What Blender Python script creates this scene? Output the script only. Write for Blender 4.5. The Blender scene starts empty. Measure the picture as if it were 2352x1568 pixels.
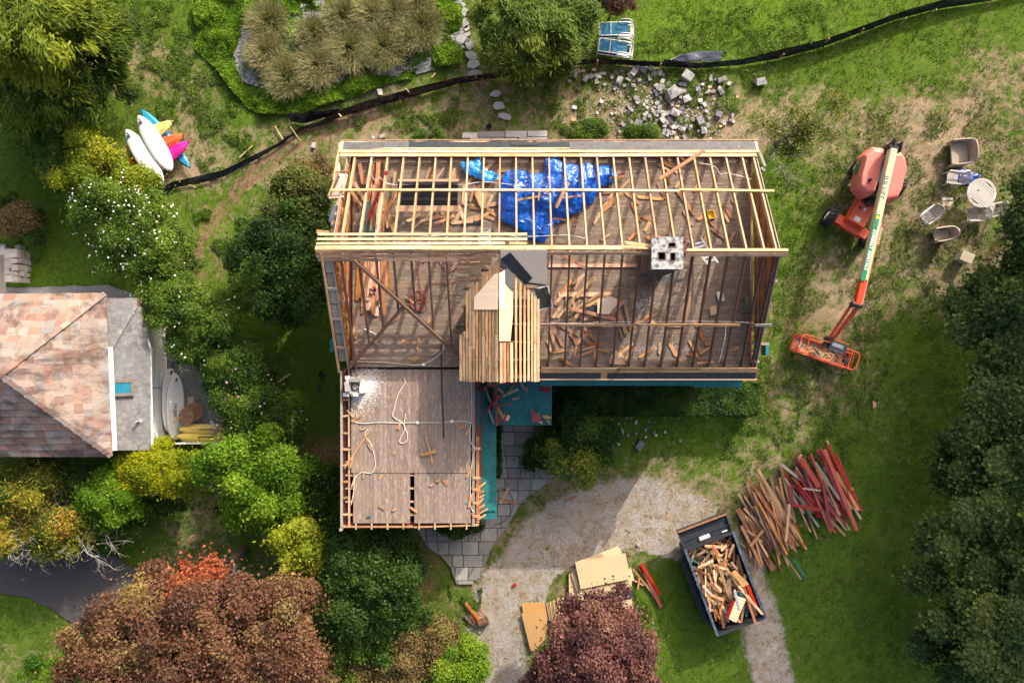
import bpy, math, random
import numpy as np
from mathutils import Matrix, Vector, Quaternion
from math import pi, sin, cos, radians, sqrt, atan2

# ------------------------------------------------------------------ camera, sky, sun, exposure
SC = bpy.context.scene
COL = SC.collection
R = random.Random(11)
NR = np.random.default_rng(5)
H, GW = 31.4, 47.04                       # flying height and ground width seen
cam = bpy.data.cameras.new('camera'); camo = bpy.data.objects.new('camera', cam); COL.objects.link(camo)
camo.location = (0, 0, H); camo.rotation_euler = (0, 0, 0)
cam.sensor_width = 36; cam.lens = 36 * H / GW; cam.clip_start = .1; cam.clip_end = 2000
SC.camera = camo
SUN = Vector((1.0, 1.62, 1.0)).normalized()  # towards the sun
w = bpy.data.worlds.new('World'); SC.world = w; w.use_nodes = True
nt = w.node_tree; bg = nt.nodes['Background']; sk = nt.nodes.new('ShaderNodeTexSky')
sk.sky_type = 'NISHITA'; sk.sun_disc = False
sk.sun_elevation = math.asin(SUN.z); sk.sun_rotation = atan2(SUN.x, SUN.y)
sk.air_density = .7; sk.dust_density = 7.0; sk.ozone_density = .3
nt.links.new(sk.outputs[0], bg.inputs[0]); bg.inputs[1].default_value = .15
sl = bpy.data.lights.new('sun', 'SUN'); sl.energy = 2.6; sl.angle = radians(.5); sl.color = (1, .93, .82)
so = bpy.data.objects.new('sun', sl); COL.objects.link(so); so.location = SUN * 60
so.rotation_euler = (-SUN).to_track_quat('-Z', 'Y').to_euler()
SC.view_settings.view_transform = 'Standard'; SC.view_settings.look = 'None'
SC.view_settings.exposure = 1.10; SC.view_settings.gamma = 1; SC.view_settings.use_curve_mapping = False
SC.view_settings.use_white_balance = True; SC.view_settings.white_balance_temperature = 6550; SC.view_settings.white_balance_tint = 10
SC.cycles.max_bounces = 6; SC.cycles.transparent_max_bounces = 8
SC.cycles.use_denoising = True

# ------------------------------------------------------------------ helpers
KV = GW / 2352
def V(u, v, z=0.0):                        # place on the photo (2352 wide) at height z -> world
    k = KV * (H - z) / H
    return Vector(((u - 1176) * k, (784 - v) * k, z))
def S(x, y, z=0.0): return V(x * .9408, y * .9408, z)
WM = {}
def put(o, M=None, parent=None):
    M = M or Matrix.Identity(4)
    COL.objects.link(o)
    if parent is not None:
        o.parent = parent; o.matrix_basis = WM[parent.name].inverted() @ M
    else: o.matrix_basis = M
    WM[o.name] = M
    return o
def tag(o, label=None, cat=None, group=None, kind=None):
    if label: o['label'] = label
    if cat: o['category'] = cat
    if group: o['group'] = group
    if kind: o['kind'] = kind
    return o
def thing(name, label, cat, loc=(0, 0, 0), rz=0, group=None, M=None):
    o = bpy.data.objects.new(name, None); o.empty_display_size = .2
    put(o, M if M is not None else Matrix.Translation(loc) @ Matrix.Rotation(rz, 4, 'Z'))
    return tag(o, label, cat, group)
def mesh(name, vs, fs, mat=None, smooth=False):
    m = bpy.data.meshes.new(name); m.from_pydata([tuple(v) for v in vs], [], fs)
    if mat: m.materials.append(mat)
    if smooth: m.polygons.foreach_set('use_smooth', [True] * len(m.polygons))
    m.update(); return m
def ob(name, vs, fs, mat, parent=None, M=None, smooth=False):
    return put(bpy.data.objects.new(name, mesh(name, vs, fs, mat, smooth)), M, parent)
def fastmesh(name, vs, quads, mat, attrs=None, smooth=False):
    vs = np.asarray(vs, np.float32); q = np.asarray(quads, np.int32)
    m = bpy.data.meshes.new(name); n, k = q.shape
    m.vertices.add(len(vs)); m.vertices.foreach_set('co', vs.ravel())
    m.loops.add(n * k); m.loops.foreach_set('vertex_index', q.ravel())
    m.polygons.add(n); m.polygons.foreach_set('loop_start', np.arange(0, n * k, k, dtype=np.int32))
    m.polygons.foreach_set('loop_total', np.full(n, k, np.int32))
    if smooth: m.polygons.foreach_set('use_smooth', np.ones(n, bool))
    for a, d in (attrs or {}).items():
        at = m.attributes.new(a, 'FLOAT', 'POINT'); at.data.foreach_set('value', np.asarray(d, np.float32))
    if mat: m.materials.append(mat)
    m.update(calc_edges=True); return m
BOXF = [(0, 3, 2, 1), (4, 5, 6, 7), (0, 1, 5, 4), (1, 2, 6, 5), (2, 3, 7, 6), (3, 0, 4, 7)]
def boxv(x0, x1, y0, y1, z0, z1):
    return [(x0, y0, z0), (x1, y0, z0), (x1, y1, z0), (x0, y1, z0), (x0, y0, z1), (x1, y0, z1), (x1, y1, z1), (x0, y1, z1)]
class MB:                                  # collects shapes into one mesh
    def __init__(s): s.v = []; s.f = []
    def add(s, v, f):
        n = len(s.v); s.v += [Vector(p) for p in v]; s.f += [tuple(i + n for i in q) for q in f]; return s
    def box(s, x0, x1, y0, y1, z0, z1, M=None):
        v = [Vector(p) for p in boxv(x0, x1, y0, y1, z0, z1)]
        return s.add([M @ p for p in v] if M else v, BOXF)
    def bar(s, a, b, w, t, up=(0, 0, 1)):
        a, b = Vector(a), Vector(b); L = (b - a).length
        return s.box(-L / 2, L / 2, -w / 2, w / 2, -t / 2, t / 2, frame(a, b, up))
    def tube(s, pts, r, n=6, cap=True):
        pts = [Vector(p) for p in pts]; m = len(pts); rr = r if isinstance(r, (list, tuple)) else [r] * m
        v = []; f = []
        for i, p in enumerate(pts):
            d = (pts[min(i + 1, m - 1)] - pts[max(i - 1, 0)])
            d = d.normalized() if d.length > 1e-7 else Vector((0, 0, 1))
            a = d.cross(Vector((0, 0, 1)) if abs(d.z) < .9 else Vector((1, 0, 0))).normalized(); b = d.cross(a)
            for k in range(n):
                t = 2 * pi * k / n; v.append(p + (a * cos(t) + b * sin(t)) * rr[i])
        for i in range(m - 1):
            for k in range(n):
                f.append((i * n + k, i * n + (k + 1) % n, (i + 1) * n + (k + 1) % n, (i + 1) * n + k))
        if cap: f += [tuple(range(n))[::-1], tuple((m - 1) * n + k for k in range(n))]
        return s.add(v, f)
    def prism(s, poly, z0, z1, M=None):
        n = len(poly); v = [Vector((p[0], p[1], z0)) for p in poly] + [Vector((p[0], p[1], z1)) for p in poly]
        f = [tuple(range(n))[::-1], tuple(range(n, 2 * n))] + [(i, (i + 1) % n, n + (i + 1) % n, n + i) for i in range(n)]
        return s.add([M @ p for p in v] if M else v, f)
    def loft(s, rings, cap=True):
        n = len(rings[0]); v = [p for r in rings for p in r]; f = []
        for i in range(len(rings) - 1):
            for k in range(n): f.append((i * n + k, i * n + (k + 1) % n, (i + 1) * n + (k + 1) % n, (i + 1) * n + k))
        if cap: f += [tuple(range(n))[::-1], tuple((len(rings) - 1) * n + k for k in range(n))]
        return s.add(v, f)
    def ob(s, name, mat, parent=None, M=None, smooth=False): return ob(name, s.v, s.f, mat, parent, M, smooth)
def frame(a, b, up=(0, 0, 1)):             # X along a->b, Z near up, origin in the middle
    a, b = Vector(a), Vector(b); x = (b - a).normalized(); u = Vector(up)
    y = u.cross(x)
    if y.length < 1e-4: y = Vector((0, 1, 0)).cross(x)
    y.normalize(); z = x.cross(y)
    M = Matrix((x, y, z)).transposed().to_4x4(); M.translation = (a + b) / 2
    return M
def board(name, a, b, w, t, mat, up=(0, 0, 1), parent=None, jit=.006, rough=0.0, bow=0.0):
    """one plank: three cross-sections, slightly out of true, the ends cut or splintered"""
    a, b = Vector(a), Vector(b); L = (b - a).length; vs = []
    secs = [-L / 2, R.uniform(-.2, .2) * L, L / 2] if not rough else [-L / 2, -L / 2 + min(rough, L * .3), L / 2 - min(rough, L * .3), L / 2]
    for i, x in enumerate(secs):
        e = i in (0, len(secs) - 1); k = bow * (1 - (2 * x / L) ** 2)
        for (sy, sz) in ((-1, -1), (1, -1), (1, 1), (-1, 1)):
            ww = w / 2 * (R.uniform(.35, 1) if e and rough else 1)
            xx = x + (R.uniform(-rough, rough) * .6 if e and rough else 0)
            vs.append((xx + R.uniform(-jit, jit), sy * ww + R.uniform(-jit, jit) * .5, sz * t / 2 + k + R.uniform(-jit, jit) * .3))
    fs = [(0, 1, 2, 3)[::-1]]
    for i in range(len(secs) - 1):
        o = 4 * i
        for k in range(4): fs.append((o + k, o + (k + 1) % 4, o + 4 + (k + 1) % 4, o + 4 + k))
    o = 4 * (len(secs) - 1); fs.append((o, o + 1, o + 2, o + 3))
    return ob(name, vs, fs, mat, parent, frame(a, b, up))
def sheet(name, pts, t, mat, parent=None, nrm=None):   # a flat panel of thickness t from an outline in space
    pts = [Vector(p) for p in pts]; c = sum(pts, Vector()) / len(pts)
    if nrm is None: nrm = (pts[1] - pts[0]).cross(pts[2] - pts[1])
    nrm = Vector(nrm).normalized()
    if nrm.z < 0: nrm = -nrm
    x = (pts[1] - pts[0]); x = (x - nrm * x.dot(nrm)).normalized(); y = nrm.cross(x)
    M = Matrix((x, y, nrm)).transposed().to_4x4(); M.translation = c; Mi = M.inverted()
    q = [Mi @ p for p in pts]
    ar = sum(q[i].x * q[(i + 1) % len(q)].y - q[(i + 1) % len(q)].x * q[i].y for i in range(len(q)))
    if ar < 0: q.reverse()
    mb = MB(); n = len(q)
    mb.add([(p.x, p.y, p.z) for p in q] + [(p.x, p.y, p.z + t) for p in q],
           [tuple(range(n))[::-1], tuple(range(n, 2 * n))] + [(i, (i + 1) % n, n + (i + 1) % n, n + i) for i in range(n)])
    return mb.ob(name, mat, parent, M)
def kids(o): return [c for c in bpy.data.objects if c.parent == o]
def copy_tree(o, M, ch=None):              # o and its parts; matrices below are local and stay
    ch = ch or {}
    c = o.copy(); COL.objects.link(c); c.parent = None; c.matrix_basis = M; WM[c.name] = M
    for k in ch.get(o.name, []):
        d = k.copy(); COL.objects.link(d); d.parent = c; d.matrix_basis = k.matrix_basis.copy(); WM[d.name] = M @ d.matrix_basis
        for g in ch.get(k.name, []):
            e = g.copy(); COL.objects.link(e); e.parent = d; e.matrix_basis = g.matrix_basis.copy()
    return c
def tree_of(o):
    d = {}
    for c in bpy.data.objects:
        if c.parent: d.setdefault(c.parent.name, []).append(c)
    return d
def text_mesh(txt, size, mat, name='lettering', depth=.003, spacing=1.0):
    cu = bpy.data.curves.new(name, 'FONT'); cu.body = txt; cu.size = size; cu.extrude = depth; cu.align_x = 'CENTER'; cu.align_y = 'CENTER'
    cu.space_character = spacing; cu.resolution_u = 2; cu.offset = size * .035
    o = bpy.data.objects.new(name, cu); COL.objects.link(o)
    dg = bpy.context.evaluated_depsgraph_get(); m = bpy.data.meshes.new_from_object(o.evaluated_get(dg))
    bpy.data.objects.remove(o); m.materials.clear(); m.materials.append(mat); m.name = name
    return m
def letters(txt, size, mat, M, parent, depth=.003, spacing=1.0, name='lettering'):
    return put(bpy.data.objects.new(name, text_mesh(txt, size, mat, name, depth, spacing)), M, parent)

# ------------------------------------------------------------------ noise on arrays
def vnoise(x, y, s, seed=0):
    g = np.random.default_rng(seed).random((257, 257))
    x = np.asarray(x) / s + 1000; y = np.asarray(y) / s + 1000
    i = np.floor(x).astype(int); j = np.floor(y).astype(int); fx = x - i; fy = y - j
    fx = fx * fx * (3 - 2 * fx); fy = fy * fy * (3 - 2 * fy)
    i0 = i % 256; j0 = j % 256; i1 = (i + 1) % 256; j1 = (j + 1) % 256
    return (g[i0, j0] * (1 - fx) + g[i1, j0] * fx) * (1 - fy) + (g[i0, j1] * (1 - fx) + g[i1, j1] * fx) * fy
def fbm(x, y, s, seed=0, o=4):
    t = 0; a = 1; n = 0
    for k in range(o): t = t + a * vnoise(x, y, s / 2 ** k, seed + k); n += a; a *= .55
    return t / n
def inpoly(px, py, poly):
    r = np.zeros(np.shape(px), bool); n = len(poly)
    for i in range(n):
        x0, y0 = poly[i][:2]; x1, y1 = poly[(i + 1) % n][:2]
        if y0 == y1: continue
        c = ((y0 > py) != (y1 > py)) & (px < (x1 - x0) * (py - y0) / (y1 - y0) + x0); r ^= c
    return r
def segdist(px, py, pts):
    d = np.full(np.shape(px), 1e9)
    for (x0, y0), (x1, y1) in zip(pts[:-1], pts[1:]):
        dx, dy = x1 - x0, y1 - y0; t = np.clip(((px - x0) * dx + (py - y0) * dy) / (dx * dx + dy * dy + 1e-9), 0, 1)
        d = np.minimum(d, np.hypot(px - x0 - t * dx, py - y0 - t * dy))
    return d
# ------------------------------------------------------------------ materials
def nodes(name):
    m = bpy.data.materials.new(name); m.use_nodes = True; t = m.node_tree
    return m, t, t.nodes['Principled BSDF']
def L(t, a, b): t.links.new(a, b)
def ramp(t, fac, stops):
    r = t.nodes.new('ShaderNodeValToRGB'); e = r.color_ramp.elements
    while len(e) < len(stops): e.new(.5)
    for k, (p, c) in enumerate(stops): e[k].position = p; e[k].color = (*c[:3], 1)
    L(t, fac, r.inputs[0]); return r.outputs[0]
def math_(t, op, a, b=None, clamp=False):
    n = t.nodes.new('ShaderNodeMath'); n.operation = op; n.use_clamp = clamp
    for i, x in enumerate((a, b)):
        if x is None: continue
        if isinstance(x, (int, float)): n.inputs[i].default_value = x
        else: L(t, x, n.inputs[i])
    return n.outputs[0]
def mixc(t, f, a, b, mode='MIX'):
    n = t.nodes.new('ShaderNodeMix'); n.data_type = 'RGBA'; n.blend_type = mode
    for i, x in ((0, f), (6, a), (7, b)):
        if isinstance(x, (int, float)): n.inputs[i].default_value = x
        elif isinstance(x, tuple): n.inputs[i].default_value = (*x[:3], 1)
        else: L(t, x, n.inputs[i])
    return n.outputs[2]
def noise(t, co, scale, detail=4, rough=.6, dist=0):
    n = t.nodes.new('ShaderNodeTexNoise'); n.inputs['Scale'].default_value = scale; n.inputs['Detail'].default_value = detail
    n.inputs['Roughness'].default_value = rough; n.inputs['Distortion'].default_value = dist; L(t, co, n.inputs['Vector']); return n.outputs[0]
def coords(t, stretch=(1, 1, 1), rnd=True):
    tc = t.nodes.new('ShaderNodeTexCoord'); mp = t.nodes.new('ShaderNodeMapping'); mp.inputs['Scale'].default_value = stretch
    L(t, tc.outputs['Object'], mp.inputs['Vector'])
    if rnd:
        oi = t.nodes.new('ShaderNodeObjectInfo'); k = math_(t, 'MULTIPLY', oi.outputs['Random'], 91.7)
        cx = t.nodes.new('ShaderNodeCombineXYZ'); [L(t, k, cx.inputs[i]) for i in range(3)]; L(t, cx.outputs[0], mp.inputs['Location'])
        return mp.outputs[0], oi.outputs['Random']
    return mp.outputs[0], None
def bump(t, b, h, s=.3, d=.01):
    n = t.nodes.new('ShaderNodeBump'); n.inputs['Strength'].default_value = s; n.inputs['Distance'].default_value = d
    L(t, h, n.inputs['Height']); L(t, n.outputs[0], b.inputs['Normal'])
def rndval(t, rnd, col, lo, hi, sat=.12, hue=.01):
    if rnd is None: return col
    h = t.nodes.new('ShaderNodeHueSaturation')
    mr = t.nodes.new('ShaderNodeMapRange'); mr.inputs[3].default_value = lo; mr.inputs[4].default_value = hi; L(t, rnd, mr.inputs[0]); L(t, mr.outputs[0], h.inputs['Value'])
    f = math_(t, 'FRACT', math_(t, 'MULTIPLY', rnd, 17.31)); L(t, math_(t, 'ADD', math_(t, 'MULTIPLY', f, 2 * sat), 1 - sat), h.inputs['Saturation'])
    g = math_(t, 'FRACT', math_(t, 'MULTIPLY', rnd, 53.7)); L(t, math_(t, 'ADD', math_(t, 'MULTIPLY', g, 2 * hue), .5 - hue), h.inputs['Hue'])
    L(t, col, h.inputs['Color']); return h.outputs[0]
def wood(name, c0, c1, dark=None, lo=.65, hi=1.25, knots=True, rough=.8, sc=1.0, wear=None, sat=.12):
    m, t, b = nodes(name); co, rn = coords(t, (1.6 * sc, 26 * sc, 26 * sc)); n1 = noise(t, co, 1, 5, .65, .6)
    col = ramp(t, n1, [(.3, c0), (.7, c1)])
    c2, _ = coords(t, (1.1, 3.5, 3.5)); n2 = noise(t, c2, 1.7, 4, .6)
    if dark: col = mixc(t, ramp(t, n2, [(.5, (0, 0, 0)), (.72, (1, 1, 1))]), col, dark)
    if knots:
        c3, _ = coords(t, (2.2, 8, 8)); v = t.nodes.new('ShaderNodeTexVoronoi'); v.inputs['Scale'].default_value = 1.6; L(t, c3, v.inputs['Vector'])
        col = mixc(t, ramp(t, v.outputs['Distance'], [(.05, (.75, .75, .75)), (.16, (0, 0, 0))]), col, tuple(x * .3 for x in c0))
    if wear:
        c4, _ = coords(t, (2, 5, 5)); col = mixc(t, ramp(t, noise(t, c4, 2.4, 5, .7), [(.52, (0, 0, 0)), (.62, (1, 1, 1))]), col, wear)
    col = rndval(t, rn, col, lo, hi, sat); L(t, col, b.inputs['Base Color']); b.inputs['Roughness'].default_value = rough
    b.inputs['Specular IOR Level'].default_value = .25
    bump(t, b, n1, .35, .004); return m
def plain(name, c, c2=None, rough=.6, scale=6, metal=0, lo=.85, hi=1.15, bmp=.1, spec=.4, stops=(.35, .65), bd=.004, detail=5, sat=.05):
    m, t, b = nodes(name); co, rn = coords(t); n = noise(t, co, scale, detail, .62)
    col = ramp(t, n, [(stops[0], c), (stops[1], c2 or tuple(x * .8 for x in c))]); col = rndval(t, rn, col, lo, hi, sat, .004)
    L(t, col, b.inputs['Base Color']); b.inputs['Roughness'].default_value = rough; b.inputs['Metallic'].default_value = metal
    b.inputs['Specular IOR Level'].default_value = spec
    if bmp: bump(t, b, n, bmp, bd)
    return m
def leafmat(name, stops, transl=.35, rough=.55):
    m = bpy.data.materials.new(name); m.use_nodes = True; t = m.node_tree; t.nodes.clear()
    o = t.nodes.new('ShaderNodeOutputMaterial'); a = t.nodes.new('ShaderNodeAttribute'); a.attribute_name = 'tint'
    col = ramp(t, a.outputs['Fac'], stops)
    d = t.nodes.new('ShaderNodeBsdfDiffuse'); L(t, col, d.inputs[0]); tr = t.nodes.new('ShaderNodeBsdfTranslucent')
    L(t, mixc(t, 1.0, col, (1.0, 1.0, .55), 'MULTIPLY'), tr.inputs[0])
    g = t.nodes.new('ShaderNodeBsdfGlossy'); g.inputs['Roughness'].default_value = rough; g.inputs[0].default_value = (.8, .85, .9, 1)
    m1 = t.nodes.new('ShaderNodeMixShader'); m1.inputs[0].default_value = transl; L(t, d.outputs[0], m1.inputs[1]); L(t, tr.outputs[0], m1.inputs[2])
    m2 = t.nodes.new('ShaderNodeMixShader'); m2.inputs[0].default_value = .012; L(t, m1.outputs[0], m2.inputs[1]); L(t, g.outputs[0], m2.inputs[2])
    L(t, m2.outputs[0], o.inputs[0]); return m

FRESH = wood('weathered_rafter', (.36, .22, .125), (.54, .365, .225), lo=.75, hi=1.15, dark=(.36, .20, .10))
BATTEN = wood('pale_roof_board', (.46, .295, .16), (.64, .465, .28), lo=.75, hi=1.12, dark=(.33, .19, .09))
OLDWOOD = wood('old_roof_board', (.30, .18, .09), (.55, .35, .19), dark=(.16, .10, .065), lo=.6, hi=1.25)
RAFTD = wood('shaded_brown_rafter', (.12, .058, .036), (.20, .105, .065), lo=.7, hi=1.15, dark=(.09, .055, .04))  # on south rafters: same wood as the north ones, shade put into the colour
ORANGE = wood('split_orange_wood', (.38, .17, .075), (.57, .31, .16), lo=.7, hi=1.3, dark=(.27, .12, .06), sat=.1)
REDBRN = wood('reddish_brown_wood', (.26, .11, .05), (.44, .21, .10), lo=.65, hi=1.2, dark=(.13, .06, .035), sat=.2)
GREYW = wood('grey_weathered_wood', (.22, .19, .16), (.38, .34, .29), lo=.7, hi=1.2, knots=False)
PINKW = wood('planed_pink_wood', (.60, .36, .24), (.74, .49, .35), lo=.85, hi=1.1, knots=False)
REDPNT = wood('red_painted_board', (.34, .035, .03), (.46, .06, .05), lo=.7, hi=1.15, knots=False, wear=(.22, .05, .04))
MAROON = wood('maroon_painted_board', (.20, .03, .04), (.27, .05, .055), lo=.75, hi=1.15, knots=False)
FLOORM = wood('worn_floor_plank', (.165, .118, .088), (.245, .18, .135), lo=.88, hi=1.1, knots=False, dark=(.125, .092, .072), wear=(.29, .225, .175), sat=.08)
FLOORW = wood('grey_floor_plank', (.195, .145, .118), (.27, .205, .165), lo=.88, hi=1.1, knots=False, dark=(.165, .125, .10), wear=(.35, .26, .185), sat=.10)
GABLE = wood('gable_sheathing', (.34, .13, .045), (.52, .23, .09), lo=.75, hi=1.15, dark=(.22, .09, .04))
OSB = plain('oriented_strand_board', (.66, .49, .30), (.48, .34, .19), scale=42, rough=.8, bmp=.25, stops=(.42, .66), lo=.85, hi=1.12)
OSBG = plain('dull_strand_board', (.66, .53, .41), (.30, .22, .16), scale=42, rough=.85, bmp=.25, stops=(.58, .72))
PLYB = plain('amber_plywood', (.50, .29, .10), (.42, .23, .08), scale=14, rough=.75, bmp=.1)
PLYP = wood('pale_plywood', (.74, .56, .38), (.84, .68, .49), lo=.95, hi=1.05, knots=False, sc=.35)
FELT = plain('roofing_felt', (.022, .026, .032), (.042, .047, .054), scale=9, rough=.7, bmp=.3, spec=.2)
FELTG = plain('grey_roofing_felt', (.085, .085, .088), (.05, .05, .056), scale=5, rough=.7, bmp=.3)
TEAL = plain('teal_shingle', (.007, .125, .125), (.012, .155, .152), scale=9, rough=.6, bmp=.3, lo=.86, hi=1.12)
TEALD = plain('teal_paint', (.010, .15, .155), (.012, .12, .13), rough=.6)
CONC = plain('mortared_chimney_cap', (.42, .41, .39), (.085, .105, .125), scale=7, rough=.9, bmp=.6, stops=(.46, .60), bd=.02)
WHBLK = plain('white_chalky_block', (.70, .68, .64), (.46, .43, .40), scale=9, rough=.95, bmp=.4)
GREYBLK = plain('grey_broken_block', (.31, .305, .30), (.16, .16, .165), scale=8, rough=.95, bmp=.7, lo=.65, hi=1.35, bd=.02)
PALEBLK = plain('pale_mortared_brick', (.40, .38, .36), (.25, .225, .21), scale=11, rough=.95, bmp=.5, lo=.75, hi=1.2, bd=.01)
BLACKIN = plain('interior_shade_black', (.006, .006, .007), rough=1, bmp=0)  # darkness of the closed interior put into the colour
LAWNST = plain('bluestone', (.27, .29, .30), (.36, .34, .32), scale=3, rough=.85, bmp=.3, lo=.75, hi=1.2)
LAWNSTD = plain('slate_paver', (.235, .23, .215), (.33, .31, .28), scale=3, rough=.85, bmp=.3, lo=.75, hi=1.2)
FSTONE = plain('fieldstone', (.45, .38, .32), (.33, .32, .33), scale=4, rough=.9, bmp=.5, lo=.7, hi=1.25, sat=.2)
WHITE = plain('white_paint', (.80, .80, .79), (.70, .71, .72), rough=.5, bmp=.05)
WHITEG = plain('white_gloss', (.82, .82, .81), (.76, .77, .78), rough=.25, bmp=.03)
ALU = plain('aluminium', (.62, .64, .66), (.5, .52, .54), rough=.35, metal=.6, bmp=.02)
BLACKP = plain('black_paint', (.022, .027, .034), (.035, .04, .048), rough=.45, bmp=.1)
BLACKR = plain('black_rubber', (.018, .018, .019), (.035, .034, .032), rough=.85, bmp=.3, scale=20)
CABLE = plain('cream_cable', (.72, .66, .52), rough=.6, bmp=0)
REDHOSE = plain('red_hose', (.36, .07, .055), rough=.5, bmp=0)
GREENP = plain('green_paint', (.02, .17, .085), (.025, .13, .07), rough=.5)
GLASSD = plain('dark_window_glass', (.045, .06, .065), (.07, .085, .09), rough=.08, spec=.8, bmp=0)
CORAL = plain('orange_machine_paint', (.66, .085, .035), (.60, .075, .03), rough=.45, bmp=.02, scale=2)
CORALL = plain('faded_orange_cover', (.72, .20, .16), (.68, .18, .14), rough=.5, bmp=.02, scale=2)
CREAM = plain('cream_boom_paint', (.68, .61, .36), (.64, .57, .33), rough=.4, bmp=.02, scale=2)
GREENST = plain('green_sticker', (.01, .22, .10), rough=.5, bmp=0)
YELST = plain('yellow_sticker', (.75, .60, .03), rough=.5, bmp=0)
NAVYT = plain('navy_lettering', (.03, .05, .16), rough=.5, bmp=0)
WHITET = plain('white_lettering', (.85, .85, .85), rough=.5, bmp=0)
DARKT = plain('dark_lettering', (.03, .03, .035), rough=.5, bmp=0)
KYEL = plain('yellow_plastic', (.66, .50, .10), (.68, .53, .14), rough=.4, bmp=.03, scale=2)
KORA = plain('orange_red_plastic', (.62, .10, .02), (.58, .085, .02), rough=.35, bmp=.03, scale=2)
KRED = plain('red_plastic', (.55, .05, .04), rough=.4, bmp=.03)
KPNK = plain('magenta_plastic', (.72, .03, .30), (.66, .03, .27), rough=.35, bmp=.03, scale=2)
KBLU = plain('blue_plastic', (.03, .25, .42), (.04, .29, .46), rough=.35, bmp=.03, scale=2)
BLUFAB = plain('teal_blue_mesh_fabric', (.008, .11, .21), (.010, .13, .235), rough=.7, scale=60, bmp=.2)
TEAKG = wood('silvered_teak', (.42, .39, .36), (.56, .53, .49), lo=.85, hi=1.12, knots=False)
TEAKB = wood('brown_teak', (.23, .13, .08), (.34, .20, .12), lo=.8, hi=1.15, knots=False)
WICK = plain('beige_wicker', (.44, .37, .28), (.33, .27, .20), scale=55, rough=.8, bmp=.5, stops=(.4, .6))
CREAMBX = plain('cream_box_plastic', (.52, .46, .32), (.44, .38, .26), rough=.7)
CARD = plain('tan_cardboard', (.58, .38, .22), (.50, .32, .19), rough=.85)
ASPH = plain('asphalt', (.072, .066, .065), (.052, .05, .052), scale=40, rough=.95, bmp=.4, stops=(.3, .7), lo=1, hi=1)
GRAVELG = plain('grey_gravel_bed', (.10, .105, .115), (.28, .27, .26), scale=30, rough=.95, bmp=.9, stops=(.42, .62), bd=.02, lo=1, hi=1)
STONES = plain('pale_beach_pebbles', (.42, .41, .395), (.20, .195, .19), scale=2.5, rough=.85, bmp=.2, lo=1, hi=1)
SIDING = wood('dark_red_siding', (.13, .035, .03), (.18, .05, .04), lo=.9, hi=1.1, knots=False)
WSIDE = plain('white_siding', (.78, .79, .80), (.70, .72, .74), rough=.55, bmp=.05, scale=3)
TRUNK = wood('tree_bark', (.13, .10, .075), (.22, .18, .14), lo=.85, hi=1.1, knots=False)
BARE = plain('bare_grey_branch', (.42, .39, .34), (.30, .27, .23), rough=.9)
YELPL = plain('yellow_bucket_plastic', (.75, .50, .03), rough=.5, bmp=0)

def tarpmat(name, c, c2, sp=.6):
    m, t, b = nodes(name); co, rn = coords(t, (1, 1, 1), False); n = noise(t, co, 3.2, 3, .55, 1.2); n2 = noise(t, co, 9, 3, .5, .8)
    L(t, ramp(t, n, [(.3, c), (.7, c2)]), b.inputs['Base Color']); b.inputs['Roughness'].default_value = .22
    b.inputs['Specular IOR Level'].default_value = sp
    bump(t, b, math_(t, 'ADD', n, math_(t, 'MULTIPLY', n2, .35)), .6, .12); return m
TARP = tarpmat('blue_tarpaulin', (.001, .055, .40), (.004, .12, .54)); TARPL = tarpmat('light_blue_tarpaulin', (.008, .20, .58), (.012, .27, .66))
SILT = tarpmat('black_silt_fabric', (.007, .008, .012), (.018, .02, .028))
PLASW = tarpmat('grey_plastic_and_sheen', (.42, .43, .46), (.60, .61, .63))

def slatemat():
    m, t, b = nodes('red_slate_tile'); co, rn = coords(t, (1, 1, 1)); n = noise(t, co, 7, 6, .7)
    g0 = t.nodes.new('ShaderNodeNewGeometry'); rn = math_(t, 'FRACT', math_(t, 'ADD', rn, g0.outputs['Random Per Island']))
    base = ramp(t, math_(t, 'FRACT', math_(t, 'MULTIPLY', rn, 7.3)), [(0, (.235, .11, .075)), (.25, (.28, .155, .11)), (.5, (.255, .185, .15)), (.75, (.30, .23, .19)), (1, (.20, .20, .20))])
    col = mixc(t, math_(t, 'MULTIPLY', n, .45), base, (.31, .255, .22))
    g = t.nodes.new('ShaderNodeNewGeometry'); mp = t.nodes.new('ShaderNodeMapping'); mp.inputs['Scale'].default_value = (.55, .9, .5); L(t, g.outputs['Position'], mp.inputs[0])
    st = ramp(t, noise(t, mp.outputs[0], 1.1, 7, .74, .4), [(.475, (0, 0, 0)), (.60, (.9, .9, .9))])       # lichen and soot streaks
    col = mixc(t, st, col, (.085, .055, .05)); col = rndval(t, rn, col, .8, 1.15, .1, .005)
    L(t, col, b.inputs['Base Color']); b.inputs['Roughness'].default_value = .85; bump(t, b, n, .4, .006); return m
SLATE = slatemat()
SHING = plain('grey_asphalt_shingle', (.20, .197, .197), (.125, .123, .125), scale=3, rough=.9, bmp=.3, lo=.86, hi=1.14)
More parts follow.
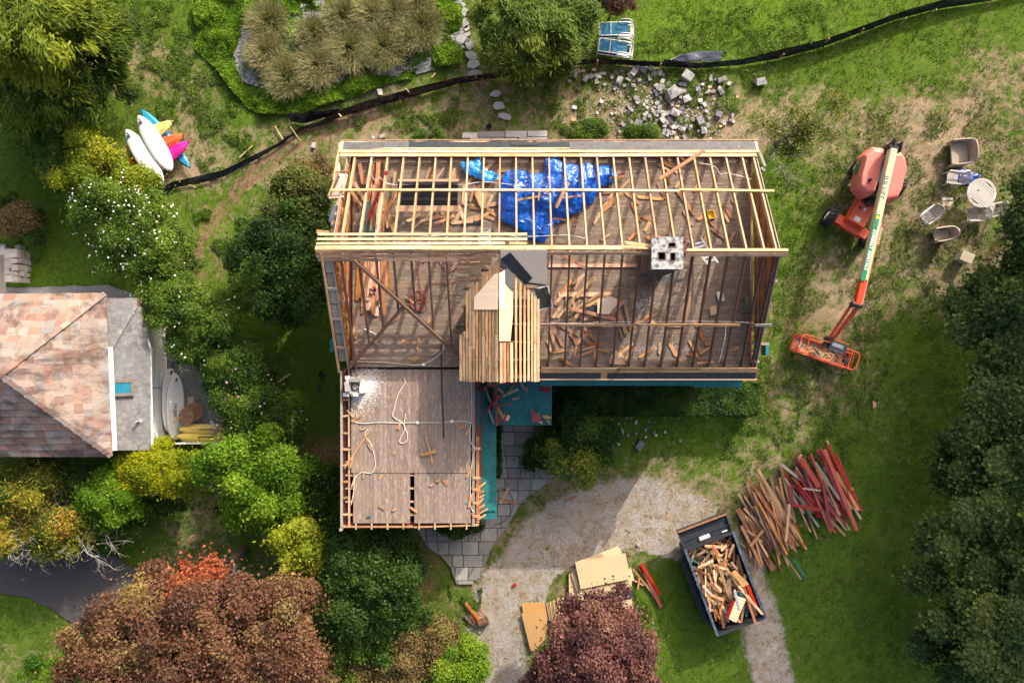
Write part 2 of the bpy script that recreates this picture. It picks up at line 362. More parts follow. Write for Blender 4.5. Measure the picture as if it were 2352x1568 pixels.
# ------------------------------------------------------------------ ground
# control points: u, v, dryness, lushness (bright green), bare dirt
CP = [(330, 30, .35, .5, 0), (430, 20, .25, .6, 0), (420, 130, .55, .4, 0), (330, 160, .75, .2, .1), (470, 180, .6, .3, 0), (330, 230, .3, .5, 0), (420, 260, .6, .3, 0),
      (560, 120, .2, .9, 0), (500, 90, .2, .9, 0), (560, 250, .2, .9, 0), (660, 240, .2, .9, 0), (470, 330, .75, .25, 0), (430, 390, .85, .1, 0), (380, 330, .6, .3, 0), (520, 300, .45, .5, 0), (560, 330, .6, .3, .2),
      (620, 300, .6, .3, .5), (560, 400, .5, .45, .4), (480, 470, .55, .4, .5), (600, 350, .65, .25, .5), (470, 560, .55, .5, .6), (500, 620, .45, .7, .5), (560, 690, .3, .8, .2), (600, 760, .2, .6, 0), (480, 510, .35, .8, .3), (420, 490, .3, .7, .2),
      (700, 330, .65, .3, .5), (760, 300, .6, .4, .3), (870, 280, .7, .25, .35), (980, 240, .55, .4, .2), (960, 290, .6, .4, .1), (1080, 210, .65, .35, .1), (1160, 250, .5, .5, 0), (1100, 290, .6, .4, 0), (1250, 180, .45, .5, 0), (1230, 270, .6, .35, .1),
      (1350, 200, .5, .45, .1), (1340, 260, .8, .2, .3), (1450, 240, .75, .25, .3), (1540, 200, .5, .4, .15), (1600, 260, .65, .3, .3), (1680, 230, .7, .3, .3), (1620, 180, .4, .5, .1), (1700, 170, .35, .5, 0), (1660, 300, .8, .2, .4), (1560, 300, .7, .3, .4),
      (1400, 40, .3, .8, 0), (1480, 60, .25, .9, 0), (1560, 80, .3, .85, 0), (1650, 40, .1, 1, 0), (1750, 30, .15, 1, 0), (1850, 60, .28, .8, 0), (1960, 20, .25, .8, 0), (2100, 10, .3, .8, 0), (1650, 110, .25, .85, 0),
      (1800, 170, .35, .5, 0), (1950, 140, .3, .6, 0), (2100, 80, .25, .7, 0), (2250, 60, .35, .6, 0), (2320, 20, .2, .7, 0), (2000, 200, .32, .6, 0), (2150, 170, .35, .6, 0), (2270, 150, .65, .4, 0), (2330, 220, .6, .4, 0),
      (1800, 260, .75, .25, .1), (1900, 260, .65, .35, 0), (2000, 270, .7, .3, 0), (2120, 260, .78, .25, 0), (2230, 280, .8, .2, 0), (2300, 300, .6, .3, 0), (1900, 330, .6, .35, 0), (2100, 350, .78, .2, 0), (2230, 370, .75, .25, 0), (2310, 380, .6, .4, 0),
      (1820, 400, .35, .6, 0), (1880, 450, .65, .3, .2), (1860, 520, .35, .55, 0), (1800, 500, .3, .7, 0), (1790, 640, .4, .6, 0), (1830, 700, .6, .4, .1), (1880, 620, .65, .3, .1), (1900, 700, .8, .2, .2), (1960, 560, .6, .4, 0),
      (2080, 480, .75, .3, .1), (2060, 560, .6, .5, 0), (2120, 600, .7, .4, .1), (2050, 650, .68, .35, 0), (2180, 560, .75, .3, .1), (2200, 650, .7, .3, .1), (2100, 720, .6, .4, 0), (2000, 720, .7, .3, 0), (2250, 470, .6, .4, .1),
      (1800, 760, .45, .55, 0), (1780, 850, .55, .5, 0), (1820, 900, .65, .4, 0), (1900, 900, .65, .35, 0), (1960, 850, .55, .4, 0), (2050, 800, .35, .6, 0), (2110, 770, .12, .8, 0), (2000, 950, .5, .4, 0), (2100, 900, .35, .5, 0), (2200, 880, .2, .6, 0),
      (1770, 960, .6, .45, 0), (1850, 1000, .5, .55, 0), (1960, 1040, .25, .6, 0), (2050, 1000, .35, .4, 0), (2150, 1000, .3, .4, 0), (1560, 970, .15, .6, .1), (1480, 1000, .2, .6, .25), (1640, 1000, .2, .5, .2), (1600, 1060, .35, .7, 0), (1660, 1090, .55, .55, 0), (1700, 1020, .5, .6, 0), (1550, 1080, .8, .25, 0), (1640, 1140, .8, .2, 0), (1700, 1180, .6, .4, 0),
      (1720, 1100, .6, .5, 0), (1420, 1060, .5, .4, .3), (1330, 1120, .7, .2, .3), (2030, 1150, .3, .4, 0), (2080, 1250, .35, .35, 0), (2000, 1300, .3, .35, 0), (1900, 1350, .25, .35, 0), (1850, 1450, .2, .4, 0), (1950, 1500, .2, .4, 0), (2050, 1400, .2, .3, 0), (2200, 1350, .2, .3, 0), (1820, 1540, .3, .4, 0),
      (1500, 1400, .08, .6, 0), (1560, 1440, .2, .4, .15), (1520, 1520, .08, .5, 0), (1600, 1540, .15, .45, 0), (1470, 1290, .6, .4, 0), (1340, 1240, .85, .2, 0), (1430, 1220, .85, .2, 0), (1540, 1330, .2, .5, 0), (1560, 1240, .55, .35, 0), (1280, 1320, .5, .4, .1), (1260, 1360, .6, .4, 0), (1060, 1350, .55, .4, .3), (1020, 1330, .3, .5, .7), (1080, 1290, .5, .4, .2), (1130, 1200, .6, .2, .4), (1170, 1150, .6, .2, .4),
      (700, 800, .15, .4, 0), (660, 860, .2, .3, 0), (720, 950, .25, .25, .2), (740, 1050, .3, .2, .7), (600, 820, .2, .5, 0), (770, 780, .3, .4, .1), (560, 1150, .4, .3, 0), (500, 1130, .5, .25, 0), (430, 1200, .55, .3, 0), (480, 1230, .6, .25, 0), (400, 1280, .55, .35, 0), (560, 1240, .35, .2, 0), (620, 1320, .5, .2, .2), (300, 1250, .1, .4, 0), (540, 1330, .6, .2, .4), (680, 1350, .3, .3, 0),
      (60, 1420, .3, .4, 0), (130, 1480, .5, .35, 0), (60, 1500, .4, .5, 0), (170, 1440, .25, .8, 0), (30, 1540, .6, .3, 0), (20, 1390, .2, .4, 0),
      (60, 350, .02, .35, 0), (100, 450, .02, .35, 0), (200, 520, .02, .4, 0), (140, 600, .02, .5, 0), (240, 630, .02, .5, 0), (60, 640, .02, .75, 0), (1230, 130, .6, .4, 0), (1100, 150, .6, .4, 0), (1010, 140, .3, .7, 0), (430, 860, .5, .2, .4), (900, 1300, .3, .3, .5), (1000, 1500, .4, .3, .3)]
CPA = np.array(CP, float)
def field(u, v):
    u = np.asarray(u, float); v = np.asarray(v, float); sh = u.shape; u = u.ravel(); v = v.ravel(); out = np.zeros((3, u.size)); ws = np.zeros(u.size)
    for c in CPA:
        d2 = (u - c[0]) ** 2 + (v - c[1]) ** 2; wt = np.exp(-d2 / (2 * 42.0 ** 2)) + 1e-4 * np.exp(-d2 / (2 * 260.0 ** 2)) + 1e-12
        ws += wt
        for k in range(3): out[k] += wt * c[2 + k]
    return [(o / ws).reshape(sh) for o in out]
def uv_of(x, y): return x / KV + 1176, 784 - y / KV
DRIVE = [(1170, 1700), (1150, 1560), (1140, 1450), (1160, 1340), (1235, 1230), (1350, 1160), (1470, 1140), (1560, 1165), (1640, 1230), (1710, 1330), (1750, 1440), (1775, 1560), (1790, 1700)]
def gravel_of(u, v):
    d = segdist(u, v, DRIVE); wd = 62 + 22 * (v > 1300) * (u < 1400)
    inner = inpoly(u, v, [(1180, 1330), (1250, 1230), (1400, 1165), (1500, 1160), (1600, 1230), (1560, 1290), (1440, 1260), (1330, 1290), (1270, 1330), (1240, 1420), (1190, 1420)])
    return np.clip(np.maximum(1.25 - d / wd, inner * .72), 0, 1)
gx = np.concatenate([[-400, -200, -110, -70, -45, -34], np.arange(-27, 27.01, .15), [34, 45, 70, 110, 200, 400]])
gy = np.concatenate([[-400, -200, -110, -70, -40, -26], np.arange(-19.5, 19.51, .15), [26, 40, 70, 110, 200, 400]])
GX, GY = np.meshgrid(gx, gy); U, Vv = uv_of(GX, GY)
dry, lush, dirt = field(np.clip(U, 0, 2352), np.clip(Vv, 0, 1568)); grav = gravel_of(U, Vv)
GZ = (fbm(GX, GY, 2.2, 3) - .5) * .10 + (fbm(GX, GY, .5, 9, 2) - .5) * .035
flat = (np.abs(GX) > 28) | (np.abs(GY) > 20); GZ[flat] = 0; GZ -= .05
# tyre ruts left by the lift on the north-west corner
for off in (0, .55):
    for pts in ([(430, 640), (470, 540), (560, 430), (690, 330), (830, 280), (960, 250)], ):
        w_ = [V(a, b) for a, b in pts]; d = segdist(GX, GY - off * .9, [(p.x, p.y) for p in w_])
        al = np.sin((GX * .8 + GY * .6) * 2 * pi / .42)
        GZ -= np.exp(-(d / .16) ** 2) * (.045 + .02 * al); dirt = np.maximum(dirt, .75 * np.exp(-(d / .22) ** 2))
nx, ny = len(gx), len(gy); idx = np.arange(nx * ny).reshape(ny, nx)
gq = np.stack([idx[:-1, :-1], idx[:-1, 1:], idx[1:, 1:], idx[1:, :-1]], -1).reshape(-1, 4)
def groundmat():
    m, t, b = nodes('lawn_and_soil')
    def at(n):
        a = t.nodes.new('ShaderNodeAttribute'); a.attribute_name = n; return a.outputs['Fac']
    tc = t.nodes.new('ShaderNodeTexCoord').outputs['Object']
    n1 = noise(t, tc, 1.7, 7, .72, .4); n2 = noise(t, tc, 6.5, 6, .72); n3 = noise(t, tc, 42, 3, .6); n4 = noise(t, tc, .35, 3, .5)
    dryc = ramp(t, n2, [(.30, (.13, .095, .055)), (.44, (.27, .195, .125)), (.56, (.37, .275, .185)), (.72, (.46, .36, .25))])
    green = ramp(t, n3, [(.3, (.030, .058, .008)), (.7, (.085, .14, .02))])
    lushc = ramp(t, n3, [(.3, (.055, .11, .008)), (.7, (.145, .235, .02))])
    g = mixc(t, at('lush'), green, lushc)
    f = math_(t, 'ADD', math_(t, 'MULTIPLY', n1, .5), math_(t, 'ADD', math_(t, 'MULTIPLY', n2, .5), 0.0))
    # dryness threshold against noise
    k = math_(t, 'ADD', math_(t, 'MULTIPLY', math_(t, 'SUBTRACT', math_(t, 'ADD', math_(t, 'MULTIPLY', at('dry'), .34), .285), f), 8.0), .5, True)
    col = mixc(t, k, g, dryc)
    dc = ramp(t, n2, [(.3, (.13, .07, .045)), (.7, (.30, .18, .115))])
    k2 = math_(t, 'MULTIPLY', math_(t, 'SUBTRACT', at('dirt'), math_(t, 'MULTIPLY', n1, .9)), 3.0, True)
    col = mixc(t, k2, col, dc)
    gc = ramp(t, noise(t, tc, 26, 4, .75), [(.33, (.17, .145, .12)), (.5, (.36, .325, .285)), (.66, (.54, .50, .46))])
    tanc = ramp(t, n2, [(.35, (.17, .12, .065)), (.65, (.39, .30, .185))])
    gc = mixc(t, ramp(t, n1, [(.44, (0, 0, 0)), (.60, (.9, .9, .9))]), gc, tanc)
    k3 = math_(t, 'ADD', math_(t, 'MULTIPLY', math_(t, 'SUBTRACT', at('grav'), f), 4.0), .45, True)
    col = mixc(t, k3, col, gc)
    L(t, col, b.inputs['Base Color']); b.inputs['Roughness'].default_value = .97; b.inputs['Specular IOR Level'].default_value = .1
    bump(t, b, math_(t, 'ADD', n2, n3), .8, .03); return m
gm = fastmesh('ground', np.stack([GX, GY, GZ], -1).reshape(-1, 3), gq, groundmat(), dict(dry=dry.ravel(), lush=lush.ravel(), dirt=dirt.ravel(), grav=grav.ravel()), True)
go = put(bpy.data.objects.new('ground', gm)); tag(go, kind='structure')
go['label'] = 'patchy green and sun dried lawn around the stripped house'

# asphalt drive of the neighbour, garden paths and beds (sheets stacked a few millimetres apart)
def flat_sheet(name, poly, z, mat, label, ragged=.0, step=.5):
    P = [V(*p) if len(p) == 2 else Vector(p) for p in poly]; pts = []
    for a, b_ in zip(P, P[1:] + P[:1]):
        n = max(1, int((b_ - a).length / step))
        for i in range(n):
            q = a.lerp(b_, i / n); pts.append((q.x + R.uniform(-ragged, ragged), q.y + R.uniform(-ragged, ragged), z))
    mb = MB(); n = len(pts); mb.add(pts, [tuple(range(n))] if sum(pts[i][0] * pts[(i + 1) % n][1] - pts[(i + 1) % n][0] * pts[i][1] for i in range(n)) > 0 else [tuple(range(n))[::-1]])
    o = mb.ob(name, mat); tag(o, label, kind='structure'); return o
flat_sheet('driveway', [(-150, 1240), (60, 1250), (190, 1262), (270, 1278), (350, 1335), (330, 1420), (205, 1455), (140, 1410), (70, 1370), (-150, 1340)], .05, ASPH, 'smooth dark asphalt driveway of the neighbouring house', .03)
flat_sheet('asphalt_lane', [(560, 1800), (610, 1610), (680, 1530), (760, 1490), (790, 1560), (840, 1800)], .05, ASPH, 'dark asphalt lane in the gap between the copper maple and the green shrubs', .03)
flat_sheet('pebble_bed', [(560, 60), (620, 20), (760, 10), (900, 0), (1050, -20), (1070, 30), (1060, 110), (1000, 150), (900, 175), (760, 190), (640, 205), (560, 190), (530, 120)], .03, GRAVELG, 'bed of grey pebbles under the ornamental grasses', .3, .3)
flat_sheet('gravel_strip', [(386, 800), (440, 830), (480, 880), (505, 940), (530, 1010), (386, 1010)], .04, GRAVELG, 'dark grey gravel strip beside the white annex wall', .02)
flat_sheet('gravel_path', [(-150, 560), (15, 560), (17, 720), (-150, 720)], .04, plain('tan_gravel', (.42, .36, .30), (.28, .25, .22), scale=30, rough=.95, bmp=.8, stops=(.4, .6)), 'pale gravel path beside the dry stone wall', .02)
flat_sheet('gravel_margin', [(15, 660), (250, 655), (340, 680), (340, 720), (15, 720)], .035, GRAVELG, 'narrow gravel margin along the neighbouring roof edge', .05)

# flagstone paths: each slab its own piece
def stone_piece(name, cx, cy, w_, h_, z, t, mat, parent, rot=0, n=7, irr=.18, square=False):
    pts = []
    if square:
        pts = [(-w_ / 2, -h_ / 2), (w_ / 2, -h_ / 2), (w_ / 2, h_ / 2), (-w_ / 2, h_ / 2)]; pts = [(x + R.uniform(-1, 1) * irr * .1, y + R.uniform(-1, 1) * irr * .1) for x, y in pts]
    else:
        for k in range(n):
            a = 2 * pi * (k + R.uniform(-.25, .25)) / n; r = 1 + R.uniform(-irr, irr); pts.append((cos(a) * w_ / 2 * r, sin(a) * h_ / 2 * r))
    mb = MB(); mb.prism(pts, 0, t)
    return mb.ob(name, mat, parent, Matrix.Translation((cx, cy, z)) @ Matrix.Rotation(rot, 4, 'Z'))
sp = thing('stepping_stone_path', None, None); tag(sp, 'curved path of flat stepping stones', kind='structure')
for (u, v, w_, h_) in [(1052, 5, 16, 20), (1064, 28, 22, 20), (1070, 55, 14, 26), (1055, 40, 16, 14), (1062, 90, 26, 22), (1072, 66, 12, 14), (1078, 102, 20, 24), (1083, 128, 30, 22), (1088, 148, 30, 20), (1062, 12, 14, 10), (1092, 170, 36, 18), (1074, 80, 14, 12), (1137, 216, 24, 16), (1146, 244, 28, 18), (1160, 268, 30, 16)]:
    c = V(u, v); stone_piece('flagstone', c.x, c.y, w_ * .021, h_ * .021, -.03, .09, LAWNST, sp, R.uniform(-.3, .3))
# paved walk under the wing, big rectangular slabs in running courses
walk = thing('paved_walk', None, None); tag(walk, 'grey paved walk of rectangular slabs beside the teal porch', kind='structure')
wp = [(1135, 975), (1238, 975), (1250, 1040), (1285, 1085), (1250, 1115), (1200, 1150), (1165, 1210), (1130, 1250), (1115, 1300), (1085, 1345), (1045, 1340), (1030, 1290), (980, 1255), (940, 1190), (1000, 1190), (1135, 1190)]
wpx = [V(*p) for p in wp]; poly = [(p.x, p.y) for p in wpx]
y = -12.2; row = 0
while y < -3.2:
    hgt = R.choice([.55, .62, .48]); x = -4.9 + R.uniform(0, .4)
    while x < 2.6:
        wd = R.choice([.6, .75, .9, .5]); cxx, cyy = x + wd / 2, y + hgt / 2
        if True:
            hx, hy = wd / 2 - .018, hgt / 2 - .018; ring = [(-hx + 2 * hx * k / 8, -hy) for k in range(8)] + [(hx, -hy + 2 * hy * k / 8) for k in range(8)] + [(hx - 2 * hx * k / 8, hy) for k in range(8)] + [(-hx, hy - 2 * hy * k / 8) for k in range(8)]
            ok = inpoly(np.array([cxx + p[0] for p in ring]), np.array([cyy + p[1] for p in ring]), poly); ring = [p for k, p in enumerate(ring) if ok[k] and (k % 8 == 0 or not ok.all())]
            if len(ring) > 3: mb = MB(); mb.prism(ring, 0, .075 + R.uniform(-.006, .006)); mb.ob('paving_slab', LAWNSTD, walk, Matrix.Translation((cxx, cyy, -.03)))
        x += wd
    y += hgt; row += 1
# bluestone step by the north wall
st = thing('stone_terrace', None, None); tag(st, 'narrow bluestone terrace along the north wall', kind='structure')
for k, (u0, u1, v0, v1, mt) in enumerate([(1062, 1098, 307, 320, WHBLK), (1099, 1160, 304, 318, LAWNST), (1161, 1210, 303, 318, LAWNST), (1211, 1257, 303, 316, LAWNST), (1080, 1130, 319, 334, LAWNST), (1131, 1190, 319, 334, FSTONE), (1191, 1257, 317, 334, LAWNST)]):
    a, b_ = V(u0, v0), V(u1, v1); mb = MB(); mb.box(-abs(b_.x - a.x) / 2 + .01, abs(b_.x - a.x) / 2 - .01, -abs(b_.y - a.y) / 2 + .01, abs(b_.y - a.y) / 2 - .01, 0, .22)
    mb.ob('bluestone_slab', mt, st, Matrix.Translation(((a.x + b_.x) / 2, (a.y + b_.y) / 2, -.03)))

# pebbles lying on the bed, gravel stones on the drive
def pebbles(name, xy, s0, s1, mat, label, z0=0.0):
    n = len(xy); base = np.array([(1, 0, 0), (0, 1, 0), (-1, 0, 0), (0, -1, 0), (0, 0, 1)], np.float32)
    a = NR.uniform(0, 2 * pi, n); s = NR.uniform(s0, s1, n) * NR.uniform(.7, 1.2, n); e = NR.uniform(.6, 1, n); h_ = NR.uniform(.4, .8, n)
    vx = base[None, :, 0] * s[:, None]; vy = base[None, :, 1] * (s * e)[:, None]; vz = base[None, :, 2] * (s * h_)[:, None]
    X = vx * np.cos(a)[:, None] - vy * np.sin(a)[:, None] + xy[:, 0:1]; Y = vx * np.sin(a)[:, None] + vy * np.cos(a)[:, None] + xy[:, 1:2]; Z = vz + z0
    f = np.array([(0, 1, 4), (1, 2, 4), (2, 3, 4), (3, 0, 4)]); q = (f[None] + (np.arange(n) * 5)[:, None, None]).reshape(-1, 3)
    o = put(bpy.data.objects.new(name, fastmesh(name, np.stack([X, Y, Z], -1).reshape(-1, 3), q, mat))); tag(o, label, kind='stuff')
def scat(u0, u1, v0, v1, n):
    u = NR.uniform(u0, u1, n); v = NR.uniform(v0, v1, n); return u, v, (u - 1176) * KV, (784 - v) * KV
u, v, x, y = scat(520, 1080, 0, 215, 17000)
ins = inpoly(u, v, [(560, 50), (640, 15), (900, 0), (1060, 0), (1065, 110), (1000, 150), (900, 180), (760, 195), (640, 210), (550, 190), (530, 110)])
k = ins & (NR.random(len(u)) < .75); pebbles('pebbles', np.stack([x, y], -1)[k], .025, .075, STONES, 'loose pale round pebbles under the ornamental grasses', .03)
u, v, x, y = scat(1050, 1830, 1070, 1568, 42000)
k = (gravel_of(u, v) * .8 + (fbm(x, y, 1.1, 21) - .5) * 1.1 > NR.uniform(.32, .95, len(u))); pebbles('gravel', np.stack([x, y], -1)[k], .010, .024, plain('driveway_gravel', (.46, .43, .39), (.26, .235, .21), scale=3, rough=.9, lo=1, hi=1), 'pale gravel stones thinly spread over the loop driveway', -.02)
u, v, x, y = scat(404, 535, 805, 1015, 5000)
k = inpoly(u, v, [(386, 800), (440, 830), (480, 880), (505, 940), (530, 1010), (405, 1010)]); pebbles('gravel_stones', np.stack([x, y], -1)[k], .012, .035, GREYBLK, 'small grey stones on the strip beside the white wall', .045)
# ------------------------------------------------------------------ plants
def unit(a): return a / (np.linalg.norm(a, axis=-1, keepdims=True) + 1e-9)
def leafquads(c, nrm, size, tint, aspect=.6, rng=NR, fold=.15, dirs=None):
    """pointed leaves: centre, normal, length, tint per leaf"""
    n = len(c); t = dirs if dirs is not None else unit(np.cross(nrm, rng.normal(size=(n, 3)))); t = unit(t - nrm * (t * nrm).sum(-1, keepdims=True)); b = np.cross(nrm, t); s = np.asarray(size).reshape(-1, 1)
    v = np.stack([c - t * s * .42 + b * s * aspect * .56, c - t * s * .42 - b * s * aspect * .56 + nrm * s * fold, c + t * s * .62 - nrm * s * fold * .5], 1).reshape(-1, 3)
    q = np.arange(3 * n).reshape(n, 3); return v, q, np.repeat(tint, 3)
def join(parts):
    vs, qs, ts = [], [], []; o = 0
    for v, q, t in parts: vs.append(v); qs.append(q + o); ts.append(t); o += len(v)
    return np.concatenate(vs), np.concatenate(qs), np.concatenate(ts)
def crown_points(blobs, n, clump, rng, low=-.15, inner=.55, cpm=None, jag=.22, flat=.75):
    """clumps spread through the upper part of each blob, leaves round each clump"""
    vol = np.array([b[3] * b[4] * .5 + b[3] * b[5] * .5 for b in blobs]); pr = vol / vol.sum()
    C, RC, TT, OUT = [], [], [], []
    for b, p in zip(blobs, pr):
        k = max(5, int((cpm or 1.0) * 3.4 * b[3] * b[4] / clump ** 2))
        d = unit(rng.normal(size=(k * 3, 3))); d = d[d[:, 2] > low][:k]; rad = rng.uniform(inner, 1.0, len(d))[:, None] * (1 + rng.normal(0, jag, (len(d), 1)) * .6)
        C.append(np.array(b[:3]) + d * rad * np.array(b[3:6])); OUT.append(d); RC.append(clump * rng.uniform(.4, 1.5, len(d)))
        TT.append(np.clip(rng.normal(.5, .19, len(d)) + (b[6] if len(b) > 6 else 0), 0, 1))
    C = np.concatenate(C); RC = np.concatenate(RC); TT = np.concatenate(TT); OUT = np.concatenate(OUT)
    w_ = RC ** 2; w_ = w_ / w_.sum(); j = rng.choice(len(C), n, p=w_)
    d = unit(rng.normal(size=(n, 3)) + OUT[j] * .7 + np.array([0, 0, .5])); r = RC[j][:, None] * rng.uniform(.45, 1.05, (n, 1))
    pos = C[j] + d * r * np.array([1, 1, flat])
    k = rng.random(n) < .14; pos[k] += rng.normal(0, clump * .55, (k.sum(), 3)) * np.array([1, 1, .6]); return pos, d, OUT[j], np.clip(TT[j] + rng.normal(0, .12, n), 0, 1), C
def crown_mesh(name, blobs, n, leaf, clump, mat, seed=0, aspect=.6, spread=.55, up=.45, low=-.15, inner=.62, cpm=1.25, jag=.22, zmin=.03, flat=.75):
    rng = np.random.default_rng(seed + 77); pos, d, out, tint, C = crown_points(blobs, n, clump, rng, low, inner, cpm, jag, flat)
    ok = pos[:, 2] > zmin; pos, d, tint = pos[ok], d[ok], tint[ok]; n = len(pos)
    nr = unit(d * .6 + np.array([0, 0, up]) + rng.normal(0, spread, (n, 3)))
    v, q, t = leafquads(pos, nr, leaf * rng.uniform(.6, 1.35, n), tint, aspect, rng)
    return fastmesh(name, v, q, mat, {'tint': t}), C
def limbs(mb, base, tips, r0, rng, wob=.12):
    for tp in tips:
        a = Vector(base); b_ = Vector(tp); m1 = a.lerp(b_, .35) + Vector((rng.normal(0, wob), rng.normal(0, wob), .1)); m2 = a.lerp(b_, .7) + Vector((rng.normal(0, wob), rng.normal(0, wob), .12))
        mb.tube([a, m1, m2, b_], [r0, r0 * .7, r0 * .42, r0 * .15], 5)
def tree(name, label, cat, blobs, n, leaf, clump, mat, group=None, trunk=None, seed=0, bark=None, nlimb=9, **kw):
    """blobs: (u, v, z, rx, ry, rz[, tint shift]) seen at u, v on the photo; radii in metres"""
    B = [tuple(V(b[0], b[1], b[2])) + (max(.2, b[3] * .92 - clump * .35), max(.2, b[4] * .92 - clump * .35), b[5] * .85) + tuple(b[6:]) for b in blobs]; rng = np.random.default_rng(seed)
    cx = sum(b[0] for b in B) / len(B); cy = sum(b[1] for b in B) / len(B)
    if trunk: cx, cy = V(trunk[0], trunk[1]).xy
    t = thing(name, label, cat, (cx, cy, 0), 0, group)
    m, C = crown_mesh('crown', B, n, leaf, clump, mat, seed, **kw); put(bpy.data.objects.new('crown', m), None, t)
    zt = max(b[2] for b in B); r0 = max(.03, .035 * zt); mb = MB(); z1 = max(.25, .45 * min(b[2] for b in B))
    mb.tube([(cx, cy, -.1), (cx + .03, cy, z1 * .5), (cx, cy + .03, z1)], [r0 * 1.4, r0 * 1.1, r0], 8)
    tips = C[rng.choice(len(C), min(nlimb, len(C)), replace=False)]; limbs(mb, (cx, cy, z1 * .95), tips, r0 * .75, rng); mb.ob('trunk', bark or TRUNK, t, smooth=True)
    return t
def bare_branches(name, base, n, length, rad, mat, parent, seed=0, spread=1.0, upz=.6, thick=.02):
    rng = np.random.default_rng(seed); mb = MB()
    def grow(p, d, L_, r, lv):
        pts = [p]; q = Vector(p)
        for k in range(4):
            d = (d + Vector(rng.normal(0, .28, 3))).normalized(); q = q + d * L_ / 4; pts.append(q.copy())
        mb.tube(pts, [r, r * .85, r * .7, r * .55, r * .35], 4, False)
        if lv > 0:
            for k in range(3): grow(pts[1 + k], (d + Vector(rng.normal(0, .7, 3))).normalized(), L_ * .6, r * .55, lv - 1)
    for i in range(n):
        a = rng.uniform(0, 2 * pi); d = Vector((cos(a) * spread, sin(a) * spread, upz)).normalized(); b_ = Vector(base) + Vector((rng.normal(0, rad), rng.normal(0, rad), rng.normal(0, rad * .2)))
        grow(b_, d, length * rng.uniform(.7, 1.2), thick, 2)
    return mb.ob(name, mat, parent, smooth=True)
G_LUSH = leafmat('bright_leaf', [(0, (.04, .10, .006)), (.5, (.11, .225, .010)), (1, (.24, .34, .02))])
G_MID = leafmat('mid_green_leaf', [(0, (.020, .05, .006)), (.5, (.065, .13, .012)), (1, (.165, .235, .024))])
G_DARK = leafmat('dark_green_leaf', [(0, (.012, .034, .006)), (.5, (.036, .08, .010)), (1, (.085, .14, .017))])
G_BLUE = leafmat('dark_maple_leaf', [(0, (.03, .055, .012)), (.5, (.07, .115, .028)), (1, (.17, .205, .045))], .3)
G_YEL = leafmat('yellow_green_leaf', [(0, (.07, .12, .008)), (.5, (.19, .25, .012)), (1, (.40, .40, .03))])
G_GOLD = leafmat('golden_cypress_leaf', [(0, (.10, .15, .004)), (.5, (.25, .29, .006)), (1, (.46, .44, .012))])
G_OLIVE = leafmat('olive_leaf', [(0, (.03, .05, .010)), (.5, (.085, .115, .02)), (1, (.20, .19, .045))])
G_CEDAR = leafmat('cedar_spray', [(0, (.018, .035, .005)), (.45, (.065, .105, .007)), (1, (.20, .24, .014))], .2)
COPPER = leafmat('copper_leaf', [(0, (.05, .03, .018)), (.3, (.135, .06, .036)), (.55, (.21, .095, .055)), (.72, (.18, .125, .045)), (1, (.26, .19, .06))])
ORANGEL = leafmat('orange_red_leaf', [(0, (.16, .035, .02)), (.5, (.32, .08, .035)), (1, (.40, .15, .045))])
PURPLE = leafmat('purple_leaf', [(0, (.05, .026, .026)), (.4, (.13, .055, .05)), (.75, (.23, .095, .08)), (1, (.22, .145, .075))])
TANLEAF = leafmat('dry_tan_leaf', [(0, (.08, .055, .02)), (.5, (.20, .13, .055)), (1, (.26, .22, .06))])
GRASSB = leafmat('lawn_blade', [(0, (.032, .065, .006)), (.45, (.075, .14, .010)), (.8, (.15, .24, .014)), (1, (.32, .25, .11))], .3)
TANGR = leafmat('ornamental_grass_blade', [(0, (.05, .085, .015)), (.5, (.16, .165, .05)), (1, (.46, .40, .22))], .3)
PETALW = leafmat('white_petal', [(0, (.75, .72, .72)), (1, (.85, .83, .82))], .3)
PETALP = leafmat('pink_petal', [(0, (.65, .25, .42)), (1, (.8, .45, .6))], .3)
RHODO = leafmat('rhododendron_leaf', [(0, (.03, .06, .01)), (.5, (.12, .15, .015)), (.85, (.34, .30, .03)), (1, (.42, .20, .04))])

# grass on the lawn: tufts of blades, thinner where the turf is dry
def tufts(name, u, v, x, y, hgt, wid, nb, tint, mat, label):
    n = len(x); zz = (fbm(x, y, 2.2, 3) - .5) * .10 - .05
    c = np.repeat(np.stack([x, y, zz], -1), nb, 0); a = NR.uniform(0, 2 * pi, n * nb); ln = NR.uniform(.3, 1.0, n * nb); hh = np.repeat(hgt, nb) * NR.uniform(.6, 1.2, n * nb); ww = np.repeat(wid, nb) * NR.uniform(.6, 1.3, n * nb)
    d = np.stack([np.cos(a), np.sin(a), np.zeros_like(a)], -1); sd = np.stack([-np.sin(a), np.cos(a), np.zeros_like(a)], -1); c = c + d * NR.uniform(0, .06, (n * nb, 1))
    tip = c + d * (hh * ln * 1.3)[:, None] + np.array([0, 0, 1]) * (hh * (1.15 - .6 * ln))[:, None]
    vs = np.stack([c - sd * ww[:, None] * .5, c + sd * ww[:, None] * .5, tip], 1).reshape(-1, 3)
    o = put(bpy.data.objects.new(name, fastmesh(name, vs, np.arange(len(vs)).reshape(-1, 3), mat, {'tint': np.repeat(np.clip(np.repeat(tint, nb) + NR.normal(0, .1, n * nb), 0, 1), 3)})))
    tag(o, label, kind='stuff'); return o
HOUSEKEEP = [[V(*p).xy for p in q] for q in ([(800, 410), (1640, 410), (1640, 852), (1095, 852), (1095, 1130), (835, 1130), (835, 852), (800, 852)],)]
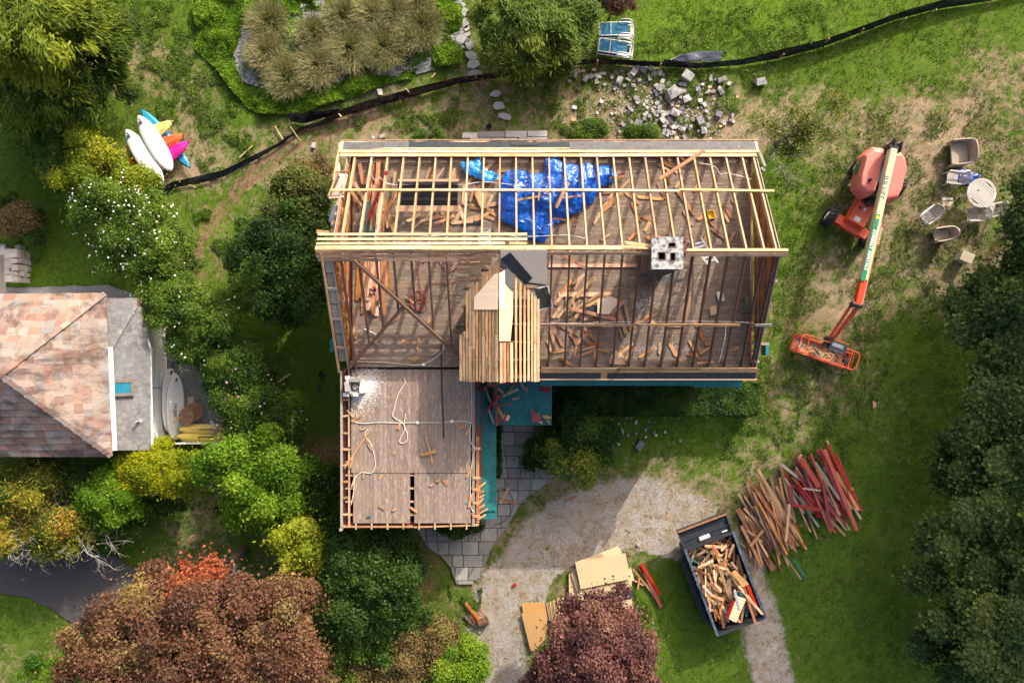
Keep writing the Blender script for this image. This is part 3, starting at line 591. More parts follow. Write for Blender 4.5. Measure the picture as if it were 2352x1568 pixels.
NOGRASS = [[(-200, 660), (400, 660), (400, 1010), (300, 1060), (-200, 1060)], [(-150, 1240), (60, 1250), (190, 1262), (270, 1278), (350, 1335), (330, 1420), (205, 1455), (140, 1410), (70, 1370), (-150, 1340)], [(404, 806), (440, 830), (480, 880), (505, 940), (530, 1010), (405, 1010)], [(560, 60), (900, 0), (1060, 0), (1060, 110), (900, 175), (640, 205), (540, 160)], [(0, 560), (15, 560), (17, 720), (0, 720)], [(835, 400), (1640, 400), (1640, 870), (1105, 870), (1105, 1140), (835, 1140)]]
u, v, x, y = scat(-30, 2382, -30, 1598, 300000)
dr, lu, di = field(u, v); nz = fbm(x, y, .9, 31, 4) * .5 + fbm(x, y, .28, 35, 2) * .5
dens = np.clip((nz - (dr * .36 + .27)) * 7 + .5, .10, 1) * (1 - .85 * np.clip(di * 1.3, 0, 1)) * (1 - .95 * np.clip(gravel_of(u, v) * 1.2, 0, 1))
keep = NR.random(len(u)) < dens * .62
for p in NOGRASS: keep &= ~inpoly(u, v, p)
keep &= ~inpoly(u, v, wp) | ((NR.random(len(u)) < .16) & (nz > .5))
u, v, x, y, lu, nz, dr = [a[keep] for a in (u, v, x, y, lu, nz, dr)]
tt = np.clip(.22 + lu * .42 + (fbm(x, y, 1.6, 51) - .5) * .55 - dr * .05, 0, .9); dryb = NR.random(len(u)) < .10 * dr; tt[dryb] = 1.0
tufts('grass', u, v, x, y, NR.uniform(.035, .085, len(u)), NR.uniform(.018, .034, len(u)), 4, tt, GRASSB, 'short lawn grass growing in tufts between dry patches')

# leafy ground cover round the grasses, weeds in the turf
def cover(name, areas, n, leaf, mat, label, hgt=.22, seed=1, cl=.22, dens=.5):
    rng = np.random.default_rng(seed); pp = []
    for (poly, wgt) in areas:
        a = np.array(poly, float); k = int(n * wgt); uu = rng.uniform(a[:, 0].min(), a[:, 0].max(), k * 2); vv = rng.uniform(a[:, 1].min(), a[:, 1].max(), k * 2); ins = inpoly(uu, vv, poly); uu, vv = uu[ins][:k], vv[ins][:k]
        xx = (uu - 1176) * KV; yy = (784 - vv) * KV; g = fbm(xx, yy, cl * 4, seed + 5, 3); kk = g > (1 - dens) * .95
        pp.append(np.stack([xx[kk], yy[kk], (np.clip((g[kk] - (1 - dens) * .95) * 3.2, 0.1, 1)) * hgt * rng.uniform(.6, 1.1, kk.sum()), np.clip(g[kk] + rng.normal(0, .14, kk.sum()), 0, 1)], -1))
    P_ = np.concatenate(pp); nr = unit(rng.normal(0, .5, (len(P_), 3)) + np.array([0, 0, .9])); vs, q, t = leafquads(P_[:, :3], nr, leaf * rng.uniform(.6, 1.4, len(P_)), P_[:, 3], .65, rng)
    o = put(bpy.data.objects.new(name, fastmesh(name, vs, q, mat, {'tint': t}))); tag(o, label, kind='stuff'); return o
cover('ground_cover', [([(560, 215), (640, 205), (760, 190), (900, 172), (980, 150), (990, 175), (900, 190), (840, 215), (760, 240), (690, 262), (600, 265), (560, 240)], .36), ([(450, 0), (640, 0), (620, 30), (560, 70), (535, 130), (560, 200), (580, 250), (540, 215), (500, 160), (455, 120)], .42), ([(640, 0), (720, 0), (730, 25), (660, 35)], .05), ([(560, 60), (640, 15), (1000, 0), (1060, 100), (900, 180), (640, 205), (560, 180)], .16), ([(1000, 0), (1060, 0), (1062, 150), (985, 160), (1010, 110), (1030, 60)], .14)], 70000, .10, G_LUSH, 'bright green leafy ground cover ringing the pebble bed', .30, 4, .25, .62)
cover('weeds', [([(300, 0), (470, 0), (560, 260), (470, 320), (360, 260), (310, 140)], .25), ([(430, 330), (560, 300), (620, 330), (480, 420)], .08), ([(440, 470), (540, 500), (590, 680), (560, 720), (470, 600)], .2), ([(1780, 250), (2300, 250), (2240, 760), (1780, 800)], .5), ([(1760, 800), (2060, 800), (1960, 1080), (1640, 1080)], .25), ([(1250, 160), (1760, 160), (1740, 320), (1260, 310)], .1), ([(780, 240), (1060, 190), (1050, 300), (800, 300)], .1), ([(1400, 30), (1900, 0), (1900, 120), (1400, 120)], .14), ([(1230, 160), (1760, 160), (1700, 300), (1260, 290)], .12), ([(1030, 1340), (1110, 1340), (1100, 1430), (1050, 1480)], .06), ([(1440, 1340), (1500, 1400), (1480, 1480), (1430, 1400)], .04)], 60000, .07, G_MID, 'low leafy weeds scattered through the dry turf', .12, 8, .16, .46)

# clumps of tall ornamental grass
def grass_clump(u, v, r, hgt, label, seed):
    c = V(u, v, hgt * .5); rng = np.random.default_rng(seed); n = int(2000 * r * r / .6); t = thing('ornamental_grass', label, 'ornamental grass', (c.x, c.y, 0), 0, 'clumps of ornamental grass on the pebble bed')
    a = rng.uniform(0, 2 * pi, n); q = np.sqrt(rng.uniform(0, 1, n)); b0 = np.stack([np.cos(a) * q * r * .7, np.sin(a) * q * r * .7, np.zeros(n)], -1)
    lean = rng.uniform(.15, .75, n) * r * (0.5 + .5 * q); hh = hgt * rng.uniform(.6, 1.1, n) * (1 - .25 * q); a2 = a + rng.normal(0, .95, n); d = np.stack([np.cos(a2), np.sin(a2), np.zeros(n)], -1); w0 = rng.uniform(.012, .024, n)[:, None]; sd = np.stack([-np.sin(a2), np.cos(a2), np.zeros(n)], -1)
    Z = np.array([0, 0, 1.0]); m1 = b0 + d * (lean * .35)[:, None] + Z * (hh * .7)[:, None]; tp = b0 + d * lean[:, None] + Z * (hh * rng.uniform(.75, 1.0, n))[:, None]
    vs = np.stack([b0 - sd * w0 * .5, b0 + sd * w0 * .5, m1 + sd * w0 * .5, m1 - sd * w0 * .5, m1 - sd * w0 * .5, m1 + sd * w0 * .5, tp + sd * w0 * .12, tp - sd * w0 * .12], 1).reshape(-1, 3)
    tn = np.clip(rng.normal(rng.uniform(.26, .5), .2, n) + q * .1, 0, 1); vs += np.array([c.x, c.y, 0]); tq = np.stack([tn - .15, tn - .15, tn, tn, tn, tn, tn + .25, tn + .25], 1).reshape(-1)
    put(bpy.data.objects.new('blades', fastmesh('blades', vs, np.arange(len(vs)).reshape(-1, 4), TANGR, {'tint': np.clip(tq, 0, 1)})), None, t)
for i, (u, v, r, lab) in enumerate([(612, 48, 1.0, 'ornamental grass clump farthest west at the top of the pebble bed'), (608, 118, .95, 'ornamental grass clump at the west tip of the pebble bed below the topmost one'), (655, 178, 1.0, 'ornamental grass clump nearest the leafy cover at the lower west tip of the bed'), (728, 150, 1.1, 'ornamental grass clump in the middle of the row along the silt fence side'), (718, 75, .85, 'smaller ornamental grass clump behind bare pebbles near the west end'), (800, 110, 1.15, 'large round ornamental grass clump at the centre of the bed'), (786, 40, .95, 'ornamental grass clump above the large round central clump'), (852, 30, .9, 'ornamental grass clump in the topmost row third from the stepping stones'), (880, 105, 1.15, 'widest ornamental grass clump beside the bare pebble patch'), (905, 25, .9, 'ornamental grass clump in the topmost row second from the stepping stones'), (965, 60, 1.1, 'ornamental grass clump nearest the stepping stone path'), (935, 85, .8, 'small ornamental grass clump tucked between the two widest ones'), (960, 5, .8, 'ornamental grass clump at the very top edge beside the stepping stones')]):
    grass_clump(u, v, r * .92, 1.1, lab, 100 + i)
# ------------------------------------------------------------------ trees, shrubs, hedges
def conifer(name, label, blobs, n, mat, seed, leaf=.34, clump=.6):
    """feathery sprays: long narrow blades lying outwards on each clump"""
    B = [tuple(V(b[0], b[1], b[2])) + tuple(b[3:]) for b in blobs]; rng = np.random.default_rng(seed); t = thing(name, label, 'tree', (B[0][0], B[0][1], 0)); B = [b[:3] + (b[3] * .88, b[4] * .88, b[5] * .9) + b[6:] for b in B]
    pos, d, out, tint, C = crown_points(B, n, clump, rng, -.1, .6, 1.0, .3); d2 = unit(out * .9 + rng.normal(0, .35, out.shape) + np.array([.15, -.2, -.05]))
    nr = unit(np.array([0, 0, 1.0]) + rng.normal(0, .4, d.shape)); v, q, tt = leafquads(pos, nr, leaf * rng.uniform(.5, 1.4, n), tint, .2, rng, .05, d2)
    put(bpy.data.objects.new('crown', fastmesh('crown', v, q, mat, {'tint': tt})), None, t); mb = MB(); x0, y0 = B[0][:2]; z = B[0][2]
    mb.tube([(x0, y0, -.1), (x0, y0, z * .6), (x0, y0, z + B[0][5] * .7)], [.28, .2, .05], 8); limbs(mb, (x0, y0, z * .4), C[rng.choice(len(C), 14)], .07, rng); mb.ob('trunk', TRUNK, t, smooth=True); return t
conifer('cedar_tree', 'tall feathery cedar at the hedge top beside the kayaks', [(110, 60, 4.6, 2.6, 2.6, 2.6, .18), (60, 150, 3.6, 2.2, 2.2, 2.2), (190, 110, 3.2, 2.2, 2.3, 2.0, -.05), (215, 190, 2.4, 1.7, 1.6, 1.5, -.12), (130, 200, 2.6, 1.9, 1.5, 1.5, -.15), (10, 20, 4.0, 2.2, 2.2, 2.2, .22), (245, 60, 2.2, 1.3, 1.6, 1.3, -.1)], 80000, G_CEDAR, 1, .25, .5)
def hedge(name, label, boxes, n, leaf, mat, seed, cat='hedge'):
    """clipped hedge: leaves on the faces of boxes (u, v centre, z top, half length, half width, angle)"""
    rng = np.random.default_rng(seed); pp, nn, tt = [], [], []
    x0, y0 = V(boxes[0][0], boxes[0][1]).xy; t = thing(name, label, cat, (x0, y0, 0)); mb = MB(); tot = sum(b[3] * b[4] for b in boxes)
    for (u, v, zt, hl, hw, an) in boxes:
        c = V(u, v, zt); k = int(n * hl * hw / tot); f = rng.choice(5, k, p=[.5, .14, .14, .11, .11]); a = rng.uniform(-1, 1, k); b_ = rng.uniform(-1, 1, k); zz = rng.uniform(0.05, 1, k)
        lx = np.where(f == 0, a, np.where(f == 1, a, np.where(f == 2, a, np.where(f == 3, 1, -1)))); ly = np.where(f == 0, b_, np.where(f == 1, 1, np.where(f == 2, -1, b_))); lz = np.where(f == 0, 1, zz)
        dn = np.stack([np.where(f == 3, 1, np.where(f == 4, -1, 0)), np.where(f == 1, 1, np.where(f == 2, -1, 0)), np.where(f == 0, 1, 0)], -1).astype(float)
        rr = 1 - .10 * (np.abs(lx) ** 6 + np.abs(ly) ** 6) * (lz > .9)
        P_ = np.stack([lx * hl, ly * hw, lz * zt * rr], -1); bmpn = (fbm(P_[:, 0] + u, P_[:, 1] + v, .55, seed, 3) - .5); P_ += dn * (bmpn[:, None] * .28 + rng.normal(0, .035, (k, 1)))
        ca, sa = cos(an), sin(an); X = P_[:, 0] * ca - P_[:, 1] * sa + c.x; Y = P_[:, 0] * sa + P_[:, 1] * ca + c.y; pp.append(np.stack([X, Y, P_[:, 2]], -1)); nn.append(np.stack([dn[:, 0] * ca - dn[:, 1] * sa, dn[:, 0] * sa + dn[:, 1] * ca, dn[:, 2]], -1)); tt.append(np.clip(.5 + bmpn * 1.6 + rng.normal(0, .14, k), 0, 1))
        for q in np.arange(-hl + .3, hl, .7): MB().tube([(c.x + q * ca, c.y + q * sa, 0), (c.x + q * ca + .05, c.y + q * sa, zt * .8)], [.03, .012], 5).ob('stem', TRUNK, t)
    P_ = np.concatenate(pp); N_ = unit(np.concatenate(nn) + rng.normal(0, .5, (len(P_), 3)) + np.array([0, 0, .25])); v, q, ti = leafquads(P_, N_, leaf * rng.uniform(.6, 1.3, len(P_)), np.concatenate(tt), .6, rng)
    put(bpy.data.objects.new('leaves', fastmesh('leaves', v, q, mat, {'tint': ti})), None, t); return t
hedge('privet_hedge', 'long clipped green hedge below the cedar dividing the two gardens', [(62, 270, 2.2, 2.1, 1.1, -.95), (135, 370, 2.1, 1.9, 1.1, -.95), (20, 200, 2.2, 1.2, 1.1, -.9), (205, 460, 1.9, 1.3, .9, -.9)], 52000, .09, G_MID, 5)
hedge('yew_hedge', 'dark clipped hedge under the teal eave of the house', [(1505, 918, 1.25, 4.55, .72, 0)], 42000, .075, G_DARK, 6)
FL = [0]
def flowers(t, blobs, n, mat, size, seed):
    rng = np.random.default_rng(seed); B = [tuple(V(b[0], b[1], b[2])) + tuple(b[3:]) for b in blobs]; pos, d, out, tint, C = crown_points(B, n, .3, rng, .1, .95, None, .1); pos += out * .14
    N_ = unit(out + np.array([0, 0, .8])); v, q, ti = join([leafquads(pos, unit(N_ + rng.normal(0, .3, N_.shape)), size * rng.uniform(.7, 1.2, n), tint, .9, rng, .1) for _ in range(2)])
    o = put(bpy.data.objects.new('blossoms', fastmesh('blossoms', v, q, mat, {'tint': ti})), None, t); o['kind'] = 'stuff'
b = [(225, 345, 1.9, 1.3, 1.0, 1.1, .1), (190, 400, 1.8, 1.0, 1.1, 1.0), (270, 400, 1.6, 1.1, 1.0, 1.0), (330, 440, 1.4, .9, .8, .8, -.05)]
tree('forsythia_shrub', 'yellow green shrub growing over the kayak ends', 'shrub', b, 35100, 0.084, 0.44, G_YEL, seed=11, jag=.3)
b = [(255, 495, 2.2, 1.5, 1.5, 1.3, .05), (330, 535, 2.0, 1.7, 1.4, 1.2, .05), (285, 580, 1.9, 1.3, 1.0, 1.0), (345, 480, 1.7, 1.0, 1.0, 1.0, .1)]
t = tree('flowering_shrub', 'shrub thick with white blossoms beside the dark neighbour lawn', 'shrub', b, 40500, 0.084, 0.42, G_MID, seed=12); flowers(t, b, 190, PETALW, .075, 1)
b = [(395, 590, 1.9, 1.4, 1.3, 1.1, .1), (360, 640, 1.8, 1.2, 1.0, 1.0), (345, 585, 1.8, 1.1, 1.1, 1.0)]
t = tree('flowering_shrub', 'lighter green shrub with few blossoms above the annex roof corner', 'shrub', b, 24300, 0.084, 0.39, G_MID, seed=13); flowers(t, b, 18, PETALW, .075, 2)
b = [(415, 695, 2.2, 1.6, 1.5, 1.3, .1), (485, 745, 2.2, 1.6, 1.6, 1.3, .12), (445, 795, 2.0, 1.3, 1.2, 1.1), (380, 680, 1.9, 1.0, 1.0, 1.0), (520, 720, 1.7, .9, 1.1, 1.0, .1)]
t = tree('flowering_shrub', 'green shrub with scattered white blossoms overhanging the annex wall', 'shrub', b, 43200, 0.080, 0.39, G_MID, seed=14); flowers(t, b, 60, PETALW, .075, 3)
b = [(535, 820, 2.1, 1.6, 1.4, 1.2, -.1), (540, 890, 2.0, 1.5, 1.5, 1.2, -.12), (580, 850, 1.7, 1.1, 1.4, 1.1, -.05)]
t = tree('flowering_shrub', 'darker green shrub beside the grey gravel strip', 'shrub', b, 32400, 0.080, 0.39, G_MID, seed=15); flowers(t, b, 10, PETALP, .075, 4)
b = [(590, 945, 2.0, 1.6, 1.4, 1.1, 0), (640, 955, 1.7, 1.2, 1.1, 1.0), (565, 995, 1.8, 1.0, .9, .9)]
t = tree('flowering_shrub', 'shrub with pink blossoms above the yellow kayaks', 'shrub', b, 29700, 0.080, 0.39, G_MID, seed=16); flowers(t, b, 40, PETALP, .075, 5)
tree('rhododendron', 'big dark green leafy shrub against the west gable', 'shrub', [(640, 600, 3.2, 1.9, 1.7, 1.7), (690, 660, 3.0, 1.6, 1.4, 1.5), (590, 560, 2.6, 1.2, 1.1, 1.2, .1), (690, 560, 3.0, 1.2, 1.5, 1.4, -.1), (640, 690, 2.2, 1.2, .9, 1.1)], 48600, 0.126, 0.52, G_DARK, seed=17, aspect=.4)
tree('goldenrod_shrub', 'yellow flowering shrub near the north west corner of the house', 'shrub', [(700, 440, 2.4, 1.3, 1.2, 1.2, .1), (655, 480, 2.2, .9, 1.1, 1.0, .2), (730, 480, 2.6, .9, 1.2, 1.2, -.15)], 35100, 0.092, 0.47, G_OLIVE, seed=18)
tree('tan_shrub', 'dry tan twiggy shrub against the north west corner', 'shrub', [(720, 395, 1.8, 1.1, .7, .8)], 9450, 0.076, 0.39, TANLEAF, seed=19, jag=.4)
tree('viburnum_shrub', 'dark shrub between the flowering hedge and the wing', 'shrub', [(640, 1000, 1.7, .9, .8, .9), (600, 1060, 1.8, .9, .6, .9)], 16200, 0.092, 0.44, G_DARK, seed=20)
tree('dogwood_tree', 'bright green spreading tree beside the south west wing', 'tree', [(560, 1080, 3.0, 1.6, 1.5, 1.3, .05), (640, 1050, 3.0, 1.3, 1.2, 1.2), (610, 1140, 2.8, 1.4, 1.2, 1.2, .1), (560, 1165, 2.2, .9, .9, .9, .1), (690, 1110, 2.0, 1.0, 1.1, 1.0, -.2)], 45900, 0.118, 0.49, G_LUSH, seed=21, jag=.4)
t = thing('lilac_shrub', 'mostly bare grey twigged shrub at the end of the yellow kayaks', 'shrub', V(545, 1010)); bare_branches('branches', V(545, 1015, 1.0), 13, 1.2, .35, BARE, t, 3, 1, .5, .017)
tree('laurel_shrub', 'dark glossy shrubs growing close against the wing wall', 'shrub', [(720, 1120, 1.8, 1.2, 1.2, 1.2), (750, 1200, 1.7, 1.0, 1.1, 1.1), (720, 1190, 1.5, 1.1, .9, .9, .1), (790, 1260, 1.8, 1.0, 1.0, 1.1)], 32400, 0.101, 0.47, G_DARK, seed=22)
tree('yellow_maple', 'small yellow green tree beyond the corner of the wing', 'tree', [(685, 1240, 3.2, 1.1, 1.2, 1.0, .15), (730, 1275, 2.9, .8, 1.0, .9, -.05), (690, 1295, 2.5, .7, .7, .7)], 20250, 0.118, 0.44, G_YEL, seed=23, jag=.4)
tree('arborvitae', 'large dark green tree south of the wing', 'tree', [(850, 1290, 3.4, 2.1, 1.7, 1.7), (910, 1330, 3.4, 1.7, 1.8, 1.7), (820, 1370, 3.2, 1.9, 1.5, 1.6, .05), (900, 1400, 2.8, 1.8, 1.3, 1.4, .2), (780, 1310, 2.2, 1.0, 1.2, 1.1)], 83700, 0.109, 0.47, G_DARK, seed=24)
tree('spirea_shrub', 'mid green shrub with long arching sprays below the dark tree', 'shrub', [(830, 1450, 2.4, 1.7, 1.0, 1.2, .05), (800, 1510, 2.2, 1.0, 1.3, 1.1, .1), (890, 1470, 2.4, 1.4, 1.0, 1.1, .15)], 35100, 0.092, 0.44, G_MID, seed=25, jag=.5)
tree('dry_shrub', 'tan drying shrub at the bottom beside the green sprays', 'shrub', [(950, 1490, 2.3, 1.6, 1.5, 1.2), (890, 1545, 2.2, 1.6, 1.2, 1.2), (1000, 1440, 2.0, 1.0, .9, 1.0)], 40500, 0.084, 0.42, TANLEAF, seed=26, jag=.35)
tree('privet_shrub', 'bright yellow green shrub at the edge of the gravel drive', 'shrub', [(1040, 1530, 2.0, 1.5, 1.2, 1.1, .1), (1080, 1490, 1.7, .9, .9, .9), (1000, 1570, 2.0, 1.3, .9, 1.0, -.1)], 29700, 0.084, 0.42, G_LUSH, seed=27, jag=.3)
cb = [(300, 1470, 4.6, 2.3, 2.0, 1.7), (420, 1420, 5.2, 2.2, 2.0, 1.8, -.05), (540, 1440, 5.2, 2.2, 2.1, 1.8, -.1), (640, 1400, 4.4, 1.7, 1.5, 1.4, .12), (690, 1390, 3.6, 1.0, 1.0, 1.0, .2), (700, 1470, 3.4, .9, .9, .8, .25), (630, 1500, 4.4, 1.8, 1.6, 1.5, -.05), (480, 1530, 5.2, 2.5, 1.7, 1.8, -.1), (350, 1550, 4.8, 2.2, 1.5, 1.6), (230, 1520, 4.0, 1.5, 1.3, 1.3, .1), (330, 1390, 4.2, 1.2, 1.1, 1.1, .2), (370, 1345, 3.6, .8, .8, .8, .25), (730, 1555, 3.2, .8, .7, .7, .2), (600, 1560, 4.5, 1.5, 1.2, 1.2)]
t = tree('copper_maple', 'great copper leaved maple spreading over the end of the asphalt drive', 'tree', cb, 165000, 0.102, 0.55, COPPER, seed=28, trunk=(480, 1440), nlimb=22, jag=.3, aspect=.75)
for k, (u, v) in enumerate([(415, 1520), (395, 1550), (520, 1320), (690, 1520), (470, 1400), (330, 1530)]): bare_branches('dead_branches', V(u, v, 4.6 if k != 2 else 3.2), 4, .9, .15, BARE, t, 30 + k, 1, .35, .014)
tree('orange_maple', 'orange red tree crown rising behind the copper maple', 'tree', [(455, 1330, 4.4, 1.2, 1.0, 1.0), (440, 1385, 4.8, 1.2, .9, 1.0, -.1), (500, 1300, 3.6, .5, .5, .5)], 17550, 0.126, 0.49, ORANGEL, seed=29, jag=.3, aspect=.75)
pb = [(1355, 1465, 3.8, 1.5, 1.4, 1.5), (1310, 1515, 3.6, 1.3, 1.2, 1.4, -.05), (1420, 1480, 3.6, 1.5, 1.6, 1.4, .05), (1350, 1540, 3.8, 2.0, 1.5, 1.5), (1275, 1555, 3.2, 1.2, .9, 1.1), (1440, 1545, 3.2, 1.2, 1.2, 1.1, .15), (1310, 1420, 2.8, .8, .7, .9), (1420, 1400, 3.0, 1.1, .9, .9), (1380, 1390, 2.8, .8, .7, .8, .1)]
tree('purple_maple', 'round purple leaved maple in front of the strand board stack', 'tree', pb, 83700, 0.109, 0.47, PURPLE, seed=31, trunk=(1350, 1490), nlimb=16, jag=.25, aspect=.75)
tree('juniper_shrub', 'upright feathery bright green shrub between cypress and rhododendron', 'shrub', [(255, 1140, 1.9, 1.35, 1.3, 1.2)], 22950, 0.143, 0.39, G_LUSH, seed=32, aspect=.25, jag=.25)
tree('golden_cypress', 'round golden yellow cypress at the annex roof corner', 'shrub', [(370, 1070, 2.2, 1.5, 1.15, 1.2, .05), (320, 1075, 2.0, .9, 1.0, 1.0, .1), (420, 1080, 2.0, .95, 1.05, 1.0, -.2)], 37800, 0.109, 0.34, G_GOLD, seed=33, aspect=.3, jag=.12)
tree('creeping_juniper', 'low dark green shrubs under the golden cypress', 'shrub', [(300, 1200, .8, 1.2, .7, .6), (370, 1160, .8, 1.4, .7, .6), (230, 1225, .8, .9, .6, .5)], 18900, 0.084, 0.39, G_DARK, seed=34)
rb = [(60, 1110, 2.0, 1.8, 1.2, 1.1, .05), (100, 1190, 2.0, 1.9, 1.2, 1.1, .1), (30, 1220, 1.9, 1.4, 1.0, 1.0, .1), (170, 1230, 1.7, 1.2, .9, .8, .1), (140, 1090, 1.6, 1.5, .8, .9, -.3)]
t = tree('rhododendron', 'sprawling yellow leaved rhododendron with bare pale branches by the asphalt', 'shrub', rb, 27000, 0.160, 0.52, RHODO, seed=35, aspect=.28, jag=.4)
for k, (u, v) in enumerate([(150, 1200), (100, 1215), (40, 1240), (190, 1250), (215, 1180), (10, 1255), (60, 1200), (130, 1245), (185, 1205), (90, 1165)]): bare_branches('bare_branches', V(u, v, 1.9), 6, 1.3, .3, BARE, t, 60 + k, 1, .12, .02)
tree('boxwood', 'low green hedge shrub at the corner of the lower lawn', 'shrub', [(120, 1545, .9, 1.6, .8, .7), (170, 1510, .9, .8, .6, .6)], 20250, 0.076, 0.36, G_LUSH, seed=36)
for k, (lab, bl, tk) in enumerate([('dark maple shading the grass beside the garden furniture', [(2375, 545, 3.6, 1.0, 1.1, 1.2), (2350, 610, 3.2, 1.1, .9, 1.1), (2290, 650, 2.6, .8, .6, .8), (2385, 470, 3.6, .8, .9, 1.0)], (2330, 590)),
        ('dark maple at the edge of the lawn level with the aerial lift basket', [(2310, 715, 3.6, 1.4, 1.2, 1.4), (2245, 760, 3.0, 1.1, .8, 1.0), (2330, 800, 3.6, 1.3, 1.2, 1.3), (2225, 700, 2.4, .7, .6, .7), (2270, 845, 3.0, 1.1, .8, .9)], (2310, 750)),
        ('dark maple below the other maples at the lawn edge', [(2310, 930, 3.6, 1.3, 1.2, 1.3), (2250, 985, 3.2, 1.2, .9, 1.1), (2330, 1030, 3.8, 1.3, 1.3, 1.3), (2260, 1075, 3.2, 1.2, .9, 1.0), (2185, 1015, 2.2, .8, .5, .6), (2205, 1095, 2.4, .9, .7, .7)], (2300, 985)),
        ('lowest and widest dark maple near the corner of the lawn', [(2280, 1180, 3.6, 1.5, 1.1, 1.4), (2220, 1250, 3.0, 1.3, .9, 1.1), (2310, 1290, 4, 1.5, 1.3, 1.5), (2220, 1345, 3.2, 1.5, .9, 1.2), (2300, 1410, 4, 1.6, 1.3, 1.4), (2215, 1440, 3.2, 1.4, .9, 1.2), (2300, 1530, 4, 1.6, 1.2, 1.4), (2200, 1530, 3.0, 1.3, .8, 1.0), (2130, 1325, 2.2, .8, .5, .6), (2135, 1475, 2.4, .9, .6, .7), (2140, 1235, 2.2, .7, .5, .5)], (2290, 1330))]):
    tree('shade_maple', lab, 'tree', bl, 12000 * len(bl), .14, .5, G_BLUE, seed=40 + k, jag=.4, aspect=.85, nlimb=14, trunk=tk, spread=.4, up=.8, flat=.4, cpm=1.1, inner=.5)
for k, (x, y, z) in enumerate([(27, 12, 13), (31, 16, 13), (29.3, 4.5, 11.5), (33, 9.5, 14.5), (28, -4.5, 11)]):        # the belt of trees goes on past the picture edge
    t = thing('shade_maple', 'tall maple of the belt continuing outside the picture edge', 'tree', (x, y, 0), 0, 'maples beyond the picture edge')
    m, C = crown_mesh('crown', [(x, y, z, 3.6, 3.6, 3.4), (x + 1, y + 2, z - 3, 3.0, 3.0, 2.8)], 16200, 0.353, 1.04, G_BLUE, 80 + k); put(bpy.data.objects.new('crown', m), None, t)
    mb = MB(); mb.tube([(x, y, -.1), (x, y, z)], [.3, .18], 8); mb.ob('trunk', TRUNK, t)
tree('magnolia_shrub', 'green shrub turning yellow on top south of the teal porch', 'shrub', [(1330, 975, 1.9, .9, .9, .9, -.25), (1310, 1030, 1.9, 1.2, .9, 1.0), (1325, 1065, 1.9, .7, .7, .8, .3), (1370, 1010, 1.5, 1.0, .8, .8, -.15), (1250, 1030, 1.2, .8, .8, .7, -.25), (1360, 1050, 1.6, .7, .6, .7)], 29700, 0.092, 0.42, leafmat('turning_leaf', [(0, (.02, .06, .012)), (.5, (.065, .145, .018)), (.85, (.26, .27, .03)), (1, (.36, .32, .04))]), seed=50, jag=.35)
tree('boxwood', 'rounded clipped boxwood below the north eave nearest the stone terrace', 'shrub', [(1338, 304, .75, 1.15, .55, .6)], 18900, 0.059, 0.29, G_MID, seed=51, jag=.08)
tree('boxwood', 'smaller flatter boxwood between the rubble and the north eave', 'shrub', [(1470, 306, .6, .85, .45, .45)], 12150, 0.059, 0.29, G_MID, seed=52, jag=.2)
tree('boxwood', 'tiny boxwood by the west end of the stone terrace', 'shrub', [(1005, 313, .4, .45, .22, .3), (965, 316, .35, .2, .2, .25)], 4050, 0.059, 0.23, G_MID, seed=53)
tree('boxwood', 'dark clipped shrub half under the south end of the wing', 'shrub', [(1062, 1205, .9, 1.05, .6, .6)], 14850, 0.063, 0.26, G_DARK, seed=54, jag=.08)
hb = [(1145, 55, 1.5, 1.1, 1.5, .9, .1), (1210, 50, 1.8, 1.4, 1.3, .9), (1285, 60, 1.7, 1.2, 1.3, .9), (1150, 130, 1.3, .9, 1.0, .8, .1), (1215, 130, 1.4, 1.2, 1.0, .8, .05), (1290, 125, 1.1, 1.1, .9, .7), (1335, 60, 1.2, .8, 1.0, .7), (1230, -10, 1.7, 1.6, 1.0, .9, -.05), (1110, 20, 1.2, .6, 1.0, .7, .15)]
conifer('arborvitae', 'dense feathery evergreen beside the stepping stones and loungers', hb, 56000, leafmat('evergreen_spray', [(0, (.025, .05, .008)), (.5, (.085, .14, .015)), (1, (.20, .25, .03))], .25), 55, .22, .42)
tree('bittersweet_vine', 'yellow leaved vine climbing through the feathery evergreen', 'vine', [(1330, 45, 1.9, .3, .3, .2, .2), (1300, 95, 1.9, .25, .5, .2), (1280, 140, 1.7, .3, .3, .2), (1360, 20, 1.6, .25, .2, .2)], 900, .13, .2, G_YEL, seed=56)
tree('dead_juniper', 'brown dying juniper at the top edge above the loungers', 'shrub', [(1410, 5, 1.4, 1.0, .5, .6)], 9450, 0.101, 0.39, leafmat('brown_needles', [(0, (.08, .045, .025)), (1, (.24, .14, .08))]), seed=57, aspect=.3)
t = tree('birch_sapling', 'thin half bare tree with pale branches off the north east eave', 'tree', [(1820, 265, 2.6, .9, .5, .6), (1870, 275, 2.6, .9, .6, .6, .05), (1800, 310, 2.4, .8, .5, .6), (1870, 315, 2.4, .7, .5, .6, -.1), (1760, 285, 2.0, .5, .4, .4), (1820, 345, 1.8, .5, .4, .5, -.2), (1900, 245, 2.2, .5, .5, .5)], 4590, 0.084, 0.39, leafmat('pale_olive_leaf', [(0, (.05, .08, .012)), (1, (.22, .24, .03))]), seed=58, jag=.5, nlimb=18, bark=BARE)
bare_branches('bare_branches', V(1790, 350, 2.2), 7, 1.3, .2, BARE, t, 70, 1, .15, .014)
hb = [(25, 500, 1.3, 1.2, .9, .7)]
t = tree('hydrangea', 'hydrangea with tan dried flower heads by the stone wall', 'shrub', [(10, 505, 1.3, 1.1, .8, .6), (45, 500, 1.1, .8, .7, .5)], 12150, 0.092, 0.31, TANLEAF, seed=59)
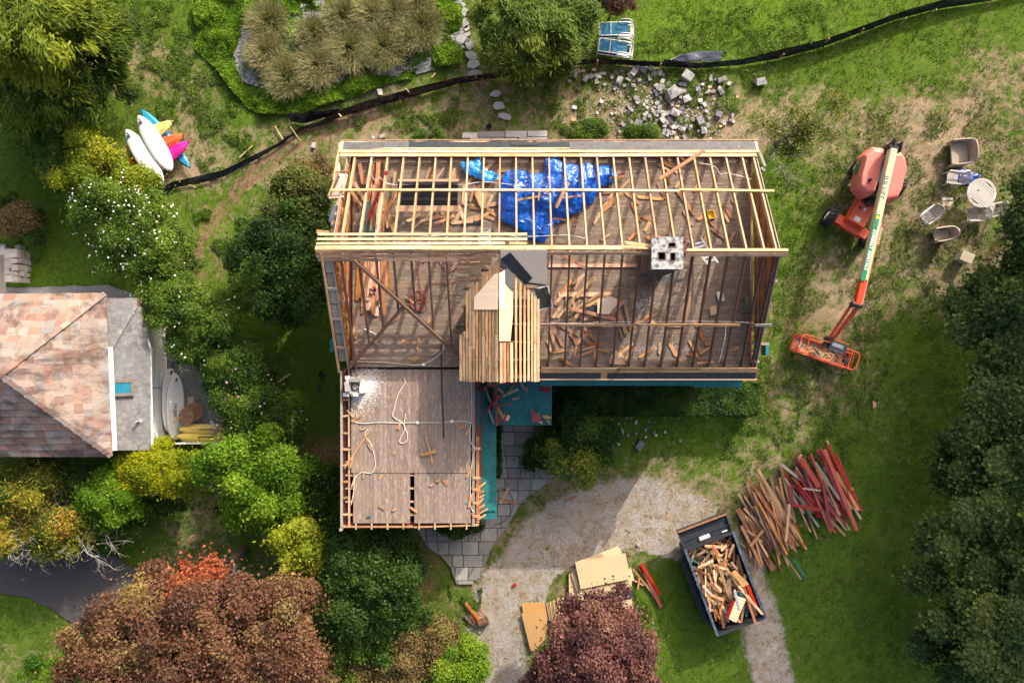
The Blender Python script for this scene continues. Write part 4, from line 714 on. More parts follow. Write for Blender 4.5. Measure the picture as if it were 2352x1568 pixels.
tree('boxwood', 'ring of dark boxwood round the dried hydrangea', 'shrub', [(60, 480, .8, .7, .6, .5), (80, 520, .8, .6, .8, .5), (20, 465, .8, .8, .4, .5), (75, 560, .7, .4, .4, .4)], 14850, 0.076, 0.29, G_DARK, seed=60)
tree('laurel_shrub', 'bushy shrub beside the paved walk below the teal porch', 'shrub', [(1236, 1045, .7, .6, .8, .5), (1260, 990, .8, .5, .6, .5)], 9450, 0.084, 0.34, G_DARK, seed=61)
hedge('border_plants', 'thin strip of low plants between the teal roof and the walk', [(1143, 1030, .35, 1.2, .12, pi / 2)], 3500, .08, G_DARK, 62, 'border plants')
# ------------------------------------------------------------------ the stripped house
XW, XE, YN, YS = -6.12, 9.08, 7.0, -1.02
ZF, ZR, YR, SL = 5.6, 8.15, 3.04, .60
def rz_(y): return ZR - SL * abs(y - YR)
def on_plane(u, v, c, mx, my):
    b_, a = (u - 1176) * KV, (784 - v) * KV; k = my * a + mx * b_
    z = (c + k) / (1 + k / H); return V(u, v, z)
def roofp(u, v): return on_plane(u, v, ZR + SL * YR, 0, -SL) if v < 572 else on_plane(u, v, ZR - SL * YR, 0, SL)
NN, NS = Vector((0, SL, 1)).normalized(), Vector((0, -SL, 1)).normalized()
house = thing('house', 'large house with its roof stripped to bare rafters over a plank floor', 'house', (1.5, 3, 0))
# walls: lapped boards on every face down to the ground
def clapwall(name, x0, y0, x1, y1, z0, z1, out, gap=None):
    mb = MB(); n = int((z1 - z0) / .2); d = Vector((x1 - x0, y1 - y0, 0)); Ln = d.length; d.normalize(); o = Vector((out[0], out[1], 0))
    P0 = Vector((x0, y0, 0))
    for i in range(n):
        za, zb = z0 + (z1 - z0) * i / n, z0 + (z1 - z0) * (i + 1) / n
        vs = [P0 - o * .1 + Vector((0, 0, za)), P0 + d * Ln - o * .1 + Vector((0, 0, za)), P0 + d * Ln + o * .03 + Vector((0, 0, za)), P0 + o * .03 + Vector((0, 0, za)), P0 - o * .1 + Vector((0, 0, zb)), P0 + d * Ln - o * .1 + Vector((0, 0, zb)), P0 + d * Ln + o * .008 + Vector((0, 0, zb)), P0 + o * .008 + Vector((0, 0, zb))]
        mb.add(vs, BOXF)
    return mb.ob(name, SIDING, house)
clapwall('wall', XW, YN, XE, YN, 0, 5.5, (0, 1)); clapwall('wall', XE, YN - .1, XE, YS, 0, 5.5, (1, 0)); clapwall('wall', -1.4, YS, XE - .1, YS, 0, 5.5, (0, -1))
WX0, WX1, WY0 = -6.42, -1.36, -7.0
clapwall('wall', XW, YN - .1, XW, YS, 0, 5.5, (-1, 0)); clapwall('wall', WX0, YS - .03, WX0, WY0, 0, 5.3, (-1, 0)); clapwall('wall', WX0 + .1, WY0, WX1 - .1, WY0, 0, 5.3, (0, -1)); clapwall('wall', WX1, YS - .2, WX1, WY0, 0, 5.3, (1, 0))
def window(cx, cy, z, w_, h_, out):
    mb = MB(); o = Vector((out[0], out[1], 0)); s = Vector((-out[1], out[0], 0)); c = Vector((cx, cy, z)) + o * .05
    M = Matrix((s, o, Vector((0, 0, 1)))).transposed().to_4x4(); M.translation = c
    for a in (-1, 1): mb.box(a * w_ / 2 - .05, a * w_ / 2 + .05, -.03, .03, -h_ / 2, h_ / 2); mb.box(-w_ / 2 + .05, w_ / 2 - .05, -.03, .03, a * (h_ / 2 - .05) - .05, a * (h_ / 2 - .05) + .05)
    mb.box(-w_ / 2 + .05, w_ / 2 - .05, -.025, .025, -.03, .03); f = mb.ob('window', TEALD, house, M)
    g = MB(); g.box(-w_ / 2 + .03, w_ / 2 - .03, -.012, .006, -h_ / 2 + .03, h_ / 2 - .03); g.ob('pane', GLASSD, f, M)
for y in (5.2, 1.6): window(XE, y, 4.1, 1.0, 1.5, (1, 0)); window(XE, y, 1.5, 1.0, 1.5, (1, 0))
for x in (-4, -.5, 3, 6.5): window(x, YN, 1.5, 1.1, 1.5, (0, 1)); window(x, YN, 4.1, 1.1, 1.4, (0, 1))
window(WX1, -2.6, 4.2, 1.3, 1.2, (1, 0)); window(WX1, -5.4, 1.5, 1.1, 1.4, (1, 0)); window(WX0, -4, 4.0, 1.0, 1.3, (-1, 0))
# plank floors
def planks(x0, x1, y0, y1, z, wd, along, nseg, mat, name='floorboard', th=.03):
    a0, a1 = (x0, x1) if along == 'x' else (y0, y1); b0, b1 = (y0, y1) if along == 'x' else (x0, x1); n = int(round((b1 - b0) / wd)); wd = (b1 - b0) / n
    for i in range(n):
        cuts = sorted([a0, a1] + [a0 + (a1 - a0) * (k + R.uniform(.15, .85)) / nseg for k in range(nseg - 1)])
        for s0, s1 in zip(cuts[:-1], cuts[1:]):
            q = b0 + (i + .5) * wd; dz = R.uniform(-.002, .002)
            A, B = ((s0 + .003, q, z - th / 2 + dz), (s1 - .003, q, z - th / 2 + dz)) if along == 'x' else ((q, s0 + .003, z - th / 2 + dz), (q, s1 - .003, z - th / 2 + dz))
            board(name, A, B, wd - .005, th, mat, parent=house, jit=.0008)
planks(XW + .1, XE - .06, YS + .05, YN - .1, ZF, .143, 'x', 3, FLOORM)
planks(WX0 + .33, WX1 - .2, -4.98, YS - .03, 5.5, .15, 'y', 1, FLOORW, 'wing_floorboard'); planks(-6.02, -3.86, WY0 + .12, -5.0, 5.5, .15, 'y', 1, FLOORW, 'wing_floorboard'); planks(-3.70, WX1 - .2, WY0 + .12, -5.0, 5.5, .15, 'y', 1, FLOORW, 'wing_floorboard')
mb = MB(); mb.box(XW + .1, XE - .1, YS + .02, YN - .1, ZF - .10, ZF - .06); mb.box(WX0 + .1, WX1 - .1, WY0 + .1, YS - .02, 4.6, 4.64); mb.ob('shade_subfloor', BLACKIN, house)  # black sheets stand for the shade below the floor gaps
for y in np.arange(WY0 + .42, -4.0, .50): board('floor_joist', (WX0 + .1, y, 5.36), (WX1 - .1, y, 5.36), .05, .2, FRESH, parent=house)
# rafters
RX = [-5.88 + .604 * i for i in range(25)]
def rafter(x, y0, y1, mat, w_=.058):
    n = NN if y0 > YR - .01 and y1 > YR - .01 else NS; dx = R.uniform(-.02, .02)
    board('rafter', Vector((x, y0, rz_(y0))) - n * .10, Vector((x + dx, y1, rz_(y1))) - n * .10, w_ if n is NN else .052, .18, mat, n, house, .005)
valA0, valA1 = roofp(812, 596), roofp(1052, 814); valB0, valB1 = roofp(925, 706), roofp(800, 846)
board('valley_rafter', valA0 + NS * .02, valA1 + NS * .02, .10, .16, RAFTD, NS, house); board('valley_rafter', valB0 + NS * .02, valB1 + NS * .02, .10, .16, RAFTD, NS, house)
for i, x in enumerate(RX):
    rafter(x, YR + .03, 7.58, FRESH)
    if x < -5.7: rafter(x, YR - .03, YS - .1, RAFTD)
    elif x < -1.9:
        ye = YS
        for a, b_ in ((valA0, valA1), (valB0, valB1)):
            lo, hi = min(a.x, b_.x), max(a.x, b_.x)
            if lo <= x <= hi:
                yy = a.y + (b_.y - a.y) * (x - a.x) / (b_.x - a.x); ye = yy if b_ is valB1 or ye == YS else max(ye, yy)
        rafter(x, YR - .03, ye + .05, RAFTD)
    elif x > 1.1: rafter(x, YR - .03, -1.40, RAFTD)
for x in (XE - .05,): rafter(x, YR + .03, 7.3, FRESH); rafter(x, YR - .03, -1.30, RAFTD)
for (u0, v0, u1, v1) in ((1726, 500, 1728, 760), (1593, 555, 1590, 720)): # loose studs standing by the gable and ladder
    a, b_ = V(u0, v0, 7.0), V(u1, v1, 5.9); board('stud', a, b_, .06, .09, FRESH, parent=house)
board('ridge_board', (XW - .1, YR, ZR - .12), (XE + .3, YR, ZR - .12), .035, .2, RAFTD, parent=house)
def roofboard(u0, v0, u1, v1, w_, t, mat, name='roof_board', lift=.012):
    a, b_ = roofp(u0, v0), roofp(u1, v1); n = NN if v0 < 572 else NS
    return board(name, a + n * (lift + t / 2), b_ + n * (lift + t / 2), w_, t, mat, n, house, .006)
def row(u0, u1, v, w_, mat, cuts=(), t=.022, name='roof_board', lift=.012, dv=0.0):
    us = [u0] + list(cuts) + [u1]
    for a, b_ in zip(us[:-1], us[1:]): roofboard(a + .3, v + R.uniform(-.5, .5), b_ - .3, v + dv + R.uniform(-.5, .5), w_, t, mat, name, lift)
# east ridge: one pale and one brown board, then on past the chimney
row(1212, 1497, 569.5, .17, BATTEN, (1370,)); row(1256, 1497, 582, .10, OLDWOOD); row(1574, 1809, 575, .0, BATTEN) if False else None
for (y, m_, u0, u1) in ((YR + .07, BATTEN, 1575, 1810), (YR - .09, OLDWOOD, 1575, 1808)):
    a = V(u0, 570, 8.13); b_ = V(u1, 570, 8.13); z = rz_(y) + .03; board('roof_board', (a.x, y, z), (b_.x, y, z), .12, .03, m_, NN if y > YR else NS, house)
# west ridge: rows of pale boards north, brown ones south
row(730, 1211, 539, .105, BATTEN, (868, 1010)); row(728, 1211, 550, .105, BATTEN, (880, 1050)); row(726, 1160, 560, .10, BATTEN, (858, 930)); row(1170, 1211, 560, .10, BATTEN); row(724, 1213, 569.5, .165, BATTEN, (820, 990))
row(725, 1150, 577.5, .12, OLDWOOD, (850, 1000)); row(726, 1140, 587, .12, OLDWOOD, (990,)); row(730, 1130, 596, .11, OLDWOOD, (870, 1052))
for k, v in enumerate([605, 613, 622, 631, 640, 650]): row(1052 - (k % 3) * 1.5, 1128 - k * 11, v, .10, OLDWOOD, (1078,) if k < 4 else ())
for k in range(6): c = roofp(1054 + R.uniform(0, 8), 655 + k * 7); board('lath_stub', c + Vector((-.1, 0, .02)), c + Vector((.08, 0, .02)), .055, .02, GREYW, NS, house)
# purlins
row(762, 1290, 438, .10, BATTEN, (1010,), .04, 'purlin', .01); row(1290, 1778, 437.5, .10, BATTEN, (1560,), .04, 'purlin', .01, 2.0)
row(1243, 1700, 745, .095, OLDWOOD, (1490,), .04, 'purlin', .01); row(1733, 1773, 746, .10, GREYW, (), .03, 'purlin', .02)
# north eave: open battens, torn felt, fascia
row(781, 1738, 357.5, .15, BATTEN, (1010, 1330, 1590)); row(782, 1735, 348.8, .14, BATTEN, (900, 1250, 1500)); row(785, 1712, 342, .07, BATTEN, (1180, 1450))
def strip(name, y0, y1, x0, x1, mat, t, lift, jag=0.0, step=.35, face=None):
    n = NN if y0 > YR else NS; m_ = max(1, int((x1 - x0) / step)); top = [(x0 + (x1 - x0) * i / m_, y1 + (R.uniform(-jag, jag) if jag else 0)) for i in range(m_ + 1)]
    pts = [(x0, y0), (x1, y0)] + top[::-1]; return sheet(name, [Vector((x, y, rz_(y))) + n * lift for x, y in pts], t, mat, house, n)
strip('eave_board', 7.10, 7.63, -6.5, XE + .22, BATTEN, .02, .005); strip('felt_strip', 7.20, 7.56, -6.38, -3.9, FELTG, .006, .028, .02); strip('felt_strip', 7.19, 7.57, -3.92, 2.2, FELT, .006, .027, .03); strip('felt_strip', 7.19, 7.575, 2.18, XE + .12, FELTG, .006, .029, .02)
board('fascia', (-6.5, 7.65, rz_(7.65)), (XE + .24, 7.65, rz_(7.65)), .03, .16, BATTEN, parent=house); strip('torn_felt', 7.38, 7.56, -.05, 1.0, FELT, .01, .045, .05, .15)
# south eave
row(1243, 1738, 846, .11, OLDWOOD, (1420, 1610)); row(1243, 1737, 853, .06, OLDWOOD, (1500,)); strip('eave_board', -1.42, -1.02, .98, XE + .2, OLDWOOD, .02, .004); strip('felt_strip', -1.38, -1.12, 1.0, 3.35, FELT, .006, .026, .012); strip('felt_strip', -1.39, -1.12, 3.6, XE + .12, FELT, .006, .026, .012)
board('fascia', (.98, -1.44, rz_(1.44 + 2 * YR) + .0), (XE + .2, -1.44, rz_(1.44 + 2 * YR)), .03, .12, PINKW, parent=house)
mb = MB(); p = V(1422, 849, 5.9); mb.tube([p - Vector((0, 0, .5)), p + Vector((0, 0, .12))], .055, 10); mb.ob('vent_pipe', BLACKR, house)
# gable walls: upright boards cut to the rake, level girts inside
def gable(x, out, y0, y1):
    n = int((y1 - y0) / .2); wd = (y1 - y0) / n
    for i in range(n):
        ya, yb = y0 + i * wd + .004, y0 + (i + 1) * wd - .004; mb = MB(); za, zb = rz_(ya) - .22, rz_(yb) - .22
        t = .022; xs = (x, x + out * t) if out > 0 else (x + out * t, x)
        vs = [(xs[0], ya, ZF), (xs[1], ya, ZF), (xs[1], yb, ZF), (xs[0], yb, ZF), (xs[0], ya, za), (xs[1], ya, za), (xs[1], yb, zb), (xs[0], yb, zb)]
        c = Vector((x, (ya + yb) / 2, (ZF + za) / 2)); M = Matrix.Translation(c) @ Matrix.Rotation(pi / 2, 4, 'Y') # grain runs up the board
        mi = M.inverted(); mb.add([mi @ Vector(q) for q in vs], BOXF); mb.ob('gable_board', GABLE, house, M)
    for z in (6.2, 6.85, 7.45):
        h_ = (ZR - z - .25) / SL; board('girt', (x - out * .06, YR - h_, z), (x - out * .06, YR + h_, z), .07, .05, REDBRN, parent=house)
    for s, nn in ((1, NN), (-1, NS)):
        board('rake_board', Vector((x + out * .03, YR, ZR - .12)), Vector((x + out * .03, YR + s * 4.3, ZR - .12 - SL * 4.3)), .03, .16, GREYW, nn, house)
gable(XE + .05, 1, YS + .05, YN - .05); gable(XW - .02, -1, YS + .05, YN - .05)
# west verge: rake, lookouts and grey soffit boards; the northern half mostly torn away
for s, nn, y0, y1 in ((-1, NS, YR - .02, -1.15), (1, NN, 5.85, 7.5)):
    board('rake_board', Vector((-6.5, y0, rz_(y0))) - nn * .02, Vector((-6.52, y1, rz_(y1))) - nn * .02, .06, .14, OLDWOOD if s < 0 else BATTEN, nn, house)
ys = np.arange(YR - .15, -1.1, -.52)
for k, (a, b_) in enumerate(zip(ys[:-1], ys[1:])):
    sheet('soffit_board', [Vector((-6.46, a - .02, rz_(a - .02) - .13)), Vector((-6.17, a - .02, rz_(a - .02) - .13)), Vector((-6.17, b_ + .02, rz_(b_ + .02) - .13)), Vector((-6.46, b_ + .02, rz_(b_ + .02) - .13))], .015, GREYW, house, NS)
    if k % 2: board('lookout', Vector((-6.48, b_, rz_(b_) - .03)), Vector((-6.14, b_, rz_(b_) - .03)), .10, .06, FRESH if k > 3 else GREYW, NS, house)
nb = [V(757, 455, 6.6), V(776, 420, 6.5), V(784, 398, 6.3), V(800, 402, 6.3), V(786, 455, 6.6)]
sheet('soffit_board', nb, .02, GREYW, house, NN); board('lookout', V(755, 452, 6.7), V(776, 398, 6.35), .06, .12, OLDWOOD, parent=house); board('lookout', V(756, 455, 6.7), V(790, 452, 6.7), .06, .1, BATTEN, parent=house); board('lookout', V(772, 395, 6.3), V(800, 393, 6.3), .05, .1, OLDWOOD, parent=house)
for k in range(4): u, v = 778 - k * 4 + R.uniform(-2, 2), 455 + k * 22; board('rake_stub', V(u, v, 6.8), V(u - 5, v + 18, 7.0), .09, .04, OLDWOOD, parent=house, rough=.04)
board('rake_stub', V(757, 535, 7.7), V(728, 532, 7.7), .14, .03, OLDWOOD, parent=house, rough=.05)
mb = MB(); mb.box(-.06, .06, -.25, .25, -.25, .25); mb.ob('cornice_return', TEALD, house, Matrix.Translation(V(766, 793, 5.2))); mb.ob('cornice_return', TEALD, house, Matrix.Translation(V(1757, 801, 5.2))); mb.ob('cornice_return', WHITE, house, Matrix.Translation(V(778, 392, 5.6)))
for (u0, v0, u1, v1, z) in ((1728, 788, 1766, 790, 6.1), (1726, 806, 1744, 806, 5.9), (1726, 828, 1744, 830, 5.8), (1748, 385, 1757, 392, 6.1), (1745, 350, 1757, 382, 5.9)): board('lookout', V(u0, v0, z), V(u1, v1, z), .10, .04, GREYW, parent=house)
board('hanging_slat', V(1770, 752, 6.0), V(1760, 792, 5.7), .02, .03, REDBRN, parent=house); board('purlin_end', V(1765, 645, 7.0), V(1786, 645, 7.0), .06, .05, GREYW, parent=house)
# wing edges: west rim with blocks, south rim with joist ends, east wall plate
board('wing_rim', (WX0 - .03, YS - .1, 5.5), (WX0 - .03, WY0, 5.5), .05, .22, GREYW, parent=house); board('wing_rim', (WX0 + .24, YS - .1, 5.47), (WX0 + .24, -4.0, 5.47), .07, .06, OLDWOOD, parent=house); board('wing_rim', (WX0 + .24, -4.05, 5.46), (WX0 + .24, WY0, 5.46), .07, .06, OLDWOOD, parent=house)
for y in np.arange(-1.6, WY0, -.62): board('rim_block', (WX0 + .0, y, 5.47), (WX0 + .22, y + R.uniform(-.06, .06), 5.47), .07, .05, ORANGE if R.random() < .5 else OLDWOOD, parent=house, rough=.03)
board('wing_rim', (WX0, WY0 - .02, 5.42), (-3.75, WY0 - .02, 5.42), .05, .16, ORANGE, parent=house); board('wing_rim', (-3.72, WY0 - .05, 5.38), (WX1 + .1, WY0 + .04, 5.42), .05, .12, ORANGE, parent=house)
for x in np.arange(WX0 + .5, WX1, .60): board('joist_end', (x, WY0 - .12, 5.47), (x, WY0 + .12, 5.47), .055, .05, BATTEN, parent=house)
board('wall_plate', (WX1 - .10, YS - .4, 5.50), (WX1 - .10, WY0, 5.50), .10, .05, GREYW, parent=house); board('wall_plate', (WX1 + .05, -3.6, 5.36), (WX1 + .05, WY0 + .1, 5.36), .12, .05, REDBRN, parent=house)
for y in (-4.05, -5.15, -5.6, -6.1, -6.6): board('rim_block', (WX1 - .14, y, 5.54), (WX1 + .16, y, 5.52), .09, .035, BATTEN if y > -5.4 else ORANGE, parent=house, rough=.02)
for k in range(7): y = -5.6 - k * .2; board('split_stud', (WX1 + .08, y, 5.2), (WX1 + .22 + R.uniform(0, .2), y + R.uniform(-.1, .1), 4.5), .06, .03, ORANGE, parent=house, rough=.06)
board('corner_post', (WX0 - .05, WY0 - .1, 4.6), (WX0 - .05, WY0 - .1, 5.6), .1, .1, GREYW, parent=house)
# cross gable over the porch
DX, DZ, DS, DY0 = -.46, 8.0, .55, -1.40
def dz_(x): return DZ - DS * abs(x - DX)
def yval(x): return YR - (ZR - dz_(x)) / SL
def droof(u, v): return on_plane(u, v, DZ + DS * DX, -DS, 0) if u > 1145.2 else on_plane(u, v, DZ - DS * DX, DS, 0)
DNE, DNW = Vector((DS, 0, 1)).normalized(), Vector((-DS, 0, 1)).normalized()
def dboard(x, w_, y0=None, y1=None, mat=OLDWOOD, lift=.014):
    y0 = DY0 + R.uniform(-.02, .02) if y0 is None else y0; y1 = yval(x) - .02 if y1 is None else y1; n = DNE if x > DX else DNW
    if y1 - y0 > .1: board('dormer_board', Vector((x, y0, dz_(x))) + n * lift, Vector((x, y1, dz_(x))) + n * lift, w_, .022, mat, n, house, .004)
xs = np.linspace(-1.80, -.52, 12)
for k, x in enumerate(xs):
    if k < 2: dboard(x, .10, None, .25 + .1 * k, OLDWOOD)
    else:
        m_ = R.uniform(-.6, .3); dboard(x, .085 if k in (4, 5, 6) else .105, None, m_, OLDWOOD); dboard(x, .095, m_ + .01, None, OLDWOOD)
xe = [-.38, -.26, -.145, -.02]
for x in xe: dboard(x, .105, None, -.04, REDBRN if x < -.1 else BATTEN)
for k, x in enumerate([.13, .285, .43, .57, .70, .81, .92]):
    m_ = R.uniform(-.4, .9); wd = .085 if k < 4 else .095; mt = BATTEN if k in (0, 3, 5) else FRESH; dboard(x, wd, None, m_, mt); dboard(x, wd, m_ + .012, None, mt)
for y in np.arange(-1.25, 2.6, .62):
    for s, n, x1 in ((1, DNE, .95), (-1, DNW, -1.83)):
        if abs(x1 - DX) > .2: board('dormer_rafter', Vector((DX, y, DZ)) - n * .08, Vector((x1, y, dz_(x1))) - n * .08, .055, .14, RAFTD, n, house)
sheet('dormer_panel', [droof(u, v) + DNE * .03 for u, v in ((1145.5, 711), (1145.5, 783), (1171, 783), (1177, 722), (1177, 672), (1159, 652), (1154, 652), (1154, 711))], .012, OSB, house, DNE)
sheet('dormer_panel', [droof(u, v) + DNW * .034 for u, v in ((1090, 711), (1145, 711), (1145, 628), (1138, 629), (1091, 682))], .012, PLYP, house, DNW)
sheet('dormer_panel', [droof(u, v) + DNE * .045 for u, v in ((1145.5, 711), (1155, 711), (1158, 655), (1158, 620), (1145.5, 628))], .012, PLYP, house, DNE)
sheet('dormer_felt', [droof(1159, 618) + DNE * .06, droof(1159, 650) + DNE * .06, droof(1175, 669) + DNE * .06, droof(1177, 632) + DNE * .06, droof(1169, 614) + DNE * .06], .006, FELTG, house, DNE)
MB().box(-1.72, -1.66, -1.2, 1.3, ZF - .2, dz_(-1.72) - .12).ob('dormer_cheek', RAFTD, house); MB().box(.80, .86, -1.2, 1.3, ZF - .2, dz_(.86) - .12).ob('dormer_cheek', RAFTD, house)
mb = MB(); mb.add([(-1.72, -1.25, 4.8), (.86, -1.25, 4.8), (.86, -1.25, dz_(.86) - .15), (DX, -1.25, DZ - .15), (-1.72, -1.25, dz_(-1.72) - .15), (-1.72, -1.19, 4.8), (.86, -1.19, 4.8), (.86, -1.19, dz_(.86) - .15), (DX, -1.19, DZ - .15), (-1.72, -1.19, dz_(-1.72) - .15)], [(0, 1, 2, 3, 4), (9, 8, 7, 6, 5), (0, 5, 6, 1), (1, 6, 7, 2), (2, 7, 8, 3), (3, 8, 9, 4), (4, 9, 5, 0)]); mb.ob('dormer_front', RAFTD, house)
mb = MB(); mb.box(-1.64, .78, -1.1, 1.6, ZF + .05, ZF + .09); mb.ob('shade_dormer_floor', BLACKIN, house)  # black sheet stands for the shade under the open dormer boards
# strand board and felt lying on the main slope beside the dormer
sheet('slope_panel', [roofp(1150, 573) + NS * .03, roofp(1256, 573) + NS * .03, roofp(1256, 652) + NS * .03, roofp(1208, 650) + NS * .03, roofp(1150, 590) + NS * .03], .012, OSBG, house, NS)
sheet('slope_felt', [roofp(1149, 594) + NS * .05, roofp(1172, 578) + NS * .05, roofp(1223, 637) + NS * .05, roofp(1214, 646) + NS * .05, roofp(1205, 652) + NS * .05], .006, FELT, house, NS)
sheet('slope_felt', [roofp(1200, 650) + NS * .06, roofp(1208, 646) + NS * .06, roofp(1254, 652) + NS * .06, roofp(1254, 655) + NS * .06], .006, FELT, house, NS)
sheet('slope_felt', [roofp(1149, 595) + NS * .055, roofp(1178, 622) + NS * .06, roofp(1166, 640) + NS * .07, roofp(1150, 630) + NS * .06], .006, FELTG, house, NS)
sheet('slope_felt', [roofp(1072, 676), roofp(1084, 676) + NS * .03, roofp(1078, 694) + NS * .06, roofp(1074, 692) + NS * .05], .006, FELT, house, NS)
# teal shingled porch roofs: every shingle its own piece
def shingles(p00, p10, p01, nu, nv, mat, w_clip=None, th=.012, name='shingle', lap=.012, limit=None):
    """p00 eave start, p10 eave end, p01 top start; laid in lapped half-bond courses"""
    p00, p10, p01 = Vector(p00), Vector(p10), Vector(p01); ex = (p10 - p00) / nu; ey = (p01 - p00) / nv; n = ex.cross(ey).normalized(); n = n if n.z > 0 else -n; made = 0; me = {}
    X = ex.normalized(); Y = n.cross(X)
    for j in range(nv):
        off = .5 if j % 2 else 0
        for i in range(-1 if off else 0, nu):
            a, b_ = max(0, i + off), min(nu, i + 1 + off)
            if b_ - a < .05: continue
            c = p00 + ex * (a + b_) / 2 + ey * (j + .5)
            if w_clip and not w_clip(c): continue
            key = (round(b_ - a, 2), R.randrange(3))
            if key not in me:
                hw, hh = ex.length * (b_ - a) / 2 - .004, ey.length / 2; t0 = lap + th + R.uniform(0, .004)
                vs = [(-hw, -hh - .01, lap), (hw, -hh - .01, lap), (hw, hh + .03, 0), (-hw, hh + .03, 0), (-hw, -hh - .01, t0), (hw, -hh - .01, t0), (hw, hh + .03, th * .3), (-hw, hh + .03, th * .3)]
                me[key] = mesh(name, vs, BOXF, mat)
            M = Matrix((X, Y, n)).transposed().to_4x4(); M.translation = c + n * R.uniform(0, .003)
            put(bpy.data.objects.new(name, me[key]), M @ Matrix.Rotation(R.uniform(-.006, .006), 4, 'Z'), house); made += 1
    return made
def slab(name, pts, t, mat): return sheet(name, [Vector(p) - Vector((0, 0, .03)) for p in pts], .02, mat, house)
pa, pb_, pc, pd = V(1097, 1172, 3.0), V(1139, 1172, 2.75), V(1097, 872, 3.0), V(1136, 905, 2.75)
slab('side_roof_deck', [pa, pb_, V(1136, 880, 2.75), V(1097, 880, 3.0)], .02, RAFTD); shingles((pb_.x, pb_.y, 2.75), (pb_.x, -1.7, 2.75), (pa.x - .35, pb_.y, 3.06), 26, 5, TEAL)
q0, q1 = V(1110, 1196, 2.7), V(1141, 1190, 2.62); slab('side_roof_deck', [(q0.x, q0.y, 2.75), (q1.x, q1.y + .1, 2.62), (q1.x, q1.y + .8, 2.62), (q0.x, q0.y + .8, 2.8)], .02, RAFTD); shingles((q1.x, q1.y, 2.66), (q1.x, q1.y + .75, 2.66), (q0.x, q1.y, 2.80), 3, 3, TEAL)
P0, P1 = V(1136, 975, 2.9), V(1267, 975, 2.9)
slab('porch_roof_deck', [P0, P1, (P1.x, -1.6, 3.3), (P0.x - .1, -1.6, 3.3)], .02, RAFTD); shingles(P0 + Vector((-.1, 0, .02)), P1 + Vector((0, 0, .02)), (P0.x - .1, -1.55, 3.32), 13, 8, TEAL)
a = P1 + Vector((-.05, .05, .06)); b_ = Vector((P0.x - .1, -1.6, 3.36)); board('hip_cap', a, b_, .06, .02, TEAL, parent=house)
k0, k1 = V(1240, 884, 4.45), V(1592, 884, 4.45); shingles(k0, k1, (k0.x, -1.1, 4.85), 18, 3, TEAL); k2, k3 = V(1592, 888, 4.42), V(1702, 885, 4.42); shingles(k2 + Vector((.02, 0, 0)), (k3.x, k2.y, 4.42), (k2.x + .02, -1.1, 4.85), 6, 3, TEAL)
slab('skirt_roof_deck', [k0, k3, (k3.x, -1.08, 4.82), (k0.x, -1.08, 4.82)], .02, TEALD)
for x in (P0.x + .3, P1.x - .15): mb = MB(); mb.box(x - .06, x + .06, P0.y + .12, P0.y + .24, 0, 2.85); mb.ob('porch_post', WHITE, house)
mb = MB(); mb.box(pb_.x - .16, pb_.x - .06, pb_.y + .02, pb_.y + .12, 0, 2.7); mb.ob('porch_post', WHITE, house)
# great chimney with three flues, small broken one on the wing
SOOTBR = plain('sooty_brick', (.17, .115, .09), (.09, .075, .07), scale=6, rough=.95, bmp=.4)
def chimney(cx, cy, w_, d_, z0, z1, flues, cap):
    M = Matrix.Translation((cx, cy, z0)); body = MB(); body.box(-w_ / 2 + .06, w_ / 2 - .06, -d_ / 2 + .06, d_ / 2 - .06, 0, .06); c = body.ob('chimney', WHBLK, house, M)
    h_ = .2; n = int((z1 - z0 - .12) / h_)
    for k in range(n):                        # courses of block, broken joints
        for (ax, sgn) in (('x', 1), ('x', -1), ('y', 1), ('y', -1)):
            ln = w_ if ax == 'x' else d_ - .26; m_ = 2; off = .25 if k % 2 else 0
            cuts = [0] + [(i + 1) / m_ - off * .6 for i in range(m_ - 1)] + [1]
            for a, b_ in zip(cuts[:-1], cuts[1:]):
                p, q = (a - .5) * ln + .006, (b_ - .5) * ln - .006; j = R.uniform(-.006, .006); o = (d_ if ax == 'x' else w_) / 2 - .065
                mb = MB(); mb.box(*((p, q, sgn * o - .065 + j, sgn * o + .065 + j) if ax == 'x' else (sgn * o - .065 + j, sgn * o + .065 + j, p, q)), k * h_ + .006, (k + 1) * h_ - .006); mb.ob('chimney_block', SOOTBR, c, M)
    zt = z1 - z0; mb = MB(); xs = sorted({-w_ / 2 - .03, w_ / 2 + .03, *[f[0] for f in flues], *[f[1] for f in flues]}); ys = sorted({-d_ / 2 - .03, d_ / 2 + .03, *[f[2] for f in flues], *[f[3] for f in flues]})
    for x0, x1 in zip(xs[:-1], xs[1:]):
        for y0, y1 in zip(ys[:-1], ys[1:]):
            if not any(f[0] <= (x0 + x1) / 2 <= f[1] and f[2] <= (y0 + y1) / 2 <= f[3] for f in flues): mb.box(x0, x1, y0, y1, zt - .14, zt)
    mb.ob('chimney_cap', cap, c, M)
    for f in flues:
        m2 = MB(); t = .018
        m2.box(f[0] + .002, f[0] + t, f[2] + .002, f[3] - .002, zt - .9, zt + .02); m2.box(f[1] - t, f[1] - .002, f[2] + .002, f[3] - .002, zt - .9, zt + .02); m2.box(f[0] + t, f[1] - t, f[2] + .002, f[2] + t, zt - .9, zt + .02); m2.box(f[0] + t, f[1] - t, f[3] - t, f[3] - .002, zt - .9, zt + .02); m2.box(f[0] + .002, f[1] - .002, f[2] + .002, f[3] - .002, zt - .95, zt - .9)
        m2.ob('flue_liner', plain('clay_flue', (.30, .25, .20), (.12, .10, .09), scale=8), c, M)
    return c
cc = V(1533, 581, 8.5)
chimney(cc.x, cc.y, 1.0, 1.02, ZF, 8.5, [(-.32, -.05, -.24, .04), (.09, .28, -.27, .02), (.03, .29, .18, .36)], CONC)
